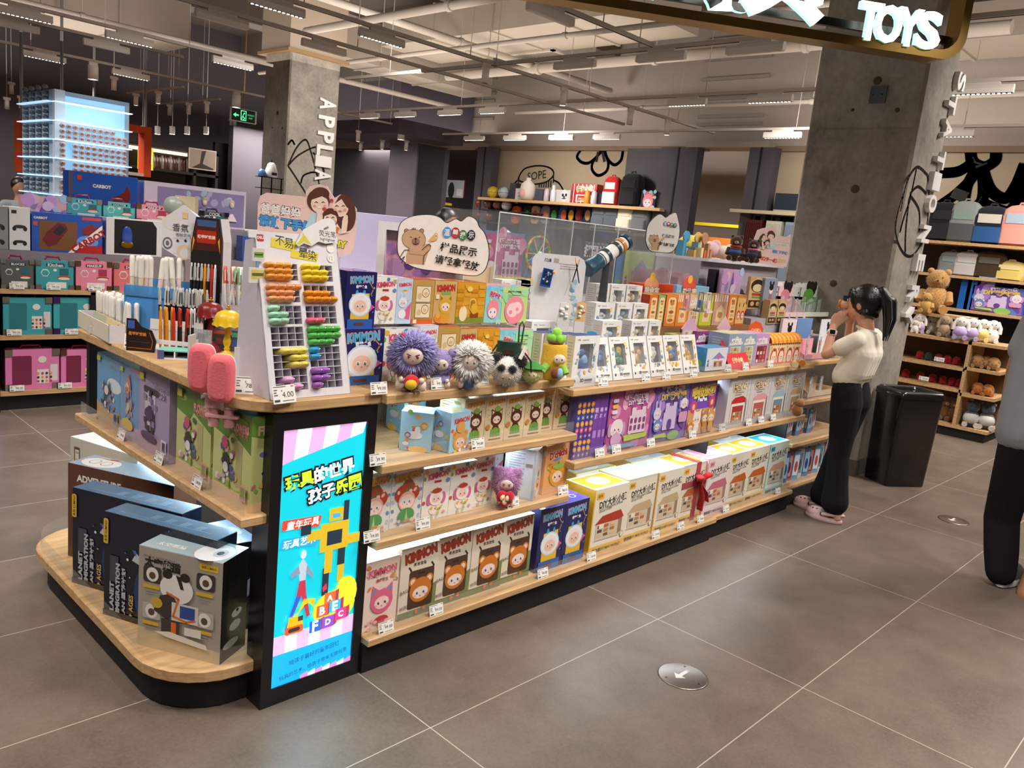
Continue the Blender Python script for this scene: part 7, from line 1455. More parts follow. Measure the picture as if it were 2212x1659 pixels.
# --- UNIT D: HAIR ACCESSORIES
def pin_tray(a,b,pyb,y,z,c,d,label,tcol,n,hdr=None,hh=.12,kind='pins',face='#1d1a1c'):
 xa,xb=atY(a,pyb,y).x,atY(b,pyb,y).x;w_=xb-xa;t=thing('accessory_tray',label,'display tray',(xa,y,z));m=MB();m.box((0,0,0),(w_,.003,.035),c,CAR);m.box((0,0,0),(w_,d,.003),c,CAR);m.prism([(0,0),(d,0),(d,hh),(d-.01,hh),(0,.035)],.003,c,CAR,Matrix(((0,1,0,0),(1,0,0,0),(0,0,1,0),(0,0,0,1))));m.box((0,d,0),(w_,d+.003,hh),c,CAR);m.obj('tray_body',t)
 if hdr:
  m=MB();m.prism([(0,0),(w_,0),(w_,.1),(w_*.8,.12),(w_*.2,.12),(0,.1)],.003,hdr,CAR,Matrix.Translation((0,d,hh-.02)));f=Face(m,(0,d,hh-.02),(w_,0,0),(0,0,.12));f.ell(.7,.5,.14,.14,'#f3ddd2');f.ell(.7,.62,.18,.14,face);[f.ell(.7+k*.13,.82,.08,.09,face)for k in(-1,1)];f.ell(.62,.25,.2,.12,tcol);f.text('古风',.25,.45,.12,'#3a3836',.36,.0);f.rect(.06,.72,.42,.95,'#f4f3f0');m.obj('header_card',t)
 g=random.Random(int(a))
 for i in range(n):
  p=Vector((xa+w_*(.12+.78*((i*.618)%1)),y+.012+(d-.03)*(i/max(n-1,1)),z+.004));m=MB();h_=.085+.02*(i/n)
  if kind=='pins':m.box((-.014,0,0),(.014,.003,h_+.03),'#eef3f0','clear_white');m.tube([(0,.004,.01),(g.uniform(-.008,.008),.006,h_)],[.004,.003],tcol,PLA,7);m.ell((0,.004,h_),(.011,.006,.013),tcol,PLA,8,6)
  else:m.box((-.02,0,0),(.02,.004,h_),tcol,CAR);m.rings([[(x,-.001,zz)for x,zz in((-.02,zq),(.02,zq))]+[(.02,.005,zq),(-.02,.005,zq)]for zq,zz in((h_,h_),(h_+.015,h_))],tcol,CAR)
  o=m.obj('hair_pin' if kind=='pins' else 'hair_clip_card',None,p,g.uniform(-.2,.2));tag(o,('carded pin hanging in the ' if kind!='pins' else 'bagged hair pin standing in the ')+label.split(',')[0],'hair pin','pins in the '+label.split(',')[0])
ZD=.9005
D2=thing('stepped_stand','grey stepped stand under the hair accessory trays','stand',(3.16,.66,ZD));MB().box((0,0,0),(.84,.32,.10),'#b9b3ba',CAR).obj('step',D2);MB().box((0,.15,.10),(.84,.32,.20),'#b3adb4',CAR).obj('step',D2)
pin_tray(1736,1790,690,.83,ZD+.205,'#dfe6dc',.11,'pale green tray of bagged green pins','#6aa84a',9,'#dfe9dc',.13)
pin_tray(1692,1738,690,.82,ZD+.205,'#ecc9cc',.11,'pink tray of bagged pink pins','#e28a96',9,'#f3cfd4',.13)
pin_tray(1712,1752,738,.68,ZD+.105,'#ead9dc',.1,'white tray of bagged pale pins','#e9b8b4',7,None,.1)
pin_tray(1732,1800,796,.45,ZD,'#e8a9b6',.16,'rose tray of wooden handled brushes, by the girl','#d9a08a',8,None,.1)
slabcard(1686,1716,730,690,.655,ZD+.0,.004,'#f1e3e4','white and pink card printed with a girl, before the pin trays','printed_card','girl',CAR);slabcard(1718,1750,728,688,.655,ZD+.0,.004,'#6f94cc','blue card with a dark crescent figure before the pin trays','printed_card','none',CAR);slabcard(1768,1802,735,690,.60,ZD,.004,'#dfe6ee','pale blue rounded header card beside the girl','printed_card','girl',CAR)
for i,px in enumerate((1716,1732)):
 P=atZ(px,796-i*4,ZD);m=MB();m.cyl((0,0,.02),(.03,.02,.02),.02,'#d9b88a',CAR,16);m.cyl((-.004,-.002,.02),(0,0,.02),.017,'#d9762a' if i else '#e6cfa8',PLA,14);tag(m.obj('wooden_roller',None,P),('plain wooden roller toy lying beside the carrot boxes','wooden roller toy with an orange end beside the carrot boxes')[i],'toy')
pin_tray(1735,1790,905,.44,.661,'#e3cdb0',.12,'tan tray of clear packs with white beads','#d9cfc0',8,None,.1)
P=atZ(1731,905,.661);m=MB();m.ell((0,.03,.04),(.028,.03,.032),'#8a5a34',FUR);m.ell((0,.02,.085),(.022,.022,.022),'#9a6a40',FUR);tag(m.obj('brown_toy',None,P),'small brown bagged figure on the accessory shelf beside the snack shop boxes','toy')
for i in range(9):P=Vector((3.2+.055*i,.5+.012*(i%3),.4005));m=MB();m.box((0,0,0),(.05,.006,.16),('#3f7ab8','#a83a34','#4a90c4')[i%3],GLO);f=Face(m,(0,0,0),(.05,0,0),(0,0,.16),GLO);f.rect(.15,.2,.85,.8,('#8fc0e0','#d9b0a8','#cfe4f0')[i%3]);f.ell(.5,.5,.22,.5,('#2a5a98','#7a1f1c','#a83a34')[i%3]);f.rect(.3,.9,.7,.95,'#e9e6e0');tag(m.obj('toy_card',None,P,-.1),'%s pack, a %s toy card, on the lower accessory shelf from the house kits'%(ORD[i],('blue','red','sky blue')[i%3]),'toy card','toy cards on the accessory shelf')
for i in range(11):P=Vector((3.17+.075*i,.46+.01*(i%2),.1305));m=MB();m.box((0,0,0),(.06,.008,.19),('#2f6fb0','#8f2f34','#5aa0d0','#cfd8dc')[i%4],GLO);f=Face(m,(0,0,0),(.06,0,0),(0,0,.19),GLO);f.rect(.12,.15,.88,.85,('#9fc8e4','#c98a88','#e3eef4','#7a8a94')[i%4]);f.ell(.5,.45,.25,.6,('#1f4f88','#5a1a1c','#c9483a','#3a4a54')[i%4]);tag(m.obj('toy_card',None,P,-.25),'%s hanging toy pack on the lowest accessory shelf, counted from the house kits'%ORD[i],'toy card','toy packs on the lowest accessory shelf')
# --- RAISED MIDDLE: SIGNS, CASES, SAMPLES
ZR=1.171
# white slab frame with a pink horse picture
P0=PD(810,598,3.05);t=thing('picture_frame','thick white frame leaning with a pink and violet picture','picture',(P0.x,P0.y,1.171),CRZ);z0=P0.z-1.171;fw=(PD(1000,600,3.05)-P0).dot(CRT);fh=PD(805,475,3.05).z-P0.z
m=MB();m.box((0,0,0),(fw*1.28,.10,z0),'#e6e2e8',CAR);m.obj('base_slab',t);m=MB()
for a,b in(((0,0,z0),(.03,.05,z0+fh)),((fw-.03,0,z0),(fw,.05,z0+fh)),((.03,0,z0+fh-.03),(fw-.03,.05,z0+fh)),((.03,.04,z0),(fw-.03,.05,z0+fh-.03))):m.box(a,b,'#e9e6ea',CAR)
m.obj('frame',t);m=MB();f=Face(m,(.03,.0395,z0),(fw-.06,0,0),(0,0,fh-.03));f.rect(0,0,1,1,'#e3a8cc');f.rect(0,.8,1,1,'#b9a8b8');spots_(f,5,16,['#b98ad0','#ea90b8','#d9a8e0','#8a6ab8','#f2c0d8','#6a4a9a'],(.05,.14),(.05,.05,.6,.75));m.obj('picture_print',t)
def blob(px):return curve([tuple(p)for p in px+px[:1]],6)[:-1]
def capy(f,pf,s=1.0,ox=0,oy=0):
 def q(x,y):return pf(ox+x*s,oy+y*s)
 r=abs(q(1,0)[0]-q(0,0)[0])
 f.poly([q(877,570),(q(877,552)),q(884,530),q(912,524),q(928,532),q(925,545),q(917,572)],'#c9a583');f.poly([q(912,533),q(920,527),q(930,526),q(930,533),q(920,545),q(914,548)],'#c9a583')
 for x in(878,911):f.ell(*q(x,499),5.5*r,5.5*r,'#3f2a1c');f.ell(*q(x,499),4.3*r,4.3*r,'#b98f6c')
 f.ell(*q(894,517),27.5*r,23*r,'#3f2a1c',24);f.ell(*q(894,517),26.6*r,22.1*r,'#c9a583',24);f.rect(*q(884,548),*q(917,532),'#c9a583')
 f.ell(*q(898,522),9.5*r,9*r,'#9a7659',18);f.ell(*q(898,516),2.6*r,1.8*r,'#2a1c14',8)
 L=[[(886,512),(890,513)],[(908,512),(905,513)],[(898,518),(898,525)],[(893,526),(898,528),(903,526)],[(884,540),(874,540),(864,556),(866,561),(874,554),(868,568)],[(914,572),(916,552),(928,540),(931,531),(926,528),(918,534),(912,540)],[(890,496),(891,493)],[(894,495),(894,492)],[(897,496),(898,493)]]
 for l in L:f.line([q(*p)for p in l],1.5*r,'#2f2018')
 f.poly([q(926,519),q(941,503),q(946,508),(q(944,519)),q(930,522)],'#e6b568');f.ell(*q(942,510),4.2*r,7.5*r,'#d99a4a');f.ell(*q(942,510),3*r,5.8*r,'#f2d9ae');f.ell(*q(942,510),1.4*r,2.4*r,'#8a5a2a')
def capy_paint(cfg):
 def g(f,pf):
  (lines,circ,txt,s,ox,oy,inset)=cfg
  f.poly([pf(*p)for p in inset],'#f3eee8');capy(f,pf,s,ox,oy);r=abs(pf(1,0)[0]-pf(0,0)[0])
  for(x,y,c,ch,rr_)in circ:f.ell(*pf(x,y),rr_*r,rr_*r*1.25,c,16);f.text(ch,*pf(x,y),rr_*1.25*r,'#f4f2ee',rr_*1.5*r,.02)
  for(x,y,w_,t_,rot)in txt:f.text(t_,*pf(x,y),w_*r,'#201d1b',None,.02,rot)
 return g
O1=[(857,527),(861,490),(872,475),(893,466),(925,463),(948,468),(965,480),(985,472),(998,477),(1012,467),(1024,470),(1032,478),(1036,489),(1048,504),(1056,530),(1057,555),(1050,580),(1036,594),(1015,596),(960,589),(900,580),(870,564),(859,548)]
def shrink(o,k):cx=sum(p[0]for p in o)/len(o);cy=sum(p[1]for p in o)/len(o);return[(x+(cx-x)*k/max(math.hypot(cx-x,cy-y),1),y+(cy-y)*k/max(math.hypot(cx-x,cy-y),1))for x,y in o]
def ground(t,z):
 lo=t.location.z-z
 if lo>.004:MB().box((-.03,.004,-lo),(.03,.02,.02),'#dcd9dc',ACR,Matrix.Rotation(CRZ,4,'Z')).obj('foot',t)
def sign3(o,s,name,label,paint,rim='#1e1a18',th=.012):
 b=blob(o);P=[PD(x,y,s)for x,y in b];cx=sum(p[0]for p in o)/len(o);ym=max(p[1]for p in o);base=PD(cx,ym,s)
 t,a,c_=card_sign(P,base,th,rim,name,label,'sign',paint,-CFW);return t
tS=sign3(O1,2.97,'notice_sign','large cloud shaped notice sign with a waving cartoon capybara',capy_paint(([],[(966,502,'#4f9ad4','温',10),(984,503,'#b5343c','馨',10),(1000,508,'#3a7f4f','提',9.5),(1018,508,'#272645','示',9.5)],[(991,539,84,'样品展示',-4),(988,567,102,'请轻拿轻放',-5)],1,0,0,blob(shrink(O1,1.8)))));ground(tS,PD(810,598,3.05).z-.002)
s2=.40
O2=[(1394,520),(1398,489),(1412,470),(1426,462),(1438,469),(1448,463),(1460,459),(1465,472),(1469,495),(1466,520),(1460,535),(1448,546),(1420,545),(1402,540)]
tS=sign3(O2,4.0,'notice_sign','small cloud shaped notice sign with a cartoon capybara, on the acrylic case',capy_paint(([],[(1437,483,'#4f9ad4','温',4),(1444,484,'#b5343c','馨',4),(1451,486,'#3a7f4f','提',4),(1458,487,'#272645','示',4)],[(1443,510,28,'样品展示',-2),(1440,528,36,'请轻拿轻放',-2)],.43,1028,295,blob(shrink(O2,1.2)))))
SZ=tS.location.z
def family(f,pf,m_=False,s=1.0,T=None):
 def q(x,y):return pf(*T(x,y))
 r=abs(q(1,0)[0]-q(0,0)[0]);br='#5f382b';sk='#f6dccb'
 f.poly([q(660,490),q(672,462),q(700,455),q(718,470),q(716,500),q(664,500)],'#bfe0e8');f.poly([q(725,500),q(728,470),q(745,455),q(756,470),q(757,502),q(735,506)],'#efe6d2')
 f.ell(*q(746,460),24*r,42*r,br,20,8);f.ell(*q(735,448),19*r,21*r,sk,18);f.poly([q(723,440),q(733,424),q(748,424),q(757,455),q(748,446),q(738,430)],br);f.ell(*q(688,434),26*r,26*r,br,20);f.ell(*q(692,420),21*r,16*r,br,16,10);f.ell(*q(691,441),20*r,20*r,sk,20);f.poly([q(672,432),q(682,418),q(700,416),q(711,432),q(696,424)],br)
 f.ell(*q(714,470),19*r,21*r,br,18);f.ell(*q(714,474),15*r,15*r,sk,16);f.poly([q(698,468),q(704,455),q(724,455),q(731,468),q(715,462)],br);f.ell(*q(701,452),5*r,4*r,'#d8424a');f.poly([q(718,500),q(720,488),q(734,492),q(730,502)],'#d8813a')
 for x,y,k in((691,441,7.5),(735,449,7),(714,474,6)):
  for d_ in(-1,1):f.line([q(x+d_*k-3,y-3),q(x+d_*k,y-5.5),q(x+d_*k+3,y-3)],1.4*r,'#3a2620');f.ell(*q(x+d_*k*1.5,y+4),3.6*r,2.8*r,'#f0a39a')
  f.ell(*q(x,y+7),4*r,2*r,'#fff6f0' if k>7 else '#d9756c')
 f.poly([q(683,484),q(686,462),q(681,454),q(690,452),q(698,466),q(697,490)],sk);f.poly([q(737,505),q(740,476),q(745,462),q(752,466),q(752,480),q(749,503)],sk);f.ell(*q(717,433),4*r,3.4*r,'#d8323a')
O3=[(553,622),(557,440),(562,423),(576,416),(620,421),(661,425),(660,414),(670,402),(690,398),(706,402),(714,416),(722,428),(735,420),(752,424),(763,442),(770,452),(768,500),(764,535),(757,548),(740,552)]
def fam1(f,pf):
 f.text('爸爸妈妈',*pf(606,454),.40,'#f7f4f0',None,.03,-3,'#3a2f2c',.045);f.text('请放下手机',*pf(618,483),.54,'#4f9fe0',None,.05,-3,'#1d2f6a',.04);f.text('陪孩子一起',*pf(640,520),.5,'#e0483a',None,.05,-3,'#7a1f1a',.03);f.text('DIY',*pf(732,527),.14,'#f0e23a',None,.05,-3,'#4a3f10',.05)
 family(f,pf,T=lambda x,y:(x,y))
def straight(o):return o
b=O3;P=[PD(x,y,3.25)for x,y in b];tS,_,_=card_sign(P,PD(650,622,3.25),.012,'#f0cfc8','family_sign','large pink family notice sign behind the highlighter rack','sign',fam1,-CFW);ground(tS,1.171)
O4=[(1628,560),(1630,515),(1637,497),(1648,493),(1655,492),(1662,489),(1672,491),(1677,500),(1675,508),(1700,512),(1709,507),(1703,560),(1699,577),(1640,568)]
def fam2(f,pf):
 f.text('爸爸妈妈',*pf(1690,527),.34,'#f7f4f0',None,.03,-3,'#9a8f8c',.04);f.text('请放下手机',*pf(1685,545),.42,'#4f9fe0',None,.05,-3);f.text('陪孩子一起',*pf(1658,560),.52,'#e0483a',None,.05,-4);f.text('DIY',*pf(1690,564),.2,'#e3d84a',None,.03,-4)
 family(f,pf,T=lambda x,y:(1770-(x-640)*.33-88+0,497+(y-405)*.42))
P=[PD(x,y,4.55)for x,y in O4];tS4,_,_=card_sign(P,PD(1668,577,4.55),.012,'#f2d3cc','family_sign','small pink family notice sign beside the concrete column','sign',fam2,-CFW)
# clear acrylic display case over the riser
x0,x1,yc0,yc1=atY(1062,640,1.03).x,atY(1442,640,1.03).x,1.03,1.40;zc1=1.555
t=thing('acrylic_case','long clear acrylic display case on the raised middle of the gondola','display case',(x0,yc0,ZR));Lc,hc=x1-x0,zc1-ZR
def pane(a,b,n='pane'):MB().box(a,b,'#fff',ACR).obj(n,t)
pane((0,0,0),(Lc,.004,hc));pane((0,.366,0),(Lc,.37,hc));pane((0,0,0),(.004,.37,hc));pane((Lc-.004,0,0),(Lc,.37,hc));pane((0,0,hc),(Lc,.37,hc+.004),'top_pane');pane((Lc*.36,0,0),(Lc*.36+.004,.37,hc));pane((Lc*.62,0,0),(Lc*.62+.004,.37,hc))
m=MB()
for x in(0,Lc*.22,Lc*.36,Lc*.48,Lc*.62,Lc):m.box((x-.002,-.002,0),(x+.002,.002,hc),'#dfe4e8',PLA)
m.box((0,-.002,hc),(Lc,.003,hc+.005),'#eef1f3',PLA);m.obj('polished_edge',t)
zz=ZR+.0005
# contents: ferris wheel set, tree set, poster, telescope kit, small houses
carton('none',(x0+.05,1.1,zz),.30,.16,.09,'#c9b65a','yellow base tray under the toy ferris wheel',name='base_tray');
t=thing('ferris_wheel','toy brick ferris wheel inside the acrylic case','toy',(atY(1157,600,1.15).x,1.15,zz+.0905));Rw=.085
m=MB();[m.tube([(Rw*math.cos(2*PI*i/24),0,.12+Rw*math.sin(2*PI*i/24)),(Rw*math.cos(2*PI*(i+1)/24),0,.12+Rw*math.sin(2*PI*(i+1)/24))],.006,('#d9c93a','#6fae3a','#d9702a')[i%3],PLA,6)for i in range(24)];m.obj('wheel_rim',t)
m=MB();[m.cyl((0,0,.12),(Rw*math.cos(PI*i/6),0,.12+Rw*math.sin(PI*i/6)),.0025,('#d9c93a','#3f9ac0')[i%2],PLA,6)for i in range(12)];m.ell((0,-.01,.12),.014,'#eef0f2',PLA,10,8);m.obj('spokes',t)
for k in(-1,1):MB().tube([(k*.06,.02,0),(0,.02,.12)],.008,'#3f6fb0',PLA,6).obj('support',t)
t=thing('model_tree','toy tree scene with a turquoise tree and pink house in the acrylic case','toy',(atY(1205,610,1.1).x,1.1,zz));MB().box((-.13,-.05,0),(.13,.06,.03),'#7fae5a',PLA).obj('ground_plate',t);m=MB();m.cyl((.03,0,.03),(.035,0,.16),.018,'#2f8a7a',PLA,8,r2=.008);[m.ell((.03+.04*math.cos(a),.02*math.sin(2*a),.15+.035*math.sin(a)),.028,c,FUR,8,6)for a,c in zip((0,1.1,2.2,3.3,4.4,5.5),('#3f9a86','#58b09a','#8fc4a0','#3f9a86','#e0a0b0','#6fb8a0'))];m.obj('tree',t);MB().box((-.09,-.03,.03),(-.03,.03,.08),'#c9c4bc',PLA).prism([(-.1,.08),(-.02,.08),(-.035,.11),(-.085,.11)],.07,'#e0707a',PLA,Matrix.Translation((0,-.035,0))).obj('house',t);m=MB();[m.ell((-.11+.02*i,-.03,.045),.016,'#8fc43a',FUR,8,6)for i in range(2)];m.obj('bush',t)
P=PD(1195,640,4.05);xp=atY(1228,600,1.34).x;xq=atY(1327,600,1.34).x
m=MB();m.box((0,0,0),(xq-xp,.01,.36),'#15171e',CAR);f=Face(m,(0,0,0),(xq-xp,0,0),(0,0,.36));f.poly([(0,0),(.3,0),(.22,.5),(.3,1),(0,1)],'#2a2c33');f.ell(.16,.55,.1,.3,'#4a4d55',16,10);f.poly([(.45,1),(1,1),(1,.85),(.6,.9)],'#1f2f5a');f.text('STAR EXPLORE PROGRAM',.55,.8,.56,'#b9bcc4',None,.0);f.text('探星计划',.57,.68,.6,'#e6e8ec',None,.07);f.text('AGES 14+',.72,.57,.16,'#8a8d94');tag(m.obj('space_poster',None,(xp,1.34,ZR+.0005)),'dark space poster with white lettering at the back of the case','poster')
t=thing('toy_telescope','white and teal brick telescope model tilted on its stand in the case','toy',(0,0,0));a,b=PD(1268,582,3.78),PD(1355,520,3.95);t.location=((a+b)/2).x,((a+b)/2).y,ZR;a=a-t.location;b=b-t.location;d=b-a
m=MB();m.tube([a,a+d*.12,a+d*.13,a+d*.34],[.04,.04,.036,.036],'#1d4a5c',PLA,20);m.obj('lens_hood',t);m=MB();m.tube([a+d*.3,a+d*.34,a+d*.9],[.037,.034,.034],'#e6e6e4',PLA,20);m.obj('tube',t);m=MB();[m.tube([a+d*k,a+d*(k+.06)],.039,c,PLA,18)for k,c in((.42,'#2a3f4a'),(.66,'#31404a'),(.78,'#c98a3a'),(.92,'#1d4a5c'))];m.obj('collar',t)
m=MB();m.tube([(a+d*.5)-Vector((0,0,.02)),(a*.5+b*.5)*Vector((1,1,0))+Vector((.0,0,.0))],[.016,.022],'#3a3f44',PLA,8);m.obj('mount',t)
for i,(px,c,lab)in enumerate(((1355,'#d9b83a','yellow star printed base card under the telescope'),)):carton('none',(atY(1325,640,1.12).x,1.12,zz),.22,.1,.07,c,lab,name='base_card')
m=MB();m.box((0,0,0),(.1,.03,.085),'#121a28',CAR);f=Face(m,(0,0,0),(.1,0,0),(0,0,.085));[f.rrect(.1+.45*k,.2,.44+.45*k,.85,.06,'#2f7ab8')for k in(0,1)];[f.ell(.27+.45*k,.55,.1,.16,'#0f2a44')for k in(0,1)];tag(m.obj('info_card',None,(atY(1287,650,1.04).x+.02,1.045,zz)),'small dark info card with two blue icons inside the case',CAR)
# carton blocks behind and beside the case
carton('house_small',(atY(1345,600,1.3).x,1.3,zz),.3,.06,.27,'#b9cc7a','green printed house set box behind the telescope',name='toy_box');carton('dollhouse',(x0+.2,1.33,zz),.3,.04,.3,'#5a9ad0','blue and pink toy set box behind the ferris wheel',name='toy_box')
carton('none',(atY(1045,640,1.12).x-.25,1.06,zz),.24,.14,.14,'#cdb58f','tan kraft box beside the case, behind the cloud sign',name='toy_box',mat=CAR)
# lilac case and slab on the right part of the riser
t=thing('sample_block','lilac grey sample block with a clear purple house under a white slab','display block',(atY(1372,600,1.2).x,1.05,ZR));wS=4.0-t.location.x-.05
MB().box((.5,.03,0),(wS,.36,SZ-ZR-.03),'#b5adb6',CAR).obj('block',t);MB().box((.06,-.03,SZ-ZR-.025),(.6,.34,SZ-ZR-.001),'#e9e6e9',ACR).obj('slab',t);MB().box((.5,-.02,SZ-ZR-.03),(wS,.37,SZ-ZR-.008),'#e3e0e4',CAR).obj('slab',t);MB().box((.08,.0,0),(.34,.22,.17),'#c07aa8','clear_pink').obj('clear_house',t);MB().box((.06,-.03,0),(.07,.34,SZ-ZR-.025),'#fff',ACR).obj('side_pane',t);m=MB();[m.box((.12+.07*i,.05,.01),(.16+.07*i,.12,.1+.02*i),c,PLA)for i,c in enumerate(('#8a3f78','#b06a9a','#6a2f5a'))];m.ell((.2,.1,.16),.035,'#b0607a',FUR);m.obj('toy_house',t)
carton('none',(t.location.x+.38,1.04,zz),.1,.08,.11,'#3f7fb0','blue sample box under the white slab, by the purple house',name='toy_box')
ground(tS4,t.location.z+SZ-ZR-.008)
# brown bears and pale plush on the slab
def bear(P,R,col,label,cols,belly='#8a6a4a',ribbon=None,shirt=None,snout='#a88a6a'):
 t=thing('teddy_bear',label,'plush toy',P);n_=Vector((CAM.x-P[0],CAM.y-P[1],0)).normalized();u_=Vector((0,0,1)).cross(n_)
 m=MB();m.ell((0,0,R*.85),(R*.8,R*.75,R*.9),col,FUR);m.fuzz((0,0,R*.85),(R*.8,R*.75,R*.9),300,R*.14,col,FUR,cols=cols);m.obj('body',t);m=MB();h=Vector((0,0,R*2.1));m.ell(h,(R*.68,R*.64,R*.62),col,FUR);m.fuzz(h,(R*.68,R*.64,R*.62),300,R*.13,col,FUR,cols=cols);m.obj('head',t)
 for k in(-1,1):
  m=MB();m.ell(h+u_*(k*R*.48)+Vector((0,0,R*.5)),R*.2,col,FUR,10,8);m.obj('ear',t);m=MB();m.tube([u_*(k*R*.7)+Vector((0,0,R*1.3)),u_*(k*R*.85)+n_*R*.4+Vector((0,0,R*.7))],[R*.26,R*.24],col,FUR,10);m.obj('arm',t);m=MB();m.tube([u_*(k*R*.45)+Vector((0,0,R*.3)),u_*(k*R*.6)+n_*R*.9+Vector((0,0,R*.28))],[R*.32,R*.28],col,FUR,10);m.obj('leg',t)
  m=MB();m.ell(h+u_*(k*R*.22)+n_*R*.56+Vector((0,0,R*.12)),R*.06,'#15100d',PLA,8,6);m.obj('eye',t)
 m=MB();m.ell(h+n_*R*.55-Vector((0,0,R*.12)),(R*.24,R*.24,R*.18),snout,FUR);m.ell(h+n_*R*.78-Vector((0,0,R*.06)),R*.06,'#15100d',PLA,8,6);m.obj('snout',t)
 if ribbon:m=MB();m.tube([(R*.5*math.cos(a),R*.5*math.sin(a),R*1.55)for a in[i*PI/6 for i in range(13)]],R*.12,ribbon,CLO,8);m.obj('neck_ribbon',t)
 if shirt:m=MB();m.ell((0,0,R*.95),(R*.86,R*.81,R*.42),shirt,CLO);m.obj('jacket',t)
 return t
BRN=['#3a2418','#2e1c12','#46301f']
zs=SZ-.008+.001
p=PD(1586,560,4.45);bear((p.x,p.y,zs-.0),.05,'#3a2418','dark brown teddy bear with a red ribbon and blue jacket',BRN,ribbon='#a82a22',shirt='#2f4f84');p=PD(1618,562,4.48);bear((p.x+.03,p.y,zs),.046,'#35221a','dark brown teddy bear in clear wrap with a pink bow',BRN,ribbon='#d96a94',shirt='#2b3a5a')
for px,c,r,lab in((1530,'#e6c0c4',.06,'pale pink plush lying behind the wooden models'),(1563,'#e9e0d8',.05,'white plush lying beside the brown bears'),(1488,'#e6cf5a',.075,'yellow plush behind the small capybara sign')):p=PD(px,550,4.72);m=MB();m.ell((0,0,r*.8),(r*1.1,r,r*.8),c,FUR);m.fuzz((0,0,r*.8),(r*1.1,r,r*.8),300,r*.1,c,FUR);m.ell((r*.6,-r*.3,r*1.3),r*.5,c,FUR);tag(m.obj('plush_toy',None,(p.x,p.y,zs)),lab,'plush toy')
for px,c,lab in((1505,'#d9b86a','pale wooden ride model in a clear case on the slab'),(1520,'#b98a6a','tan wooden street model on the slab'),(1480,'#4f9ac0','blue paper disc model beside the small capybara sign')):p=PD(px,535,4.3);m=MB();g=random.Random(px);[m.box((.03*i-.05,-.02,0),(.03*i-.03,.02,.03+.05*g.random()),g.choice([c,'#e3cf9a','#c96a4a','#8fb0c0']),CAR)for i in range(4)];m.cyl((0,0,0),(0,0,.09),.004,c);m.lathe([(.03,-.004),(.03,.004)],c,PLA,16,Matrix.Translation((0,0,.1))@Matrix.Rotation(PI/2,4,'X'));tag(m.obj('wooden_model',None,(p.x,p.y,zs)),lab,'toy')
for px,c,lab in((1494,'#c99aa0','pink wire frame doll swing in front of the slab'),(1524,'#6a7a9a','blue grey tower toy in front of the slab'),(1540,'#e6d0d4','pink gift tag packet hanging by the bears')):p=PD(px,575,4.15);m=MB();m.box((-.03,-.02,0),(.03,.02,.01),c,PLA);[m.cyl((k*.025,0,.01),(k*.02,0,.1),.003,c)for k in(-1,1)];m.cyl((-.021,0,.1),(.021,0,.1),.003,c);m.box((-.012,-.01,.02),(.012,.01,.06),c,PLA);tag(m.obj('small_toy',None,(p.x,p.y,ZR+.001)),lab,'toy')
# --- price tags along the shelf fronts
TG=[(820,847,.343,ZA,'99.00','under the navy boxes on the countertop'),(905,838,.343,ZA,'99.00','below the shaggy lavender plush'),(948,835,.343,ZA,'99.00','below the small lilac plush'),(1043,829,.343,ZA,'99.00','below the fluffy white plush'),(1122,820,.343,ZA,'99.00','below the panda pouch'),(1212,810,.343,ZA,'69.90','below the pineapple plush'),(1304,828,.343,ZB,'59.00','under the first leaning window box'),(1397,817,.343,ZB,'59.00','under the third leaning window box'),(1441,812,.343,ZB,'59.00','under the fourth leaning window box'),(1500,806,.343,ZB,'59.00','at the end of the leaning window boxes'),(1574,798,.352,ZCt,'29.90','in front of the tall dollhouse boxes'),(1612,795,.352,ZCt,'29.90','in front of the mauve dollhouse box'),(1665,793,.352,ZCt,'29.90','in front of the carrot boxes'),(818,996,.343,.72,'39.90','at the empty end of the second shelf'),(1034,963,.343,.72,'99.00','below the first tan box'),(805,1163,.343,.468,'99.00','below the half hidden mushroom box'),(915,1137,.343,.468,'99.00','between the mushroom and apple boxes'),(1110,1090,.343,.468,'99.00','below the pink fluffy toy'),(1218,1063,.343,.468,'98.00','below the orange box'),(836,1353,.343,.131,'99.00','below the pink cat box'),(945,1312,.343,.131,'99.00','below the second cream bear box'),(1175,1235,.343,.131,'99.00','below the first navy box on the bottom shelf'),(1280,1199,.343,.131,'128.00','below the red roofed house kit'),(1418,1155,.343,.131,'128.00','below the third house kit'),(1472,1137,.343,.131,'128.00','below the ribboned house kit'),(1515,1122,.343,.131,'128.00','below the pink house kit'),(1570,1100,.357,.13,'128.00','below the house kit next to the pink one'),(1682,1063,.357,.13,'128.00','below the turquoise house kit'),(1297,983,.343,.597,'59.90','below the thin purple boxes'),(1333,975,.343,.597,'59.90','below the pink castle box'),(1407,963,.343,.597,'59.90','below the violet castle box'),(1497,945,.343,.597,'29.90','below the cats and dogs box'),(1560,935,.353,.597,'59.90','below the red lidded snack shop box'),(1617,927,.353,.597,'59.90','below the pink snack shop box'),(1644,920,.353,.597,'59.90','below the blue snack shop box'),(1670,915,.353,.597,'59.90','below the tan snack shop box')]
for px,py,y,z,tx,lab in TG:x=atY(px,py,y).x;price_tag((x-.031,y,z+.0005),tx,'price tag reading %s %s'%(tx,lab),0,.22)
for py0,tx,lab in((1.32,'139','below the blue figure boxes'),(1.0,'159','below the mauve tower box'),(.72,'138','below the green bouquet boxes')):price_tag((-.421,py0,.6125),tx+'.00','price tag reading %s.00 on the end shelf %s'%(tx,lab),-PI/2,.22)
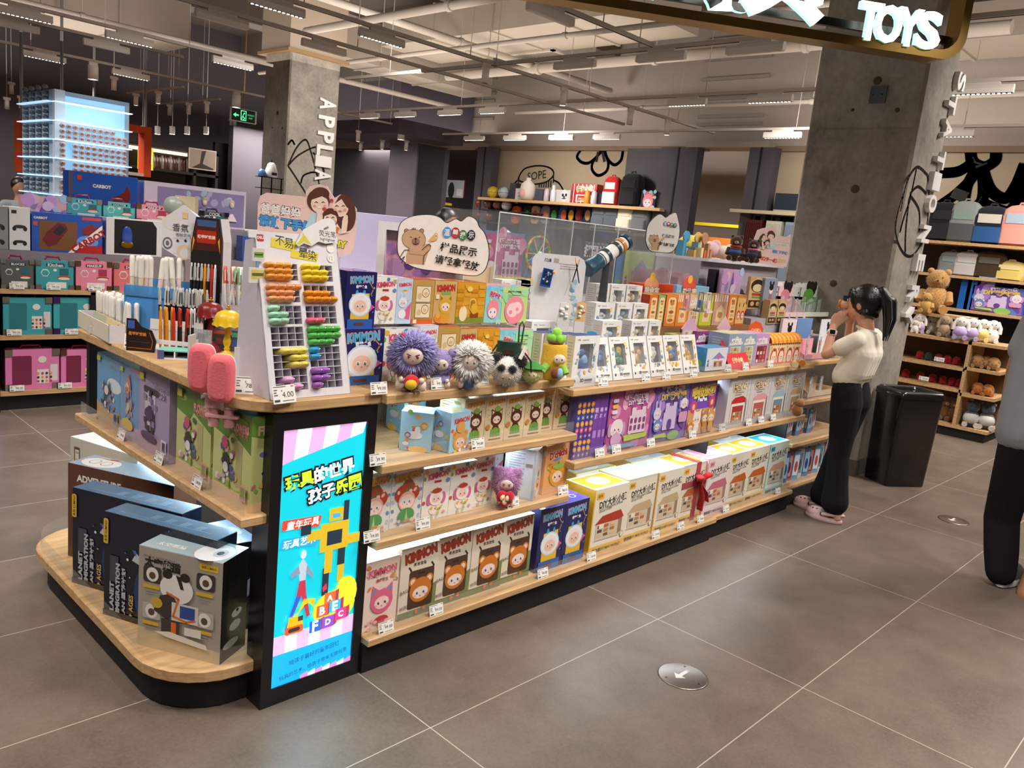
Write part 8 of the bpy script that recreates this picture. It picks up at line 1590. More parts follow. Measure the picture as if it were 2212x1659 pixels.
# --- PEOPLE
def solid(name,col,rough=.6,sheen=0,spec=.3,scale=60,bump=.15,gr=.08):
 m=bpy.data.materials.new(name);nt,b,N,L=nodes(m);nz=N.new('ShaderNodeTexNoise');nz.inputs['Scale'].default_value=scale;tc=N.new('ShaderNodeTexCoord');L.new(tc.outputs['Object'],nz.inputs['Vector'])
 cr=N.new('ShaderNodeValToRGB');c=lin(col);e=cr.color_ramp.elements;e[0].color=(*[x*(1-gr)for x in c],1);e[1].color=(*[min(1,x*(1+gr))for x in c],1);L.new(nz.outputs['Fac'],cr.inputs[0]);L.new(cr.outputs[0],b.inputs['Base Color'])
 b.inputs['Roughness'].default_value=rough;b.inputs['Sheen Weight'].default_value=sheen;b.inputs['Specular IOR Level'].default_value=spec;bp=N.new('ShaderNodeBump');bp.inputs['Strength'].default_value=bump;bp.inputs['Distance'].default_value=.003;L.new(nz.outputs['Fac'],bp.inputs['Height']);L.new(bp.outputs[0],b.inputs['Normal']);MATS[name]=m
solid('skin_child','#d3a186',.5,scale=30,bump=.03);solid('skin_man','#a9775a',.5,scale=30,bump=.05);solid('shirt_cream','#e6e0cd',.9,.2,scale=14,bump=.35);solid('trousers_black','#0d0c0e',.9,scale=20,bump=.2);solid('shirt_grey','#85888e',.9,.2,scale=14,bump=.3);solid('hair_black','#0c0a0a',.35,spec=.5,scale=120,bump=.5)
def limbs(name,parent,mat,chains,ells=(),voxel=.006,smooth=6,cut=None):
 m=MB()
 for ch in chains:
  P=[Vector(p)for p,r in ch];R=[r for p,r in ch];m.tube(P,R,'#fff','skin',14)
  for p,r in ch:m.ell(p,r*.99,'#fff','skin',14,9)
 for c,r,*M in ells:m.ell(c,r,'#fff','skin',20,14,M[0]if M else None)
 m.m=[mat]*len(m.m);o=m.obj(name,parent);r=o.modifiers.new('remesh','REMESH');r.mode='VOXEL';r.voxel_size=voxel;r.use_smooth_shade=True
 s=o.modifiers.new('smooth','SMOOTH');s.factor=.5;s.iterations=smooth;return o
def hand(o,wrist,fwd,palm,side,s=1.0,curl=.9):
 """chains of a hand: palm plus four unequal bent fingers and a thumb. fwd: knuckle direction, palm: inner normal, side: towards the thumb"""
 fwd,palm,side=fwd.normalized(),palm.normalized(),side.normalized();out=[]
 for k,(l,w)in enumerate(((.062,.6),(.07,.2),(.065,-.2),(.05,-.58))):
  b=wrist+fwd*.075*s+side*(.034*w*1.6*s);out.append([(wrist+side*.02*w*s,.014*s),(b,.0115*s)]);ch=[(b,.0092*s)];p=b;a=.35+.08*k
  for j in range(3):d=fwd*math.cos(a)+palm*math.sin(a)+side*.06*w;p=p+d*(l*(.45,.32,.23)[j]*s);ch.append((p,(.0085,.0078,.007)[j]*s));a+=curl*(.75,.65,0)[j]
  out.append(ch)
 p=wrist+fwd*.025*s+side*.026*s;q=p+(side*.7+fwd*.6+palm*.25)*.034*s;out.append([(wrist,.016*s),(p,.0125*s),(q,.0105*s),(q+(fwd*.8+palm*.6)*.03*s,.0085*s)]);return out
 # ---- the girl at the shelf, looking through a toy held to her eye
GX=3.2
g0=Vector((GX,.13,0));gl=thing('person','girl in a cream T-shirt and black flared trousers holding a toy to her eye','person',g0)
def gp(px,py,dx=0):return atX(px,py,GX+dx)-g0
hd=gp(1866,655);nk=gp(1872,708);ch_=gp(1868,762);wa=gp(1842,815);hp=gp(1834,862)
sl,sr=gp(1850,737,-.115),gp(1888,728,.115);el,er=gp(1785,765,-.15),gp(1830,752,.15);wl,wr=gp(1800,708,-.075),gp(1836,700,.06)
toy=gp(1829,658,-.01)
hl_,hr_=gp(1815,680,-.045),gp(1832,678,.035)
Y_=Vector((0,1,0));Zu=Vector((0,0,1));Xr=Vector((1,0,0))
al_,ar_=gp(1802,1092,-.05),gp(1772,1068,.09)
CH=[[(hp,.068),(wa,.058),(ch_,.058),(nk,.042),(hd-Vector((0,.0,.03)),.05)],[(sl,.032),(el,.03)],[(el,.029),(wl,.021)],[(sr,.032),(er,.03)],[(er,.029),(wr,.021)],[(hp+Xr*-.05,.06),(gp(1808,985,-.05),.045),(al_,.028),(gp(1808,1118,-.05),.026)],[(hp+Xr*.05,.06),(gp(1800,970,.08),.045),(ar_,.028),(gp(1775,1092,.09),.026)]]
CH+=hand(0,wl,(toy+Vector((-.02,0,.03))-wl),Xr*.8+Y_*.1,Y_*-.5+Zu*.2+Xr*.3,.92,.9);CH+=hand(0,wr,(toy+Vector((.03,0,.02))-wr),-Xr,Y_*-.5+Zu*.2,.92,.9)
fc_=Vector((0,1,-.05)).normalized()
limbs('body',gl,'skin_child',CH,[(hd,(.068,.085,.094)),(hd+Vector((0,.03,-.045)),(.055,.05,.05)),(hd+Vector((0,.088,-.015)),(.011,.016,.014)),(hd+Vector((0,.07,-.06)),(.026,.014,.008)),(hd+Vector((-.07,-.005,-.01)),(.008,.018,.028)),(hd+Vector((.07,-.005,-.01)),(.008,.018,.028)),(hd+Vector((0,.068,-.083)),(.025,.022,.02))],.0042,3)
for k in(-1,1):m=MB();m.ell(hd+Vector((k*.028,.079,.008)),(.011,.006,.008),'#f1ece8',PLA,10,7);m.ell(hd+Vector((k*.028,.084,.008)),(.006,.003,.006),'#23160f',PLA,10,7);m.obj('eye',gl)
MB().ell(hd+Vector((0,.081,-.055)),(.018,.006,.006),'#b5675c','skin',12,7).obj('mouth',gl)
# hair: cap, fringe and ponytail
sk=hd+Vector((0,-.014,.014));pt0=gp(1903,628,-.0);PTL=[sk+Vector((0,-.075,.03)),pt0+Vector((0,-.01,.0)),gp(1922,652),gp(1923,690),gp(1914,725)]
limbs('hair',gl,'hair_black',[[(PTL[0],.03),(PTL[1],.026),(PTL[2],.036),(PTL[3],.032),(PTL[4],.012)],[(hd+Vector((-.066,.045,.05)),.012),(hd+Vector((-.069,.036,-.005)),.009)],[(hd+Vector((.066,.045,.05)),.012),(hd+Vector((.069,.036,-.005)),.009)],[(hd+Vector((-.06,-.04,-.05)),.02),(hd+Vector((.0,-.075,-.06)),.02),(hd+Vector((.06,-.04,-.05)),.02)]]+[[(hd+Vector((.014*i,.075-.0011*i*i,.07)),.012),(hd+Vector((.015*i,.088-.0013*i*i,.032)),.006)]for i in range(-4,5)],[(sk,(.08,.093,.099))],.0055,3)
m=MB();m.lathe([(.024,-.008),(.029,0),(.024,.008)],'#1a1716',CLO,16,Matrix.Translation(pt0+Vector((0,.02,.005)))@Matrix.Rotation(1.4,4,'X'));m.ell(pt0+Vector((-.03,.02,.008)),.006,'#e6e2dc',PLA,8,6);m.obj('hair_tie',gl)
m=MB();[m.tube([PTL[1]+Vector((.02*math.cos(a),.02*math.sin(a),0)),PTL[2]+Vector((.034*math.cos(a),.034*math.sin(a),0)),PTL[3]+Vector((.031*math.cos(a),.031*math.sin(a),0)),PTL[4]+Vector((.012*math.cos(a),.012*math.sin(a),-.03))],[.006,.008,.007,.002],'#0d0b0b',FUR,6)for a in[i*.9 for i in range(7)]];m.obj('hair_strand',gl)
# clothes
limbs('tshirt',gl,'shirt_cream',[[(wa+(ch_-wa)*.3+Xr*k,.082),(ch_+Xr*k,.078),(ch_+Vector((k,0,.075)),.062)]for k in(-.06,-.02,.02,.06)]+[[(gp(1838,812)+Xr*k,.084),(ch_+Xr*k,.08)]for k in(-.055,0,.055)]+[[(nk+Vector((0,0,-.03)),.05),(ch_+Zu*.05,.07)],[(sl*.9+ch_*.1+Zu*.01,.052),(sl+(el-sl)*.5,.05)],[(sr*.9+ch_*.1+Zu*.01,.052),(sr+(er-sr)*.5,.05)]],(),.0055,4)
m=MB();P_=gp(1870,712);m.lathe([(.058,0),(.062,.006),(.056,.012)],'#e6e0cd',CLO,24,Matrix.Translation(nk-Zu*.015)@Matrix.Rotation(.25,4,'X'));m.obj('neckband',gl)
def leg(dx,a,kn,cu,rr):return[(a+Xr*dx,.088),(a*.6+kn*.4+Xr*dx*.5,.078),(kn,.06),(kn*.4+cu*.6,.066),(cu,.078)]
cL,cR=gp(1803,1085,-.05),gp(1778,1068,.085);limbs('trousers',gl,'trousers_black',[leg(-.055,gp(1836,872),gp(1812,985,-.05),cL,1),leg(.055,gp(1840,868),gp(1808,975,.075),cR,1),[(gp(1838,838)+Xr*-.06,.082),(gp(1836,872)+Xr*-.05,.088)],[(gp(1838,838)+Xr*.06,.082),(gp(1840,870)+Xr*.05,.088)]],(),.0065,4)
# clogs
def clog(P,rz,name='clog'):
 m=MB();n=22
 def ring(z,k,y0=0):return[(.045*k*math.sin(a)*(1.0+.16*math.cos(a)),.11*k*math.cos(a)+y0,z)for a in[2*PI*j/n for j in range(n)]]
 m.rings([ring(0,.95),ring(.006,1.02),ring(.022,1.0),ring(.03,.93)],'#d9b3b0',RUB);m.ell((0,.045,.03),(.042,.062,.04),'#dcb8b5',RUB,18,10)
 for j in range(9):a=j*.7;m.ell((.026*math.cos(a),.05+.034*math.sin(a),.062-.006*abs(math.sin(a))),.005,'#2c2422',RUB,8,5)
 o=m.obj(name,gl,P-g0,rz);m=MB();m.tube([(.044,.0,.045),(.046,-.06,.055),(.0,-.112,.055),(-.046,-.06,.055),(-.044,0,.045)],.008,'#d9b3b0',RUB,8,1.3);m.ell((-.047,.0,.045),(.004,.01,.01),'#241f1d',RUB,10,6);m.obj('heel_strap',o)
clog(Vector((3.155,.155,0)),.04);clog(Vector((3.285,.29,0)),.1)
# watch and the toy held at the eye
d_=(wl-el).normalized();MW=Matrix.Translation(wl-d_*.03)@d_.to_track_quat('Z','Y').to_matrix().to_4x4()
m=MB();m.lathe([(.024,-.012),(.0275,-.01),(.0275,.01),(.024,.012)],'#e9e6e2',RUB,20,MW);m.obj('watch_strap',gl);wc=(wl-d_*.03)+(Vector((-1,-.5,.2)).normalized())*.027
m=MB();MQ=Matrix.Translation(wc)@Vector((-1,-.5,.2)).to_track_quat('Z','Y').to_matrix().to_4x4();m.box((-.018,-.016,-.006),(.018,.016,.006),'#e6e3df',PLA,MQ);m.box((-.014,-.012,.006),(.014,.012,.0075),'#0e0f12',GLO,MQ);m.obj('watch_face',gl)
t=thing('toy_viewer','wooden toy viewer with an orange rim that the girl holds to her eye','toy',toy+g0);m=MB();R=Matrix.Rotation(PI/2,4,'X');m.lathe([(.02,-.03),(.024,-.028),(.024,.03),(.02,.034)],'#d9b48a',CAR,18,R);m.obj('barrel',t);MB().lathe([(.021,-.042),(.027,-.04),(.027,-.03),(.021,-.028)],'#d9822a',PLA,18,R).obj('rim',t);MB().box((-.016,-.025,.024),(.016,.02,.05),'#27364f',CAR).obj('top_block',t)
# ---- the man leaving the picture on the right
mo=Vector((3.0,-.93,0));mn=thing('person','man in a grey T-shirt and black trousers seen from behind at the picture edge','person',mo)
def mp(px,py,x=3.0):return atX(px,py,x)-mo
ank,kne,hip=mp(2162,1235,3.0),mp(2164,1120,3.06),mp(2214,925,3.0);sh=mp(2228,700,3.02);elb=mp(2194,800,3.0);wri=mp(2176,868,3.05);yc=hip.y-.09
ctr=lambda z,x=0:Vector((x,yc,z));hz=hip.z
CHM=[[(ctr(hz),.1),(ctr(1.15),.1),(ctr(1.36),.1),(ctr(1.5,.02),.055),(ctr(1.6,.03),.06)],[(sh,.05),(elb,.042)],[(elb,.041),(wri,.029)],[(ctr(sh.z)*2-sh-Vector((0,0,sh.z)),.05),(Vector((.1,2*yc-elb.y,1.1)),.042),(Vector((.22,2*yc-wri.y,.92)),.03)],[(hip,.07),(kne,.05),(ank,.035)],[(ctr(hz)*2-hip-Vector((0,0,hip.z)),.07),(Vector((.22,yc-.1,.5)),.05),(Vector((.3,yc-.08,.12)),.035)]]
CHM+=hand(0,wri,Vector((.25,.35,-1)),Vector((.3,-1,-.1)),Vector((1,.2,.2)),1.05,1.0)+hand(0,Vector((.22,2*yc-wri.y,.92)),Vector((.1,0,-1)),Vector((0,1,0)),Vector((1,0,.1)),1.05,.8)
hm=ctr(1.66,.03);limbs('body',mn,'skin_man',CHM,[(hm,(.095,.075,.115)),(hm+Vector((.1,0,-.02)),(.018,.014,.02)),(hm+Vector((0,.076,-.01)),(.02,.008,.03)),(hm+Vector((0,-.076,-.01)),(.02,.008,.03))],.0055,3)
limbs('hair',mn,'hair_black',[],[(hm+Vector((-.015,0,.03)),(.1,.083,.1))],.008,3)
for k in(-1,1):MB().ell(hm+Vector((.09,k*.032,.01)),(.006,.011,.008),'#1c1411',PLA,8,6).obj('eye',mn)
MB().ell(hm+Vector((.088,0,-.06)),(.006,.024,.007),'#9a5a4e','skin',10,6).obj('mouth',mn)
shr=ctr(sh.z)*2-sh-Vector((0,0,sh.z))
limbs('tshirt',mn,'shirt_grey',[[(ctr(hz-.02)+Y_*k,.125),(ctr(1.15)+Y_*k,.12),(ctr(1.36)+Y_*k,.1)]for k in(-.09,0,.09)]+[[(sh-Y_*.02,.072),(sh+(elb-sh)*.55,.066)],[(shr+Y_*.02,.072),(shr+(Vector((.1,2*yc-elb.y,1.1))-shr)*.55,.066)]],(),.009,4)
limbs('trousers',mn,'trousers_black',[[(ctr(hz)+Y_*.06,.115),(hip+Vector((0,0,-.08)),.1),(kne,.082),(kne*.35+ank*.65,.078),(ank+Zu*.0,.07)],[(ctr(hz)-Y_*.06,.115),(Vector((.1,yc-.1,.75)),.1),(Vector((.22,yc-.1,.5)),.082),(Vector((.3,yc-.08,.14)),.068)]],(),.009,4)
def shoe(P,rz,z=0):
 m=MB();n=20
 def ring(zz,k,w=1):return[(.14*k*math.cos(a),.047*k*w*math.sin(a)*(1+.12*math.cos(a)),zz)for a in[2*PI*j/n for j in range(n)]]
 m.rings([ring(0,.97),ring(.006,1.0)],'#1c1b1b',RUB);m.rings([ring(.006,1.03),ring(.03,1.03),ring(.036,.98)],'#d6d3ce',RUB);m.rings([ring(.034,.97),ring(.06,.88),ring(.085,.6,1.1)],'#17171a',CLO);m.ell((-.06,0,.075),(.055,.04,.05),'#17171a',CLO);m.box((-.135,-.016,.085),(-.118,.016,.09),'#c9c6c2',CLO);m.obj('shoe',mn,P-mo,rz)
P_=atZ(2168,1268,0);shoe(Vector((P_.x+.1,P_.y,.0)),-.1);shoe(Vector((3.36,mo.y+yc-.08,.0)),0)
# --- BIN, FLOOR DISCS, EXIT SIGN
P=(atZ(1873,1020,0)+atZ(1975,1040,0))/2;bz=atY(1935,838,P.y).z;t=thing('waste_bin','tall glossy black waste bin in front of the concrete column','bin',(P.x-.12,P.y-.06,0),CRZ+.25)
wb=.17;m=MB();m.rings([[(x,y,z)for x,y in rpoly(-wb*k,-.13*k,wb*k,.13*k,(.03,)*4,4)]for z,k in((0,.94),(.01,.96),(bz-.06,1.06),(bz-.05,1.06))],'#161213',GLO,True,True);m.obj('bin_body',t)
m=MB();m.rings([[(x,y,z)for x,y in rpoly(-wb*k,-.13*k,wb*k,.13*k,(.03,)*4,4)]for z,k in((bz-.055,1.1),(bz-.02,1.1),(bz,.98),(bz-.006,.9),(bz-.03,.86))],'#1b1718',GLO,True,True);m.obj('bin_rim',t)
m=MB();f=Face(m,(wb*1.03,-.05,bz*.52),(0,.1,0),(0,0,.15),CAR,.006);f.rect(0,0,1,1,'#dcdad6');smalltext(f,.12,.85,.7,6,'#6f6c68',.12,.05);m.obj('paper_label',t)
def disc(px,py,lab,r=.088):
 P=atZ(px,py,.0005);t=thing('floor_disc',lab,'floor marker',P);MB().lathe([(r,0),(r,.002),(r-.004,.003),(.001,.003)],'#a89f98',MET,40).obj('plate',t);m=MB();f=Face(m,(-r,-r,.003),(2*r,0,0),(0,2*r,0),CAR);f.poly([(.3,.54),(.46,.68),(.46,.58),(.72,.58),(.72,.5),(.46,.5),(.46,.4)],'#d6d9d4');f.rect(.74,.5,.76,.58,'#d6d9d4');m.obj('arrow',t);[MB().cyl((x,y,.003),(x,y,.004),.004,'#6f6862',MET,8).obj('screw',t)for x,y in((-.06,.03),(.06,.03),(0,-.065))]
disc(1475,1461,'steel floor disc with a white arrow, nearest the camera');disc(2060,1124,'steel floor disc with a white arrow, beyond the girl')
P=atY(527,250,12.2);t=thing('exit_sign','green lit exit sign with arrow and running figure hanging near the far column','sign',P);MB().box((-.24,0,-.11),(.24,.05,.11),'#c9cbc8',PLA).obj('housing',t);m=MB();m.box((-.23,-.004,-.1),(.21,0,.1),'#06160c',PLA);f=Face(m,(-.23,-.004,-.1),(.44,0,0),(0,0,.2),'neon');f.poly([(.06,.45),(.18,.65),(.18,.52),(.3,.52),(.3,.4),(.18,.4),(.18,.27)],'#3fae74');f.rect(.38,.08,.62,.92,'#3fae74');f.rect(.41,.14,.59,.86,'#06160c',PLA);f.ell(.53,.7,.03,.03,'#3fae74');f.line([(.5,.62),(.47,.42),(.55,.3),(.5,.16)],.03,'#3fae74');f.line([(.47,.42),(.43,.22)],.03,'#3fae74');f.text('安全出口',.81,.62,.28,'#2f8a5a');f.text('EXIT',.81,.36,.16,'#2f8a5a');m.obj('lit_face',t);MB().cyl((0,.02,.11),(0,.02,CEIL-P.z),.012,'#8a6a4a',PAI,8).obj('hanger',t)
# --- PLUSH UNIT AND BACKPACK RACK (far side of the aisle)
XP=6.88;pu=thing('plush_shelf_unit','low oak shelf unit full of plush toys beyond the waste bin','shelf unit',(XP,0,0))
def pz(px,py,x=XP):return atX(px,py,x).z
ya,yb=.22,1.75;yd=atX(2092,760,XP).y
def pb(a,b,n,col='#cba573',mat='oak'):return MB().box((a[0],a[1],a[2]),(b[0],b[1],b[2]),col,mat).obj(n,pu)
zt_=pz(2030,728);pb((.02,ya+.02,0),(.5,yb,.08),'plinth','#1b1a1b',PAI);SH=[.115,pz(2010,830),pz(2020,785),zt_]
for z in SH:pb((0,ya if z in(SH[0],zt_)else yd,z-.03),(.5,yb,z),'shelf')
SR=[pz(2120,798),pz(2115,856)]
for z in SR:pb((.0,ya,z-.03),(.5,yd,z),'shelf')
pb((.0,yd-.015,.115),(.5,yd+.015,zt_),'upright');pb((.48,ya,.08),(.5,yb,zt_),'back_panel','#6a4f34',PAI);zt2=pz(2015,677,XP+.1);pb((.1,yd+.12,zt2-.03),(.5,yb,zt2),'shelf');pb((.1,yd+.1,zt_),(.5,yd+.12,zt2),'upright')
def soft(px,py,x,r,col,lab,kind='blob',z=None,cols=None,c2=None,grp='plush toys on the far unit'):
 p=atX(px,py,x);t=thing('plush_toy',lab,'plush toy',(x,p.y,z),0,grp);n_=Vector((-1,-.3,0)).normalized();u_=Vector((0,0,1)).cross(n_)
 m=MB();m.ell((0,0,r*.8),(r*.75,r*.75,r*.82),col,FUR,12,8);m.fuzz((0,0,r*.8),(r*.75,r*.75,r*.82),120,r*.12,col,FUR,cols=cols);m.obj('body',t);h=Vector((0,0,r*1.95))if kind!='blob' else n_*r*.5+Vector((0,0,r*.7))
 m=MB();m.ell(h,r*.58,col,FUR,12,8);m.obj('head',t)
 for k in(-1,1):
  m=MB();m.tube([h+u_*(k*r*.4)+Vector((0,0,r*.4)),h+u_*(k*r*.7)+n_*r*.1+Vector((0,0,-r*.3)),h+u_*(k*r*.72)+n_*r*.2+Vector((0,0,-r*.9))]if kind=='bunny' else[h+u_*(k*r*.4)+Vector((0,0,r*.4)),h+u_*(k*r*.48)+Vector((0,0,r*.58))],[r*.16,r*.22,r*.2]if kind=='bunny' else[r*.2,r*.14],col,FUR,8);m.obj('ear',t)
  m=MB();m.tube([u_*(k*r*.4)+Vector((0,0,r*.3)),u_*(k*r*.5)+n_*r*.8+Vector((0,0,r*.25))],[r*.28,r*.24],c2 or col,FUR,8);m.obj('foot',t);m=MB();m.ell(h+u_*(k*r*.2)+n_*r*.52+Vector((0,0,r*.08)),r*.06,'#1b1412',PLA,6,5);m.obj('eye',t)
 if c2:m=MB();m.ell(Vector((0,0,r*.85))+n_*r*.15,(r*.74,r*.74,r*.6),c2,CLO,12,8);m.obj('outfit',t)
WHT=['#e3ddd6','#d6cfc8','#ece7e1'];TAN=['#b8935f','#a9854f','#c4a070']
p=atX(2022,610,7.05);bear((7.1,p.y,zt2),.155,'#b88a52','large tan capybara plush holding a small one, on top of the far unit',TAN,snout='#a87a48');bear((6.95,p.y+.02,zt2),.07,'#c49a4e','small golden plush in front of the large tan one',TAN)
for px,col,lab,c2,z,x,r in((1990,'#e3ddd6','white bunny plush with a purple scarf on the upper tier','#b9a0c9',zt_+.0,6.98,.075),(2022,'#e6e1da','white bunny plush behind the taupe one',None,zt_,7.12,.08),(2046,'#9f8a70','taupe long eared bunny plush on the upper tier',None,zt_,6.97,.08),(2092,'#e6e0da','white bunny plush with an orange dress in front of blue boxes','#e0a884',zt_,7.2,.085),(1982,'#e0dad2','cream bunny plush at the column edge of the cabinet',None,zt_,6.92,.05)):soft(px,680,x,r,col,lab,'bunny',z,WHT if col[1]=='e' else None,c2)
for i,(px,col,c2)in enumerate(((2070,'#e3ddd8','#b79fd0'),(2095,'#e3ddd8','#b79fd0'),(2118,'#e9e2d4','#e3cf7a'),(2140,'#e9e4dc',None))):soft(px,735,6.9+.06*i,.085,col,'%s white bunny of the heap on the cabinet top, counted from the column'%ORD[i],'bunny',zt_+.001,WHT,c2)
for i,px in enumerate((1985,2004,2026,2046,2066)):soft(px,780,7.08,.05,'#a8181c' if i!=1 else '#2a4a2a',('%s round red plush on the second shelf, counted from the column'%ORD[i])if i!=1 else 'dark green melon plush between the red ones','blob',SH[2],['#b81c20','#9a1418']if i!=1 else None)
for i,px in enumerate((1952,1985,2012,2036,2056,2072)):soft(px,830,7.08,.05,'#a8181c','%s round red plush on the third shelf, counted from the column'%ORD[i],'blob',SH[1],['#b81c20','#9a1418'])
for i,px in enumerate((2010,2040,2058)):bear((7.06,atX(px,905,7.06).y,SH[0]),.085,'#6a4a28','%s brown teddy on the lowest shelf, counted from the bin'%ORD[i],['#6a4a28','#7a5832','#5c3f22'])
for i,px in enumerate((2112,2130,2148)):soft(px,780,6.98+.05*(i%2),.075,'#a67c4c','%s tan plush puppy on the corner shelf'%ORD[i],'blob',SR[0],TAN)
for i,px in enumerate((2112,2135)):soft(px,840,7.0,.07,'#b06a2a','%s orange fox plush on the lower corner shelf'%ORD[i],'blob',SR[1],['#b06a2a','#a25e22'])
soft(2095,915,6.98,.1,'#3a414c','grey and white penguin plush on the corner floor shelf','bear',SH[0],None,'#c9c6c2');soft(2128,918,7.02,.1,'#4a5058','dark grey penguin plush beside the first penguin','bear',SH[0],None,'#c4c2be')
for px,lab in((2017,'price card on the second red plush shelf'),(1984,'price card on the third red plush shelf')):p=atX(px,779 if px>2000 else 820,6.875);price_tag(p,'59.00',lab,-PI/2,.1,.09,.04)
XB=8.0;bk_=thing('backpack_rack','tall rack of school backpacks behind the plush unit','rack',(XB,0,0));BZ=[pz(2130,527,XB),pz(2150,603,XB),pz(2150,677,XB)]
for z in BZ:MB().box((0,-1.6,z-.03),(.45,1.9,z),'#cba573','oak').obj('shelf',bk_)
MB().box((.45,-1.6,0),(.5,1.9,BZ[0]),'#3a3430',PAI).obj('back_panel',bk_)
MB().box((0,-1.6,0),(.45,1.9,.4),'#2a2625',PAI).obj('plinth',bk_)
def pack(P,w,h,c,c2,lab,rz=-PI/2+.0,c3='#d9d6d2',grp='backpacks'):
 t=thing('backpack',lab,'backpack',P,rz,grp);m=MB();d=w*.5
 def ring(z,k):return[(x*k,y*k,z)for x,y in rpoly(-w/2,-d/2,w/2,d/2,(w*.16,)*4,4)]
 m.rings([ring(0,.92),ring(h*.03,1),ring(h*.7,1),ring(h*.88,.86),ring(h*.97,.6),ring(h,.3)],c,CLO);m.obj('main_bag',t);m=MB();m.rings([[(x,y,z)for x,y in rpoly(-w*.4,-d*.72,w*.4,-d*.4,(w*.08,)*4,4)]for z in(h*.06,h*.08,h*.4,h*.45)],c2,CLO);m.obj('front_pocket',t);m=MB();m.box((-w*.32,-d*.54,h*.55),(w*.32,-d*.42,h*.78),c3,CLO);m.obj('upper_pocket',t);m=MB();m.tube([(-w*.12,0,h*.96),(-w*.08,0,h*1.05),(w*.08,0,h*1.05),(w*.12,0,h*.96)],w*.03,c,CLO,8);m.obj('grab_handle',t)
for px,z,w,h,c,c2,c3,lab in((2022,0,.3,.42,'#1d1d20','#26262a','#2c2c30','black backpack half behind the column lettering'),(2068,0,.32,.44,'#8f9392','#55585a','#8aa096','grey backpack with a dark front pocket on the top shelf'),(2125,0,.34,.4,'#20242c','#2c5a94','#d6cfc2','navy backpack with a blue pocket and cream flap on the top shelf'),(2188,0,.36,.42,'#d99a8e','#dfa094','#a9bcd0','pink backpack with a pale blue pocket on the top shelf'),(2057,1,.25,.25,'#8a949a','#7a848a','#98a2a8','small grey blue backpack on the middle shelf'),(2093,1,.28,.26,'#c9c8c8','#bdbcbc','#d3d2d2','pale grey backpack on the middle shelf'),(2142,1,.3,.28,'#4a3a26','#3f3120','#6d6a62','brown satchel with yellow straps on the middle shelf'),(2188,1,.3,.2,'#d9c57a','#d0bb6a','#e3d49a','yellow satchel on the middle shelf')):pack((XB+.2,atX(px,560,XB+.2).y,BZ[z]),w,h,c,c2,lab,c3=c3)
for i,(px,w,c,lab)in enumerate(((2075,.1,'#2060b4','blue folder standing upright behind the bunnies'),(2092,.12,'#2a6ac0','second blue folder leaning behind the bunnies'),(2150,.5,'#2a5fae','large blue boxed toy set on the lowest rack shelf'),(2118,.16,'#8fa6bc','clear grey boxed set between the blue boxes'))):carton('dollhouse2' if i==2 else 'none',(XB+.05,atX(px,660,XB).y+w/2,BZ[2]),w,.12,(.34,.34,.27,.36)[i],c,lab,rz=-PI/2,name='boxed_set')
# --- SPORTS SHELF ON THE MURAL WALL
XS=9.95;y0,y1=atX(1425,452,XS).y,atX(1032,424,XS).y;zs1=atX(1240,438,XS).z
sp_=thing('sports_shelf','long oak wall shelf of sports goods under the mural with a dark hanging panel','shelf',(XS,0,0));MB().box((0,y0,zs1-.05),(.42,y1,zs1),'#cba573','oak').obj('shelf',sp_);MB().box((.4,y0,0),(.44,y1,zs1-.05),'#211d1e',PAI).obj('back_panel',sp_);zl=atX(1330,500,XS).z;MB().box((0,y0,zl-.05),(.42,y0+2.6,zl),'#3a332e',PAI).obj('shelf',sp_)
def ball(p,r,c,lab,c2='#2a1a12'):m=MB();m.ell((0,0,r),r,c,PLA,18,12);[m.lathe([(r*1.002,-.004),(r*1.002,.004)],c2,PLA,24,Matrix.Translation((0,0,r))@Matrix.Rotation(a,4,b),cap=False)for a,b in((0,'Z'),(1.57,'X'),(1.57,'Y'))];tag(m.obj('basketball',None,p),lab,'ball','balls on the sports wall')
for i,(px,c)in enumerate(((1065,'#d9b82a'),(1089,'#b9c0c8'))):ball((XS+.2,atX(px,415,XS+.2).y,zs1),.12,c,('yellow and purple basketball on top of the sports shelf','pale patterned basketball on top of the sports shelf')[i],'#4a3a6a')
zb2=atX(1060,452,XS).z
MB().box((.1,y1-1.6,zb2-.02),(.4,y1,zb2),'#2a2626',PAI).obj('shelf',sp_);zb3=atX(1050,478,XS).z;MB().box((.1,y1-1.0,zb3-.02),(.4,y1,zb3),'#2a2626',PAI).obj('shelf',sp_)
for i,(px,c)in enumerate(((1038,'#8a3a1c'),(1056,'#6a4230'),(1076,'#6f4a36'),(1095,'#c9c6c2'))):ball((XS+.22,atX(px,440,XS+.22).y,zb2),.105,c,'%s basketball of the row below the sports shelf, counted from the opening'%ORD[i])
for i,px in enumerate((1038,1057)):ball((XS+.22,atX(px,468,XS+.22).y,zb3),.1,'#7a3a20','%s brown ball of the lowest row by the opening'%ORD[i])
def wbox(px0,px1,pyt,c,lab,key='none',d=.2,zz=None):ya_,yb_=atX(px1,420,XS+.1).y,atX(px0,420,XS+.1).y;z=zs1 if zz is None else zz;carton(key,(XS+.1,yb_,z),yb_-ya_,d,atX((px0+px1)/2,pyt,XS+.1).z-z,c,lab,rz=-PI/2,name='sports_box',group='boxes on the sports shelf')
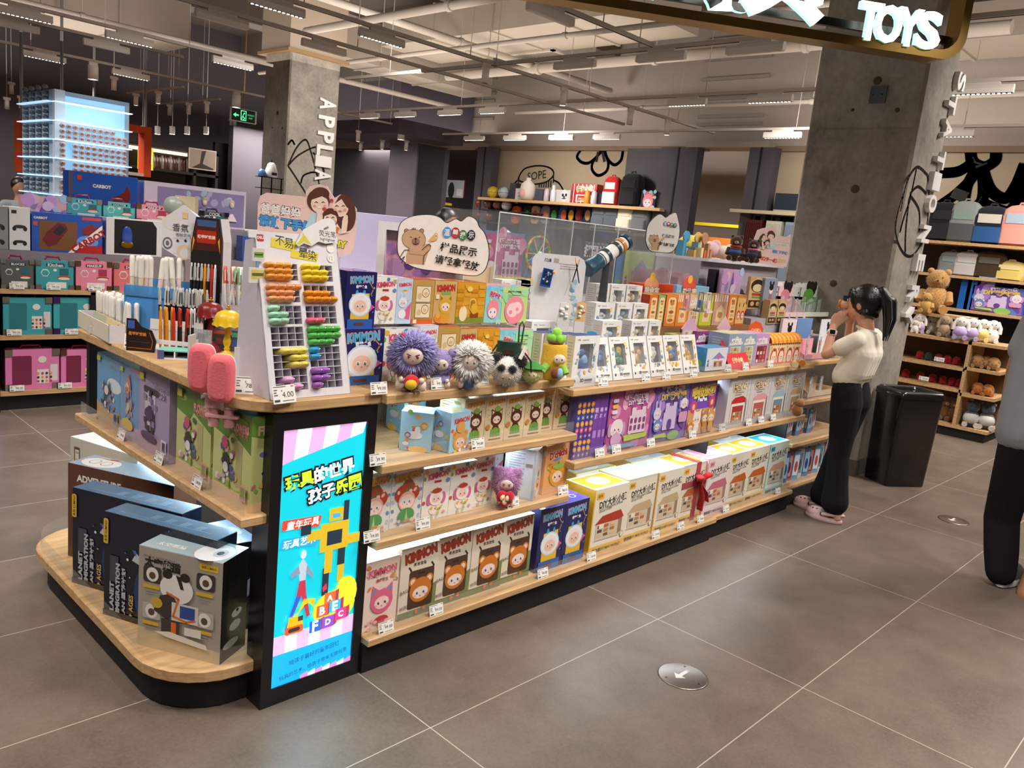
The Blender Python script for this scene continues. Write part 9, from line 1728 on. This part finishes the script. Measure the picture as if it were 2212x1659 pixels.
for a,b,t_,c,lab,k in((1100,1113,395,'#2a2733','dark box behind the patterned ball','none'),(1113,1128,407,'#c9c8ca','white robot box beside the drawstring bag','blackbear'),(1155,1172,408,'#4a4d58','grey box behind the silver bottle','none'),(1200,1232,410,'#c4c2c4','white box with a black toy','blackbear'),(1234,1288,397,'#a81c20','large red window box on the sports shelf','snk_r'),(1288,1312,418,'#1c1e28','dark box behind the orange toy','none'),(1386,1417,412,'#2e2733','dark box with an orange print at the shelf end','pear')):wbox(a,b,t_,c,lab,k)
for px,c,c2,w,h,lab in((1322,'#b81c24','#e3ded8',.34,.5,'red and white backpack on the sports shelf'),(1364,'#141416','#1c1c20',.42,.56,'large black backpack on the sports shelf')):pack((XS+.16,atX(px,420,XS+.16).y,zs1),w,h,c,c2,lab,c3=c2)
p=(XS+.12,atX(1139,420,XS+.12).y,zs1);m=MB();m.lathe([(.001,0),(.14,.01),(.17,.12),(.13,.3),(.04,.38),(.05,.42)],'#d9d0c4',CLO,18);m.ell((-.12,0,.12),(.06,.09,.1),'#dba9a0',CLO,12,8);tag(m.obj('drawstring_bag',None,p),'white and pink drawstring bag standing on the sports shelf','bag')
for px,c,lab in((1180,'#b9aab0','pinkish bottle on the sports shelf'),(1194,'#c9cdd2','tall silver bottle on the sports shelf'),(1268,'#c9872a','orange boxed toy before the red box'),(1283,'#b9bcc4','silver toy before the red box')):p=(XS+.06,atX(px,430,XS+.06).y,zs1);tag(MB().lathe([(.05,0),(.055,.02),(.05,.2),(.03,.22),(.03,.3 if px==1194 else .23),(.001,.3 if px==1194 else .23)],c,PLA,14).obj('bottle',None,p),lab,'bottle')
for i,(px,c,c2)in enumerate(((1116,'#d9541c','#e9763a'),(1141,'#17261b','#2a8a3a'),(1158,'#c9a07a','#b9423a'),(1180,'#8a7f8f','#c98a5a'),(1199,'#14191a','#2f9a4a'),(1220,'#2a4a8a','#d9622a'),(1236,'#26324a','#e0a03a'),(1252,'#4a1c22','#8a2a32'),(1272,'#1c2a4a','#d9a86a'))):
 p=atX(px,462,XS+.3);m=MB();m.rings([[(dx,.12*math.copysign(abs(math.cos(a))**.6,math.cos(a)),-.02+.17*math.copysign(abs(math.sin(a))**.8,math.sin(a)))for a in[2*PI*j/20 for j in range(20)]]for dx in(-.03,.03)],c,CLO);m.ell((-.03,0,-.03),(.008,.07,.1),c2,CLO,10,7);m.box((-.045,-.04,.2),(-.04,.04,.24),'#d9d9d6',CAR);m.cyl((-.042,0,.22),(.1,0,.22),.005,'#999',MET,6);tag(m.obj('racket_case',None,(XS+.3,p.y,p.z)),'%s racket case hanging below the sports shelf, counted from the balls'%ORD[i],'racket case','racket cases')
for px,c,lab in((1297,'#5a6068','dark grey backpack below the sports shelf, nearest the racket cases'),(1325,'#565c66','second dark grey backpack below the sports shelf'),(1352,'#d3ccb8','cream backpack below the sports shelf'),(1385,'#6a6d70','grey backpack at the end below the sports shelf')):pack((XS+.2,atX(px,485,XS+.2).y,zl),.36,.5,c,c,lab,c3=c)
# suitcases by the column
ysu=[atX(x,480,10.0).y for x in(1605,1650,1692,1720)];zsu=atX(1660,456,10.0).z;ss=thing('suitcase_shelf','pale shelf over the standing suitcases beside the column','shelf',(9.9,0,0));MB().box((0,ysu[3]-1,zsu-.05),(.45,ysu[0]+.2,zsu),'#b9a98f',PAI).obj('shelf',ss);MB().box((.43,ysu[3]-1,.0),(.46,ysu[0]-.3,zsu-.05),'#1d1a1a',PAI).obj('back_panel',ss)
for a,b,c,lab in((ysu[1],ysu[0],'#4a1412','dark red ribbed suitcase by the far opening'),(ysu[2],ysu[1],'#b9b7a8','cream ribbed suitcase between the red and blue ones'),(ysu[3],ysu[2],'#8794a6','blue grey ribbed suitcase half behind the column')):
 t=thing('suitcase',lab,'suitcase',(10.0,a+.02,0),0,'standing suitcases');w_=b-a-.06;h_=zsu-.14;m=MB();m.box((0,0,.05),(.28,w_,h_),c,PLA);[m.box((-.012,w_*(i+.2)/9,.08),(0,w_*(i+.7)/9,h_-.04),c,PLA)for i in range(9)];m.obj('shell',t);MB().box((.1,w_*.35,h_),(.14,w_*.65,h_+.06),'#17171a',PLA).obj('handle',t);[MB().cyl((x,y,.03),(x,y+.03,.03),.03,'#1a1a1a',RUB,10).obj('wheel',t)for x in(.05,.23)for y in(.03,w_-.06)]
t=thing('suitcase','dark blue suitcase lying on the shelf beside the column','suitcase',(10.02,ysu[3]-.35,zsu+.03));MB().box((0,0,0),(.3,.75,.24),'#252c38',PLA).obj('shell',t);MB().box((0,.1,-.03),(.28,.75,0),'#a89f8a',CLO).obj('lower_case',t)
# --- BEYOND THE OPENINGS
def far_rack(x,ya,yb,h,lab,col,boxc,n,z0=0):
 t=thing('storage_rack',lab,'rack',(x,ya,0));L=yb-ya
 for k in(0,1):MB().box((0,L*k-.05,0),(.12,L*k+.05,h),'#d9c41c',PAI).obj('post',t)
 for z in(.5,1.3,2.1):
  if z<h:MB().box((0,0,z-.06),(.6,L,z),'#c9b41a',PAI).obj('shelf',t)
 g=random.Random(int(x*10+ya*7));q=0
 for z in(.5,1.3):
  for i in range(n):w_=L/n;carton('none',(x+.06,ya+w_*(i+1)-.03,z+.001),w_-.06,.4,.4+.2*g.random(),g.choice(boxc),'%s box on the %s shelf of the %s'%(ORD[q],('lower','upper')[z>1],lab.split(',')[0]),rz=-PI/2,name='stock_box',mat=CAR,group='stock on the '+lab.split(',')[0]);q+=1
far_rack(13.5,6.3,8.0,2.9,'yellow rack of orange and red goods, seen through the far opening by the suitcases','',['#c9702a','#b83a34','#e0863a','#d9a08a'],3)
far_rack(13.5,11.4,13.6,2.6,'yellow rack of kraft boxes, seen through the opening by the balls','',['#b08f5f','#bfa06c','#a58454'],4);far_rack(12.5,15.0,16.6,2.8,'yellow rack under the red sale poster, left of the clad pillar','',['#c9c4bc','#a82a22','#3a3a44'],3)
def poster(a,c,x,txts,lab,name='sale_poster',lit=CAR):
 p,q=atX(*a,x),atX(*c,x);w_,h_=p.y-q.y,p.z-q.z;m=MB();m.box((0,-w_,0),(.03,0,h_),'#8a1c14',CAR);f=Face(m,(0,0,0),(0,-w_,0),(0,0,h_),lit)
 txts(f);tag(m.obj(name,None,(x,p.y,q.z)),lab,'poster');return p,q
def red_p(f):f.rect(0,0,1,1,'#a8261a');f.rect(0,0,1,.25,'#d9842a');f.text('每瓶',.35,.72,.25,'#f0d9c0',None,.04);f.text('3.99元',.4,.35,.42,'#f6e6d0',None,.06);f.ell(.78,.4,.12,.16,'#e0a83a');f.text('特价',.85,.8,.2,'#e9c9a8')
poster((776,380),(838,417),12.4,red_p,'red and orange sale poster reading 3.99 before the clad pillar')
poster((955,388),(1000,428),13.3,lambda f:(f.rect(0,0,1,1,'#a9b3c0'),f.text('云家',.12,.6,.2,'#2a5a9a',None,.04),f.ell(.45,.4,.14,.24,'#26302e'),f.rect(.7,.1,.95,.5,'#d9d6d6')),'grey poster with blue lettering seen through the opening')
def oc(f):f.rect(0,0,1,1,'#3f3a3a');f.text('OCAI PRO',.5,.35,.8,'#c9c9c6',.3,.0,mirror=True);f.rect(.9,0,1,1,'#b8481c');f.rect(0,.9,1,1,'#b8481c')
poster((722,375),(762,413),11.0,oc,'grey orange framed sign with mirrored lettering beside the far column','framed_sign')
# --- SECOND GONDOLA WITH SUITCASE TOYS
YG=4.28;g2=thing('rear_gondola','second oak gondola with toy suitcases across the aisle','display stand',(0,YG,0));X0,X1=-.06,2.6
def gb(a,b,n,c='#cba573',mt='oak'):MB().box(a,b,c,mt).obj(n,g2)
gb((X0,.03,0),(X1,1.2,.1),'plinth','#1b1a1b',PAI);gb((X0-.12,-.02,0),(X0,.5,.9),'upright','#15151c',PAI);gb((X0,.42,.1),(X1,.45,.8),'back_panel','#241f22',PAI);gb((X0+.55,.0,.1),(X0+.62,.42,.79),'upright','#1b1a1d',PAI)
for z in(.13,.5,.80):gb((X0,0,z-.03),(X1,.45 if z<.8 else 1.2,z),'shelf')
MB().box((X0-.116,-.024,.05),(X0-.03,-.02,.8),'#3a6ae0','lit').obj('light_panel',g2)
def case(px0,px1,pyb,pyt,y,c,txt,lab,z,corner='#a9a6a0',hc='#8a1c4a',d=.1,sp=False):
 xa,xb=atY(px0,pyb,y).x,atY(px1,pyb,y).x;w_=xb-xa-.006;h_=atY(px0,pyt,y).z-z;t=thing('toy_suitcase',lab,'toy suitcase',(xa,y,z),0,'toy suitcases')
 r=w_*.12;m=MB();pl=rr(0,0,w_,h_,r,5);m.prism(pl,d,c,PLA);f=Face(m,(0,0,0),(w_,0,0),(0,0,h_),PLA)
 if sp:f.rrect(.12,.12,.48,.85,.03,'#7a2a4a' if c[1]in 'de' else '#2f7a84');f.ell(.68,.75,.08,.07,'#e6e0da');f.rect(.58,.15,.8,.5,'#e3dfe0');f.rect(.83,.2,.97,.62,'#dcd6d8');[f.ell(.6+.08*(i%4),.2+.1*(i//4),.025,.03,('#c9485a','#3a3a44','#d9a23a')[i%3],8)for i in range(12)]
 else:
  f.rrect(.26,.79,.76,.92,.05,'#1f3f4a' if c[1]in '23456' else '#8a2a3f');f.text(txt,.51,.855,.4,'#dfe6e6',None,.03);f.ell(.24,.58,.12,.12,'#d9dfdf',6);f.ell(.24,.57,.1,.09,c,6);f.ell(.5,.68,.05,.04,'#e6e6e2',10);f.rect(.62,.5,.86,.74,'#2a6a74' if c[1]in '23456' else '#a83a5a');f.ell(.74,.42,.18,.06,'#b9402a',12);f.ell(.74,.39,.16,.04,'#e3dfd6',12);f.rect(.3,.05,.8,.26,'#e4e2de');f.rect(.3,.06,.56,.16,'#f3f2ee')
 m.obj('shell',t)
 for x,z_ in((0,0),(w_-r,0),(0,h_-r),(w_-r,h_-r)):MB().box((x-.003,-.006,z_-.003),(x+r+.003,.02,z_+r+.003),corner,MET).obj('corner_guard',t)
 MB().tube([(w_*.3,d*.5,h_),(w_*.34,d*.5,h_+.022),(w_*.66,d*.5,h_+.022),(w_*.7,d*.5,h_)],.007,hc,PLA,8).obj('handle',t)
TE,PK='#4fb0b8','#e68aa4'
case(3,75,620,560,YG+.02,'#5a5d5e','BLOCKS','dark grey block suitcase on the top shelf by the upright',.801);case(78,161,620,562,YG+.02,'#3f9fa8','Kitchen','teal kitchen suitcase in the front row of the top shelf',.801);case(164,243,622,564,YG+.02,PK,'MAKEUP','pink make-up suitcase in the front row of the top shelf',.801,'#8f7355');case(246,330,622,568,YG+.02,'#e2757a','DOCTOR','coral doctor suitcase in the front row of the top shelf',.801)
case(7,114,720,642,YG+.02,'#3fa3b0','','teal suitcase with printed tools on the middle shelf by the upright',.501,sp=True);case(116,222,720,642,YG+.02,'#45aab2','','teal suitcase with purple corners on the middle shelf',.501,'#6a4aa0',sp=True);case(12,130,838,757,YG+.02,'#e07fb4','','pink suitcase on the lowest shelf by the upright',.131,sp=True);case(132,222,838,757,YG+.02,'#e684ba','','pink suitcase on the lowest shelf beside the counter',.131,'#8f7355',sp=True)
zt1=.801+.235;yy2=YG+.2;gb((X0,.19,.8),(X1,1.15,zt1-.001),'riser','#8a8388',PAI)
@art('truckbox')
def _(F,R,L,T):F.ell(.5,.55,.3,.1,'#2a2c2c');[F.ell(.5+k*.26,.5,.1,.12,'#1a1a1a')for k in(-1,1)];F.rect(.1,.85,.35,.93,'#2a2a2a');F.ell(.5,.2,.3,.08,'#2a2c2c');[F.ell(.5+k*.24,.16,.1,.12,'#1a1a1a')for k in(-1,1)]
@art('carbox')
def _(F,R,L,T):
 F.text('CARBOT',.12,.86,.18,'#e9ebf4',None,.05,0,'#232f6a',.06);F.rrect(.1,.05,.63,.8,.01,'#7a4f2c');F.poly([(.14,.3),(.22,.12),(.34,.2),(.5,.6),(.46,.74),(.36,.76),(.2,.5)],'#6f1a20');F.poly([(.28,.5),(.38,.42),(.48,.62),(.38,.7)],'#241a1e');F.rect(.02,.66,.08,.76,'#d9463a');F.poly([(.7,.5),(.95,.75),(.9,.4),(.8,.3)],'#7a1c1c');F.ell(.78,.3,.16,.1,'#5fa0e8');F.poly([(.68,.62),(.78,.5),(.9,.66),(.84,.8)],'#8a2420');F.poly([(.5,0),(.58,0),(1,.52),(1,.78)],'#f1eeea');F.text('CARBOT',.8,.33,.56,'#a81c22',.1,.05,32);F.poly([(.62,.0),(1,.0),(1,.22),(.75,.2)],'#b8242a');F.rect(.7,.88,.98,.96,'#d94a44')
@art('carbox2')
def _(F,R,L,T):
 F.rect(0,0,.06,1,'#5a5568');F.text('CARBOT',.47,.72,.26,'#eef0f8',None,.06,0,'#232f6a',.08);F.poly([(.12,.08),(.16,.32),(.25,.42),(.38,.4),(.5,.22),(.58,.08)],'#b8242a');F.poly([(.2,.28),(.26,.39),(.37,.38),(.44,.26)],'#2a1a1e');F.poly([(.62,.5),(.78,.62),(.84,.8),(.9,.6),(.82,.2),(.7,.15),(.66,.35)],'#7a1c18');F.poly([(.7,.15),(.74,.3),(.8,.2),(.78,.05)],'#d9a22a');F.ell(.6,.3,.12,.05,'#5fa8f0');F.rect(.12,.82,.18,.92,'#d9463a')
def gbox(px0,px1,pyb,pyt,y,z,d,c,key,lab,name='toy_box',mat=GLO,top=None):xa,xb=atY(px0,pyb,y).x,atY(px1,pyb,y).x;return carton(key,(xa,y,z),xb-xa-.004,d,atY((px0+px1)/2,pyt,y).z-z,c,lab,name=name,mat=mat,top=top)
gbox(-30,20,560,445,yy2,zt1,.15,'#8f9094','truckbox','grey windowed toy truck box at the picture edge');gbox(21,67,560,448,yy2,zt1,.15,'#e3e3e4','truckbox','white toy truck box with two black trucks');gbox(69,222,562,463,yy2,zt1,.14,'#1a55b8','carbox','wide blue toy car box with a brown window and CARBOT lettering')
o=gbox(229,350,562,474,yy2,zt1,.14,'#dfdfe2','none','white window box holding a blue and black toy racer');w_=max(v.co.x for v in o.data.vertices);h_=max(v.co.z for v in o.data.vertices);m=MB();f=Face(m,(0,-.0005,0),(w_,0,0),(0,0,h_));f.poly([(.14,.05),(.9,.05),(.9,.8),(.82,.97),(.14,.97)],'#1b1a1d');m.obj('window_print',o);m=MB();m.ell((w_*.36,-.002,h_*.5),(w_*.1,.008,h_*.3),'#2a4fa8',GLO);m.ell((w_*.36,-.004,h_*.3),(w_*.12,.006,h_*.1),'#a8862a',MET);m.obj('toy_racer',o)
zt3=atY(220,475,YG+.4).z;gb((X0,.39,zt1),(X1,1.1,zt3-.001),'riser','#8f878c',PAI)
case(145,221,470,426,YG+.41,TE,'Kitchen','teal kitchen suitcase in the upper row under the blue box',zt3);case(223,293,472,434,YG+.41,'#55b8b8','DOCTOR','teal doctor suitcase in the upper row',zt3,'#6a4aa0');case(295,370,476,440,YG+.41,'#ea8ea6','MAKEUP','pink make-up suitcase in the upper row',zt3,'#8f7355');case(432,494,482,455,YG+.41,'#4f5456','COOL','dark grey suitcase in front of the lilac doll box',zt3,'#3a3a3c','#222')
gbox(50,145,470,425,YG+.41,zt3,.1,'#e9bcb8','pony','pink display box with a flat illustrated header',top='#e3d9d6');gbox(148,298,440,376,YG+.62,zt3,.12,'#1a55b8','carbox2','wide blue toy car box on the highest tier');
o=gbox(310,530,495,402,YG+.6,zt3,.14,'#dcd6ea','none','long lilac doll box with two dolls behind its window',top='#eae6f2');w_=max(v.co.x for v in o.data.vertices);h_=max(v.co.z for v in o.data.vertices);m=MB();f=Face(m,(0,-.0005,0),(w_,0,0),(0,0,h_));f.rect(.12,.06,.98,.9,'#8f86b4');spots_(f,6,22,['#b9b0d4','#d9d0e6','#7a72a4','#a9c4d4'],(.015,.04),(.14,.1,.96,.86));m.obj('window_print',o)
for k,(a,c)in enumerate(((.57,'#b9a88a'),(.85,'#e3c9b8'))):m=MB();m.ell((w_*a,-.006,h_*.62),(.02,.012,.026),'#efd9cb',PLA,10,8);m.ell((w_*a,-.002,h_*.68),(.024,.012,.024),c,FUR,10,8);m.lathe([(.05,0),(.012,.06),(.001,.062)],'#e9dfe2',CLO,12,Matrix.Translation((w_*a,-.004,h_*.2))@Matrix.Diagonal((1,.25,1,1)));m.obj('doll',o)
for px,py,y,z,lab in((36,613,YG-.005,.801,'before the dark grey suitcase'),(115,612,YG-.005,.801,'before the front teal kitchen suitcase'),(205,615,YG-.005,.801,'before the front pink make-up suitcase'),(30,714,YG-.005,.501,'on the middle shelf by the upright'),(155,716,YG-.005,.501,'on the middle shelf beside the counter'),(36,835,YG-.005,.131,'on the lowest shelf by the upright'),(140,830,YG-.005,.131,'on the lowest shelf beside the counter')):price_tag((atY(px,py,y).x-.04,y,z),'99.00','price tag of the suitcase gondola '+lab,0,.1,.085,.04)
# goods between the two gondolas, seen over the pens and behind the signs
gbox(540,560,620,500,YG+.3,zt1,.1,'#e6e6ea','none','white box with a blue print behind the pen display',top='#e9e9ee');gbox(520,545,620,510,YG+.2,zt1,.1,'#2a4f9a','none','blue sampler box behind the highlighter rack')
gbox(735,882,570,462,3.2,1.06,.06,'#b9b4d8','none','pale blue and violet boxed doll set behind the horse picture');st2=thing('rear_table','low white display table behind the main gondola','table',(.9,2.9,0));MB().box((0,0,1.0),(2.6,.7,1.059),'#cfc6ba',PAI).obj('table_top',st2);[MB().box((x,y,0),(x+.06,y+.06,1.0),'#b5ada4',PAI).obj('leg',st2)for x in(.05,2.5)for y in(.05,.6)]
# --- BRIGHT TOY CAPSULE TOWER, COFFEE SHELVES, ORANGE FRAMES
YT=9.0;xa,xb,xc=atY(116,187,YT).x,atY(140,190,YT).x,atY(283,215,YT).x;ZT2=2.56;tw=thing('display_tower','tall glowing display tower lined with small clear capsules','display tower',(xa,YT,0));Wt=xc-xa
MB().box((0,.05,0),(Wt,1.2,ZT2),'#8a9dae',PAI).obj('core',tw);m=MB();m.box((.12,.03,.8),(Wt*.93,.05,ZT2-.05),'#7fa9c8','lit');m.obj('lit_panel',tw)
for i in range(8):z=.95+.21*i;MB().box((0,-.06,z),(Wt,.05,z+.012),'#dff0fb','lit').obj('shelf',tw);MB().box((-.06,.05,z),(0,1.2,z+.012),'#bfe0f4','lit').obj('shelf',tw)
MB().box((0,-.03,.5),(.11,.05,ZT2),'#c3cedd',PLA).obj('pillar',tw)
q=0
for r in range(8):
 for k in range(3):
  for c in range(11):
   if q>=190 or(c==1 and r in(3,4)):continue
   x=.05+(Wt-.1)*(c+.5)/11;z=.965+.21*r+.062*k
   if 'capsule_me' not in globals():m=MB();m.ell((0,0,.03),(.034,.026,.028),'#c4b8b4',PLA,8,6);m.ell((0,-.02,.03),(.02,.012,.014),'#b0604f',PLA,6,5);capsule_me=m.mesh('toy_capsule');m=MB();m.ell((0,0,.03),(.034,.026,.028),'#5a5f6a',PLA,8,6);m.ell((-.02,0,.03),(.012,.018,.014),'#a8663a',PLA,6,5);capsule_m2=m.mesh('toy_capsule')
   o=place(capsule_me,'toy_capsule',None,(xa+x,YT-.03,z));tag(o,'small clear toy capsule on the front of the glowing tower','toy capsule','capsules on the tower front');q+=1
for r in range(8):
 for k in range(3):
  for c in range(4):o=place(capsule_m2,'toy_capsule',None,(xa-.03,YT+.2+.25*c,.965+.21*r+.062*k));tag(o,'small dark toy capsule on the side of the glowing tower','toy capsule','capsules on the tower side')
lamp('tower_glow',(xa+Wt*.5,YT-.5,2.3),5,.8,(.75,.9,1),aim=(xa+Wt*.5,YT+.3,1.4),size_y=.3)
def oframe(px0,px1,y,lab):a,b=atY(px0,255,y),atY(px1,383,y);w_,h_=b.x-a.x,a.z-b.z;t=thing('orange_frame',lab,'sign frame',(a.x,y,b.z));c='#c9481c';MB().box((0,0,0),(.12,.25,h_),c,PAI).obj('side_bar',t);MB().box((w_-.12,0,0),(w_,.25,h_),c,PAI).obj('side_bar',t);MB().box((.12,0,h_-.1),(w_-.12,.25,h_),c,PAI).obj('top_bar',t);MB().box((.12,0,0),(w_-.12,.25,.05),'#c9bfb5',PAI).obj('bottom_bar',t);[MB().cyl((x,.12,h_),(x,.12,CEIL-b.z),.02,'#777',PAI,6).obj('hanger',t)for x in(.06,w_-.06)]
oframe(42,150,11.0,'orange sign frame partly behind the glowing tower, outer side');oframe(200,326,12.8,'orange sign frame beside the coffee shelves')
YK=14.5;xk0,xk1=atY(255,400,YK).x,atY(470,400,YK).x;zk=atY(420,325,YK).z;kt=thing('coffee_shelving','dark lit shelving wall of coffee jars and packets','shelving',(xk0,YK,0));Lk=xk1-xk0;MB().box((0,.35,0),(Lk,.4,zk),'#4a3f36',PAI).obj('back_panel',kt)
for z in(zk,atY(330,362,YK).z,1.2,.6):MB().box((0,0,z-.05),(Lk,.36,z),'#2a2320',PAI).obj('shelf',kt)
for x in(0,Lk*.74,Lk-.05):MB().box((x,0,0),(x+.05,.36,zk),'#2a2320',PAI).obj('upright',kt)
MB().box((.05,.3,zk-.12),(Lk-.05,.34,zk-.06),'#f3dfc0','glow').obj('light_strip',kt)
za=atY(330,362,YK).z
for i in range(14):o=MB().lathe([(.05,0),(.055,.02),(.05,.2),(.035,.22),(.035,.26),(.001,.262)],('#4a2f2a','#8a8486','#5a3a34')[i%3],GLO,10).obj('coffee_jar',None,(xk0+Lk*(.33+.4*i/14),YK+.15,za));tag(o,'%s jar on the upper coffee shelf, counted from the yellow poster'%ORD[i],'jar','jars on the coffee shelf')
for r in range(3):
 for c in range(24):o=carton('none',(xk0+.1+Lk*.63*c/24,YK+.05,(1.201 if r==0 else 1.201+.19*r)),Lk*.022,.2,.16,('#c9bb9c','#a8977a','#8a7a60')[(c+r)%3],'small tan coffee packet in the rows of the lit coffee wall','packet',group='coffee packets',name='coffee_packet',mat=CAR)
p=atY(315,343,YK-.05);m=MB();m.box((-.14,0,-.2),(.14,.03,.2),'#c9c02a','lit');f=Face(m,(-.14,0,-.2),(.28,0,0),(0,0,.4),'lit');f.rect(.1,.25,.9,.8,'#d9d4da');f.text('大牌咖啡',.5,.6,.7,'#9a3aa0',None,.04);f.text('暖冬加倍',.5,.42,.7,'#9a3aa0',None,.04);tag(m.obj('yellow_poster',None,p),'yellow lit poster with purple lettering on the coffee shelving','poster')
p=atY(438,345,YK-.02);m=MB();m.box((-.28,0,-.2),(.28,.03,.2),'#b9a99c',CAR);f=Face(m,(-.28,0,-.2),(.56,0,0),(0,0,.4));f.rect(.03,.05,.97,.95,'#8f8078');f.poly([(.1,.05),(.4,.3),(.45,.9),(.62,.95),(.5,.3),(.9,.12),(.9,.05)],'#2f2826');tag(m.obj('framed_photo',None,p),'framed brown photograph at the end of the coffee shelving','picture')
xd=atY(462,400,15.5).x;struct(MB().box((xd,15.5,0),(atY(500,400,15.5).x,15.6,2.75),'#0c0a0b',PAI),'door_1');struct(MB().box((atY(500,400,15).x,15,0),(atY(565,400,15).x,15.2,3.1),'#5a555e',PAI),'trim_9')
# black wire stand with a white rocket and a blue jar, in front of the far column
P=atY(585,430,5.4);t=thing('wire_stand','black wire display stand before the far concrete column','stand',(P.x,5.4,0));zz=atY(585,383,5.4).z
for x in(-.1,0,.1):MB().cyl((x,0,0),(x,0,zz),.006,'#151416',MET,8).obj('post',t);
for z in(zz,zz-.1):MB().box((-.1,-.006,z-.006),(.12,.12,z),'#151416',MET).obj('shelf',t)
t=thing('toy_rocket','white toy rocket capsule standing on the black wire stand','toy',(P.x+.02,5.45,zz));MB().lathe([(.055,0),(.06,.02),(.055,.06),(.035,.12),(.02,.135),(.001,.137)],'#dcd9d2',PLA,12).obj('capsule',t);MB().box((-.025,-.062,.02),(.025,-.052,.045),'#1d2430',GLO).obj('window',t);MB().cyl((0,0,.135),(0,0,.16),.006,'#2a2d30').obj('tip',t)
tag(MB().lathe([(.032,0),(.036,.01),(.036,.045),(.02,.06),(.01,.068)],'#4a7ab0',GLO,14).obj('blue_jar',None,(P.x-.075,5.45,zz)),'blue square shouldered jar beside the white toy rocket','jar')
# small black haired heads glimpsed over the displays
def onlooker(px,py,s,lab,shirt):
 p=PD(px,py,s);t=thing('person',lab,'person',(p.x,p.y,0));h=Vector((0,0,p.z-.05));limbs('body',t,'skin_man',[[(Vector((0,0,.9)),.1),(h-Vector((0,0,.35)),.12),(h-Vector((0,0,.12)),.05),(h,.06)],[(Vector((-.08,.02,.05)),.04),(Vector((-.08,0,.5)),.05),(Vector((-.07,0,.9)),.08)],[(Vector((.08,.02,.05)),.04),(Vector((.08,0,.5)),.05),(Vector((.07,0,.9)),.08)],[(h+Vector((-.17,0,-.25)),.045),(h+Vector((-.2,.05,-.5)),.038),(h+Vector((-.15,-.15,-.6)),.03)],[(h+Vector((.17,0,-.25)),.045),(h+Vector((.2,.05,-.5)),.038),(h+Vector((.15,-.15,-.6)),.03)]],[(h,(.08,.09,.11))],.012,3)
 limbs('hair',t,'hair_black',[],[(h+Vector((0,.02,.03)),(.092,.1,.1))],.01,3);limbs('clothing',t,shirt,[[(Vector((0,0,.85)),.15),(h-Vector((0,0,.3)),.15)],[(h+Vector((-.16,0,-.24)),.07),(h+Vector((.16,0,-.24)),.07)]],(),.014,3);limbs('trousers',t,'trousers_black',[[(Vector((-.07,0,.95)),.1),(Vector((-.08,0,.12)),.075)],[(Vector((.07,0,.95)),.1),(Vector((.08,0,.12)),.075)]],(),.014,3)
onlooker(968,470,6.6,'black haired person standing behind the large capybara sign','shirt_grey');onlooker(1090,520,5.6,'dark haired child seen through the acrylic case','trousers_black');onlooker(42,395,10.5,'dark haired shopper beyond the glowing tower at the picture edge','shirt_grey')
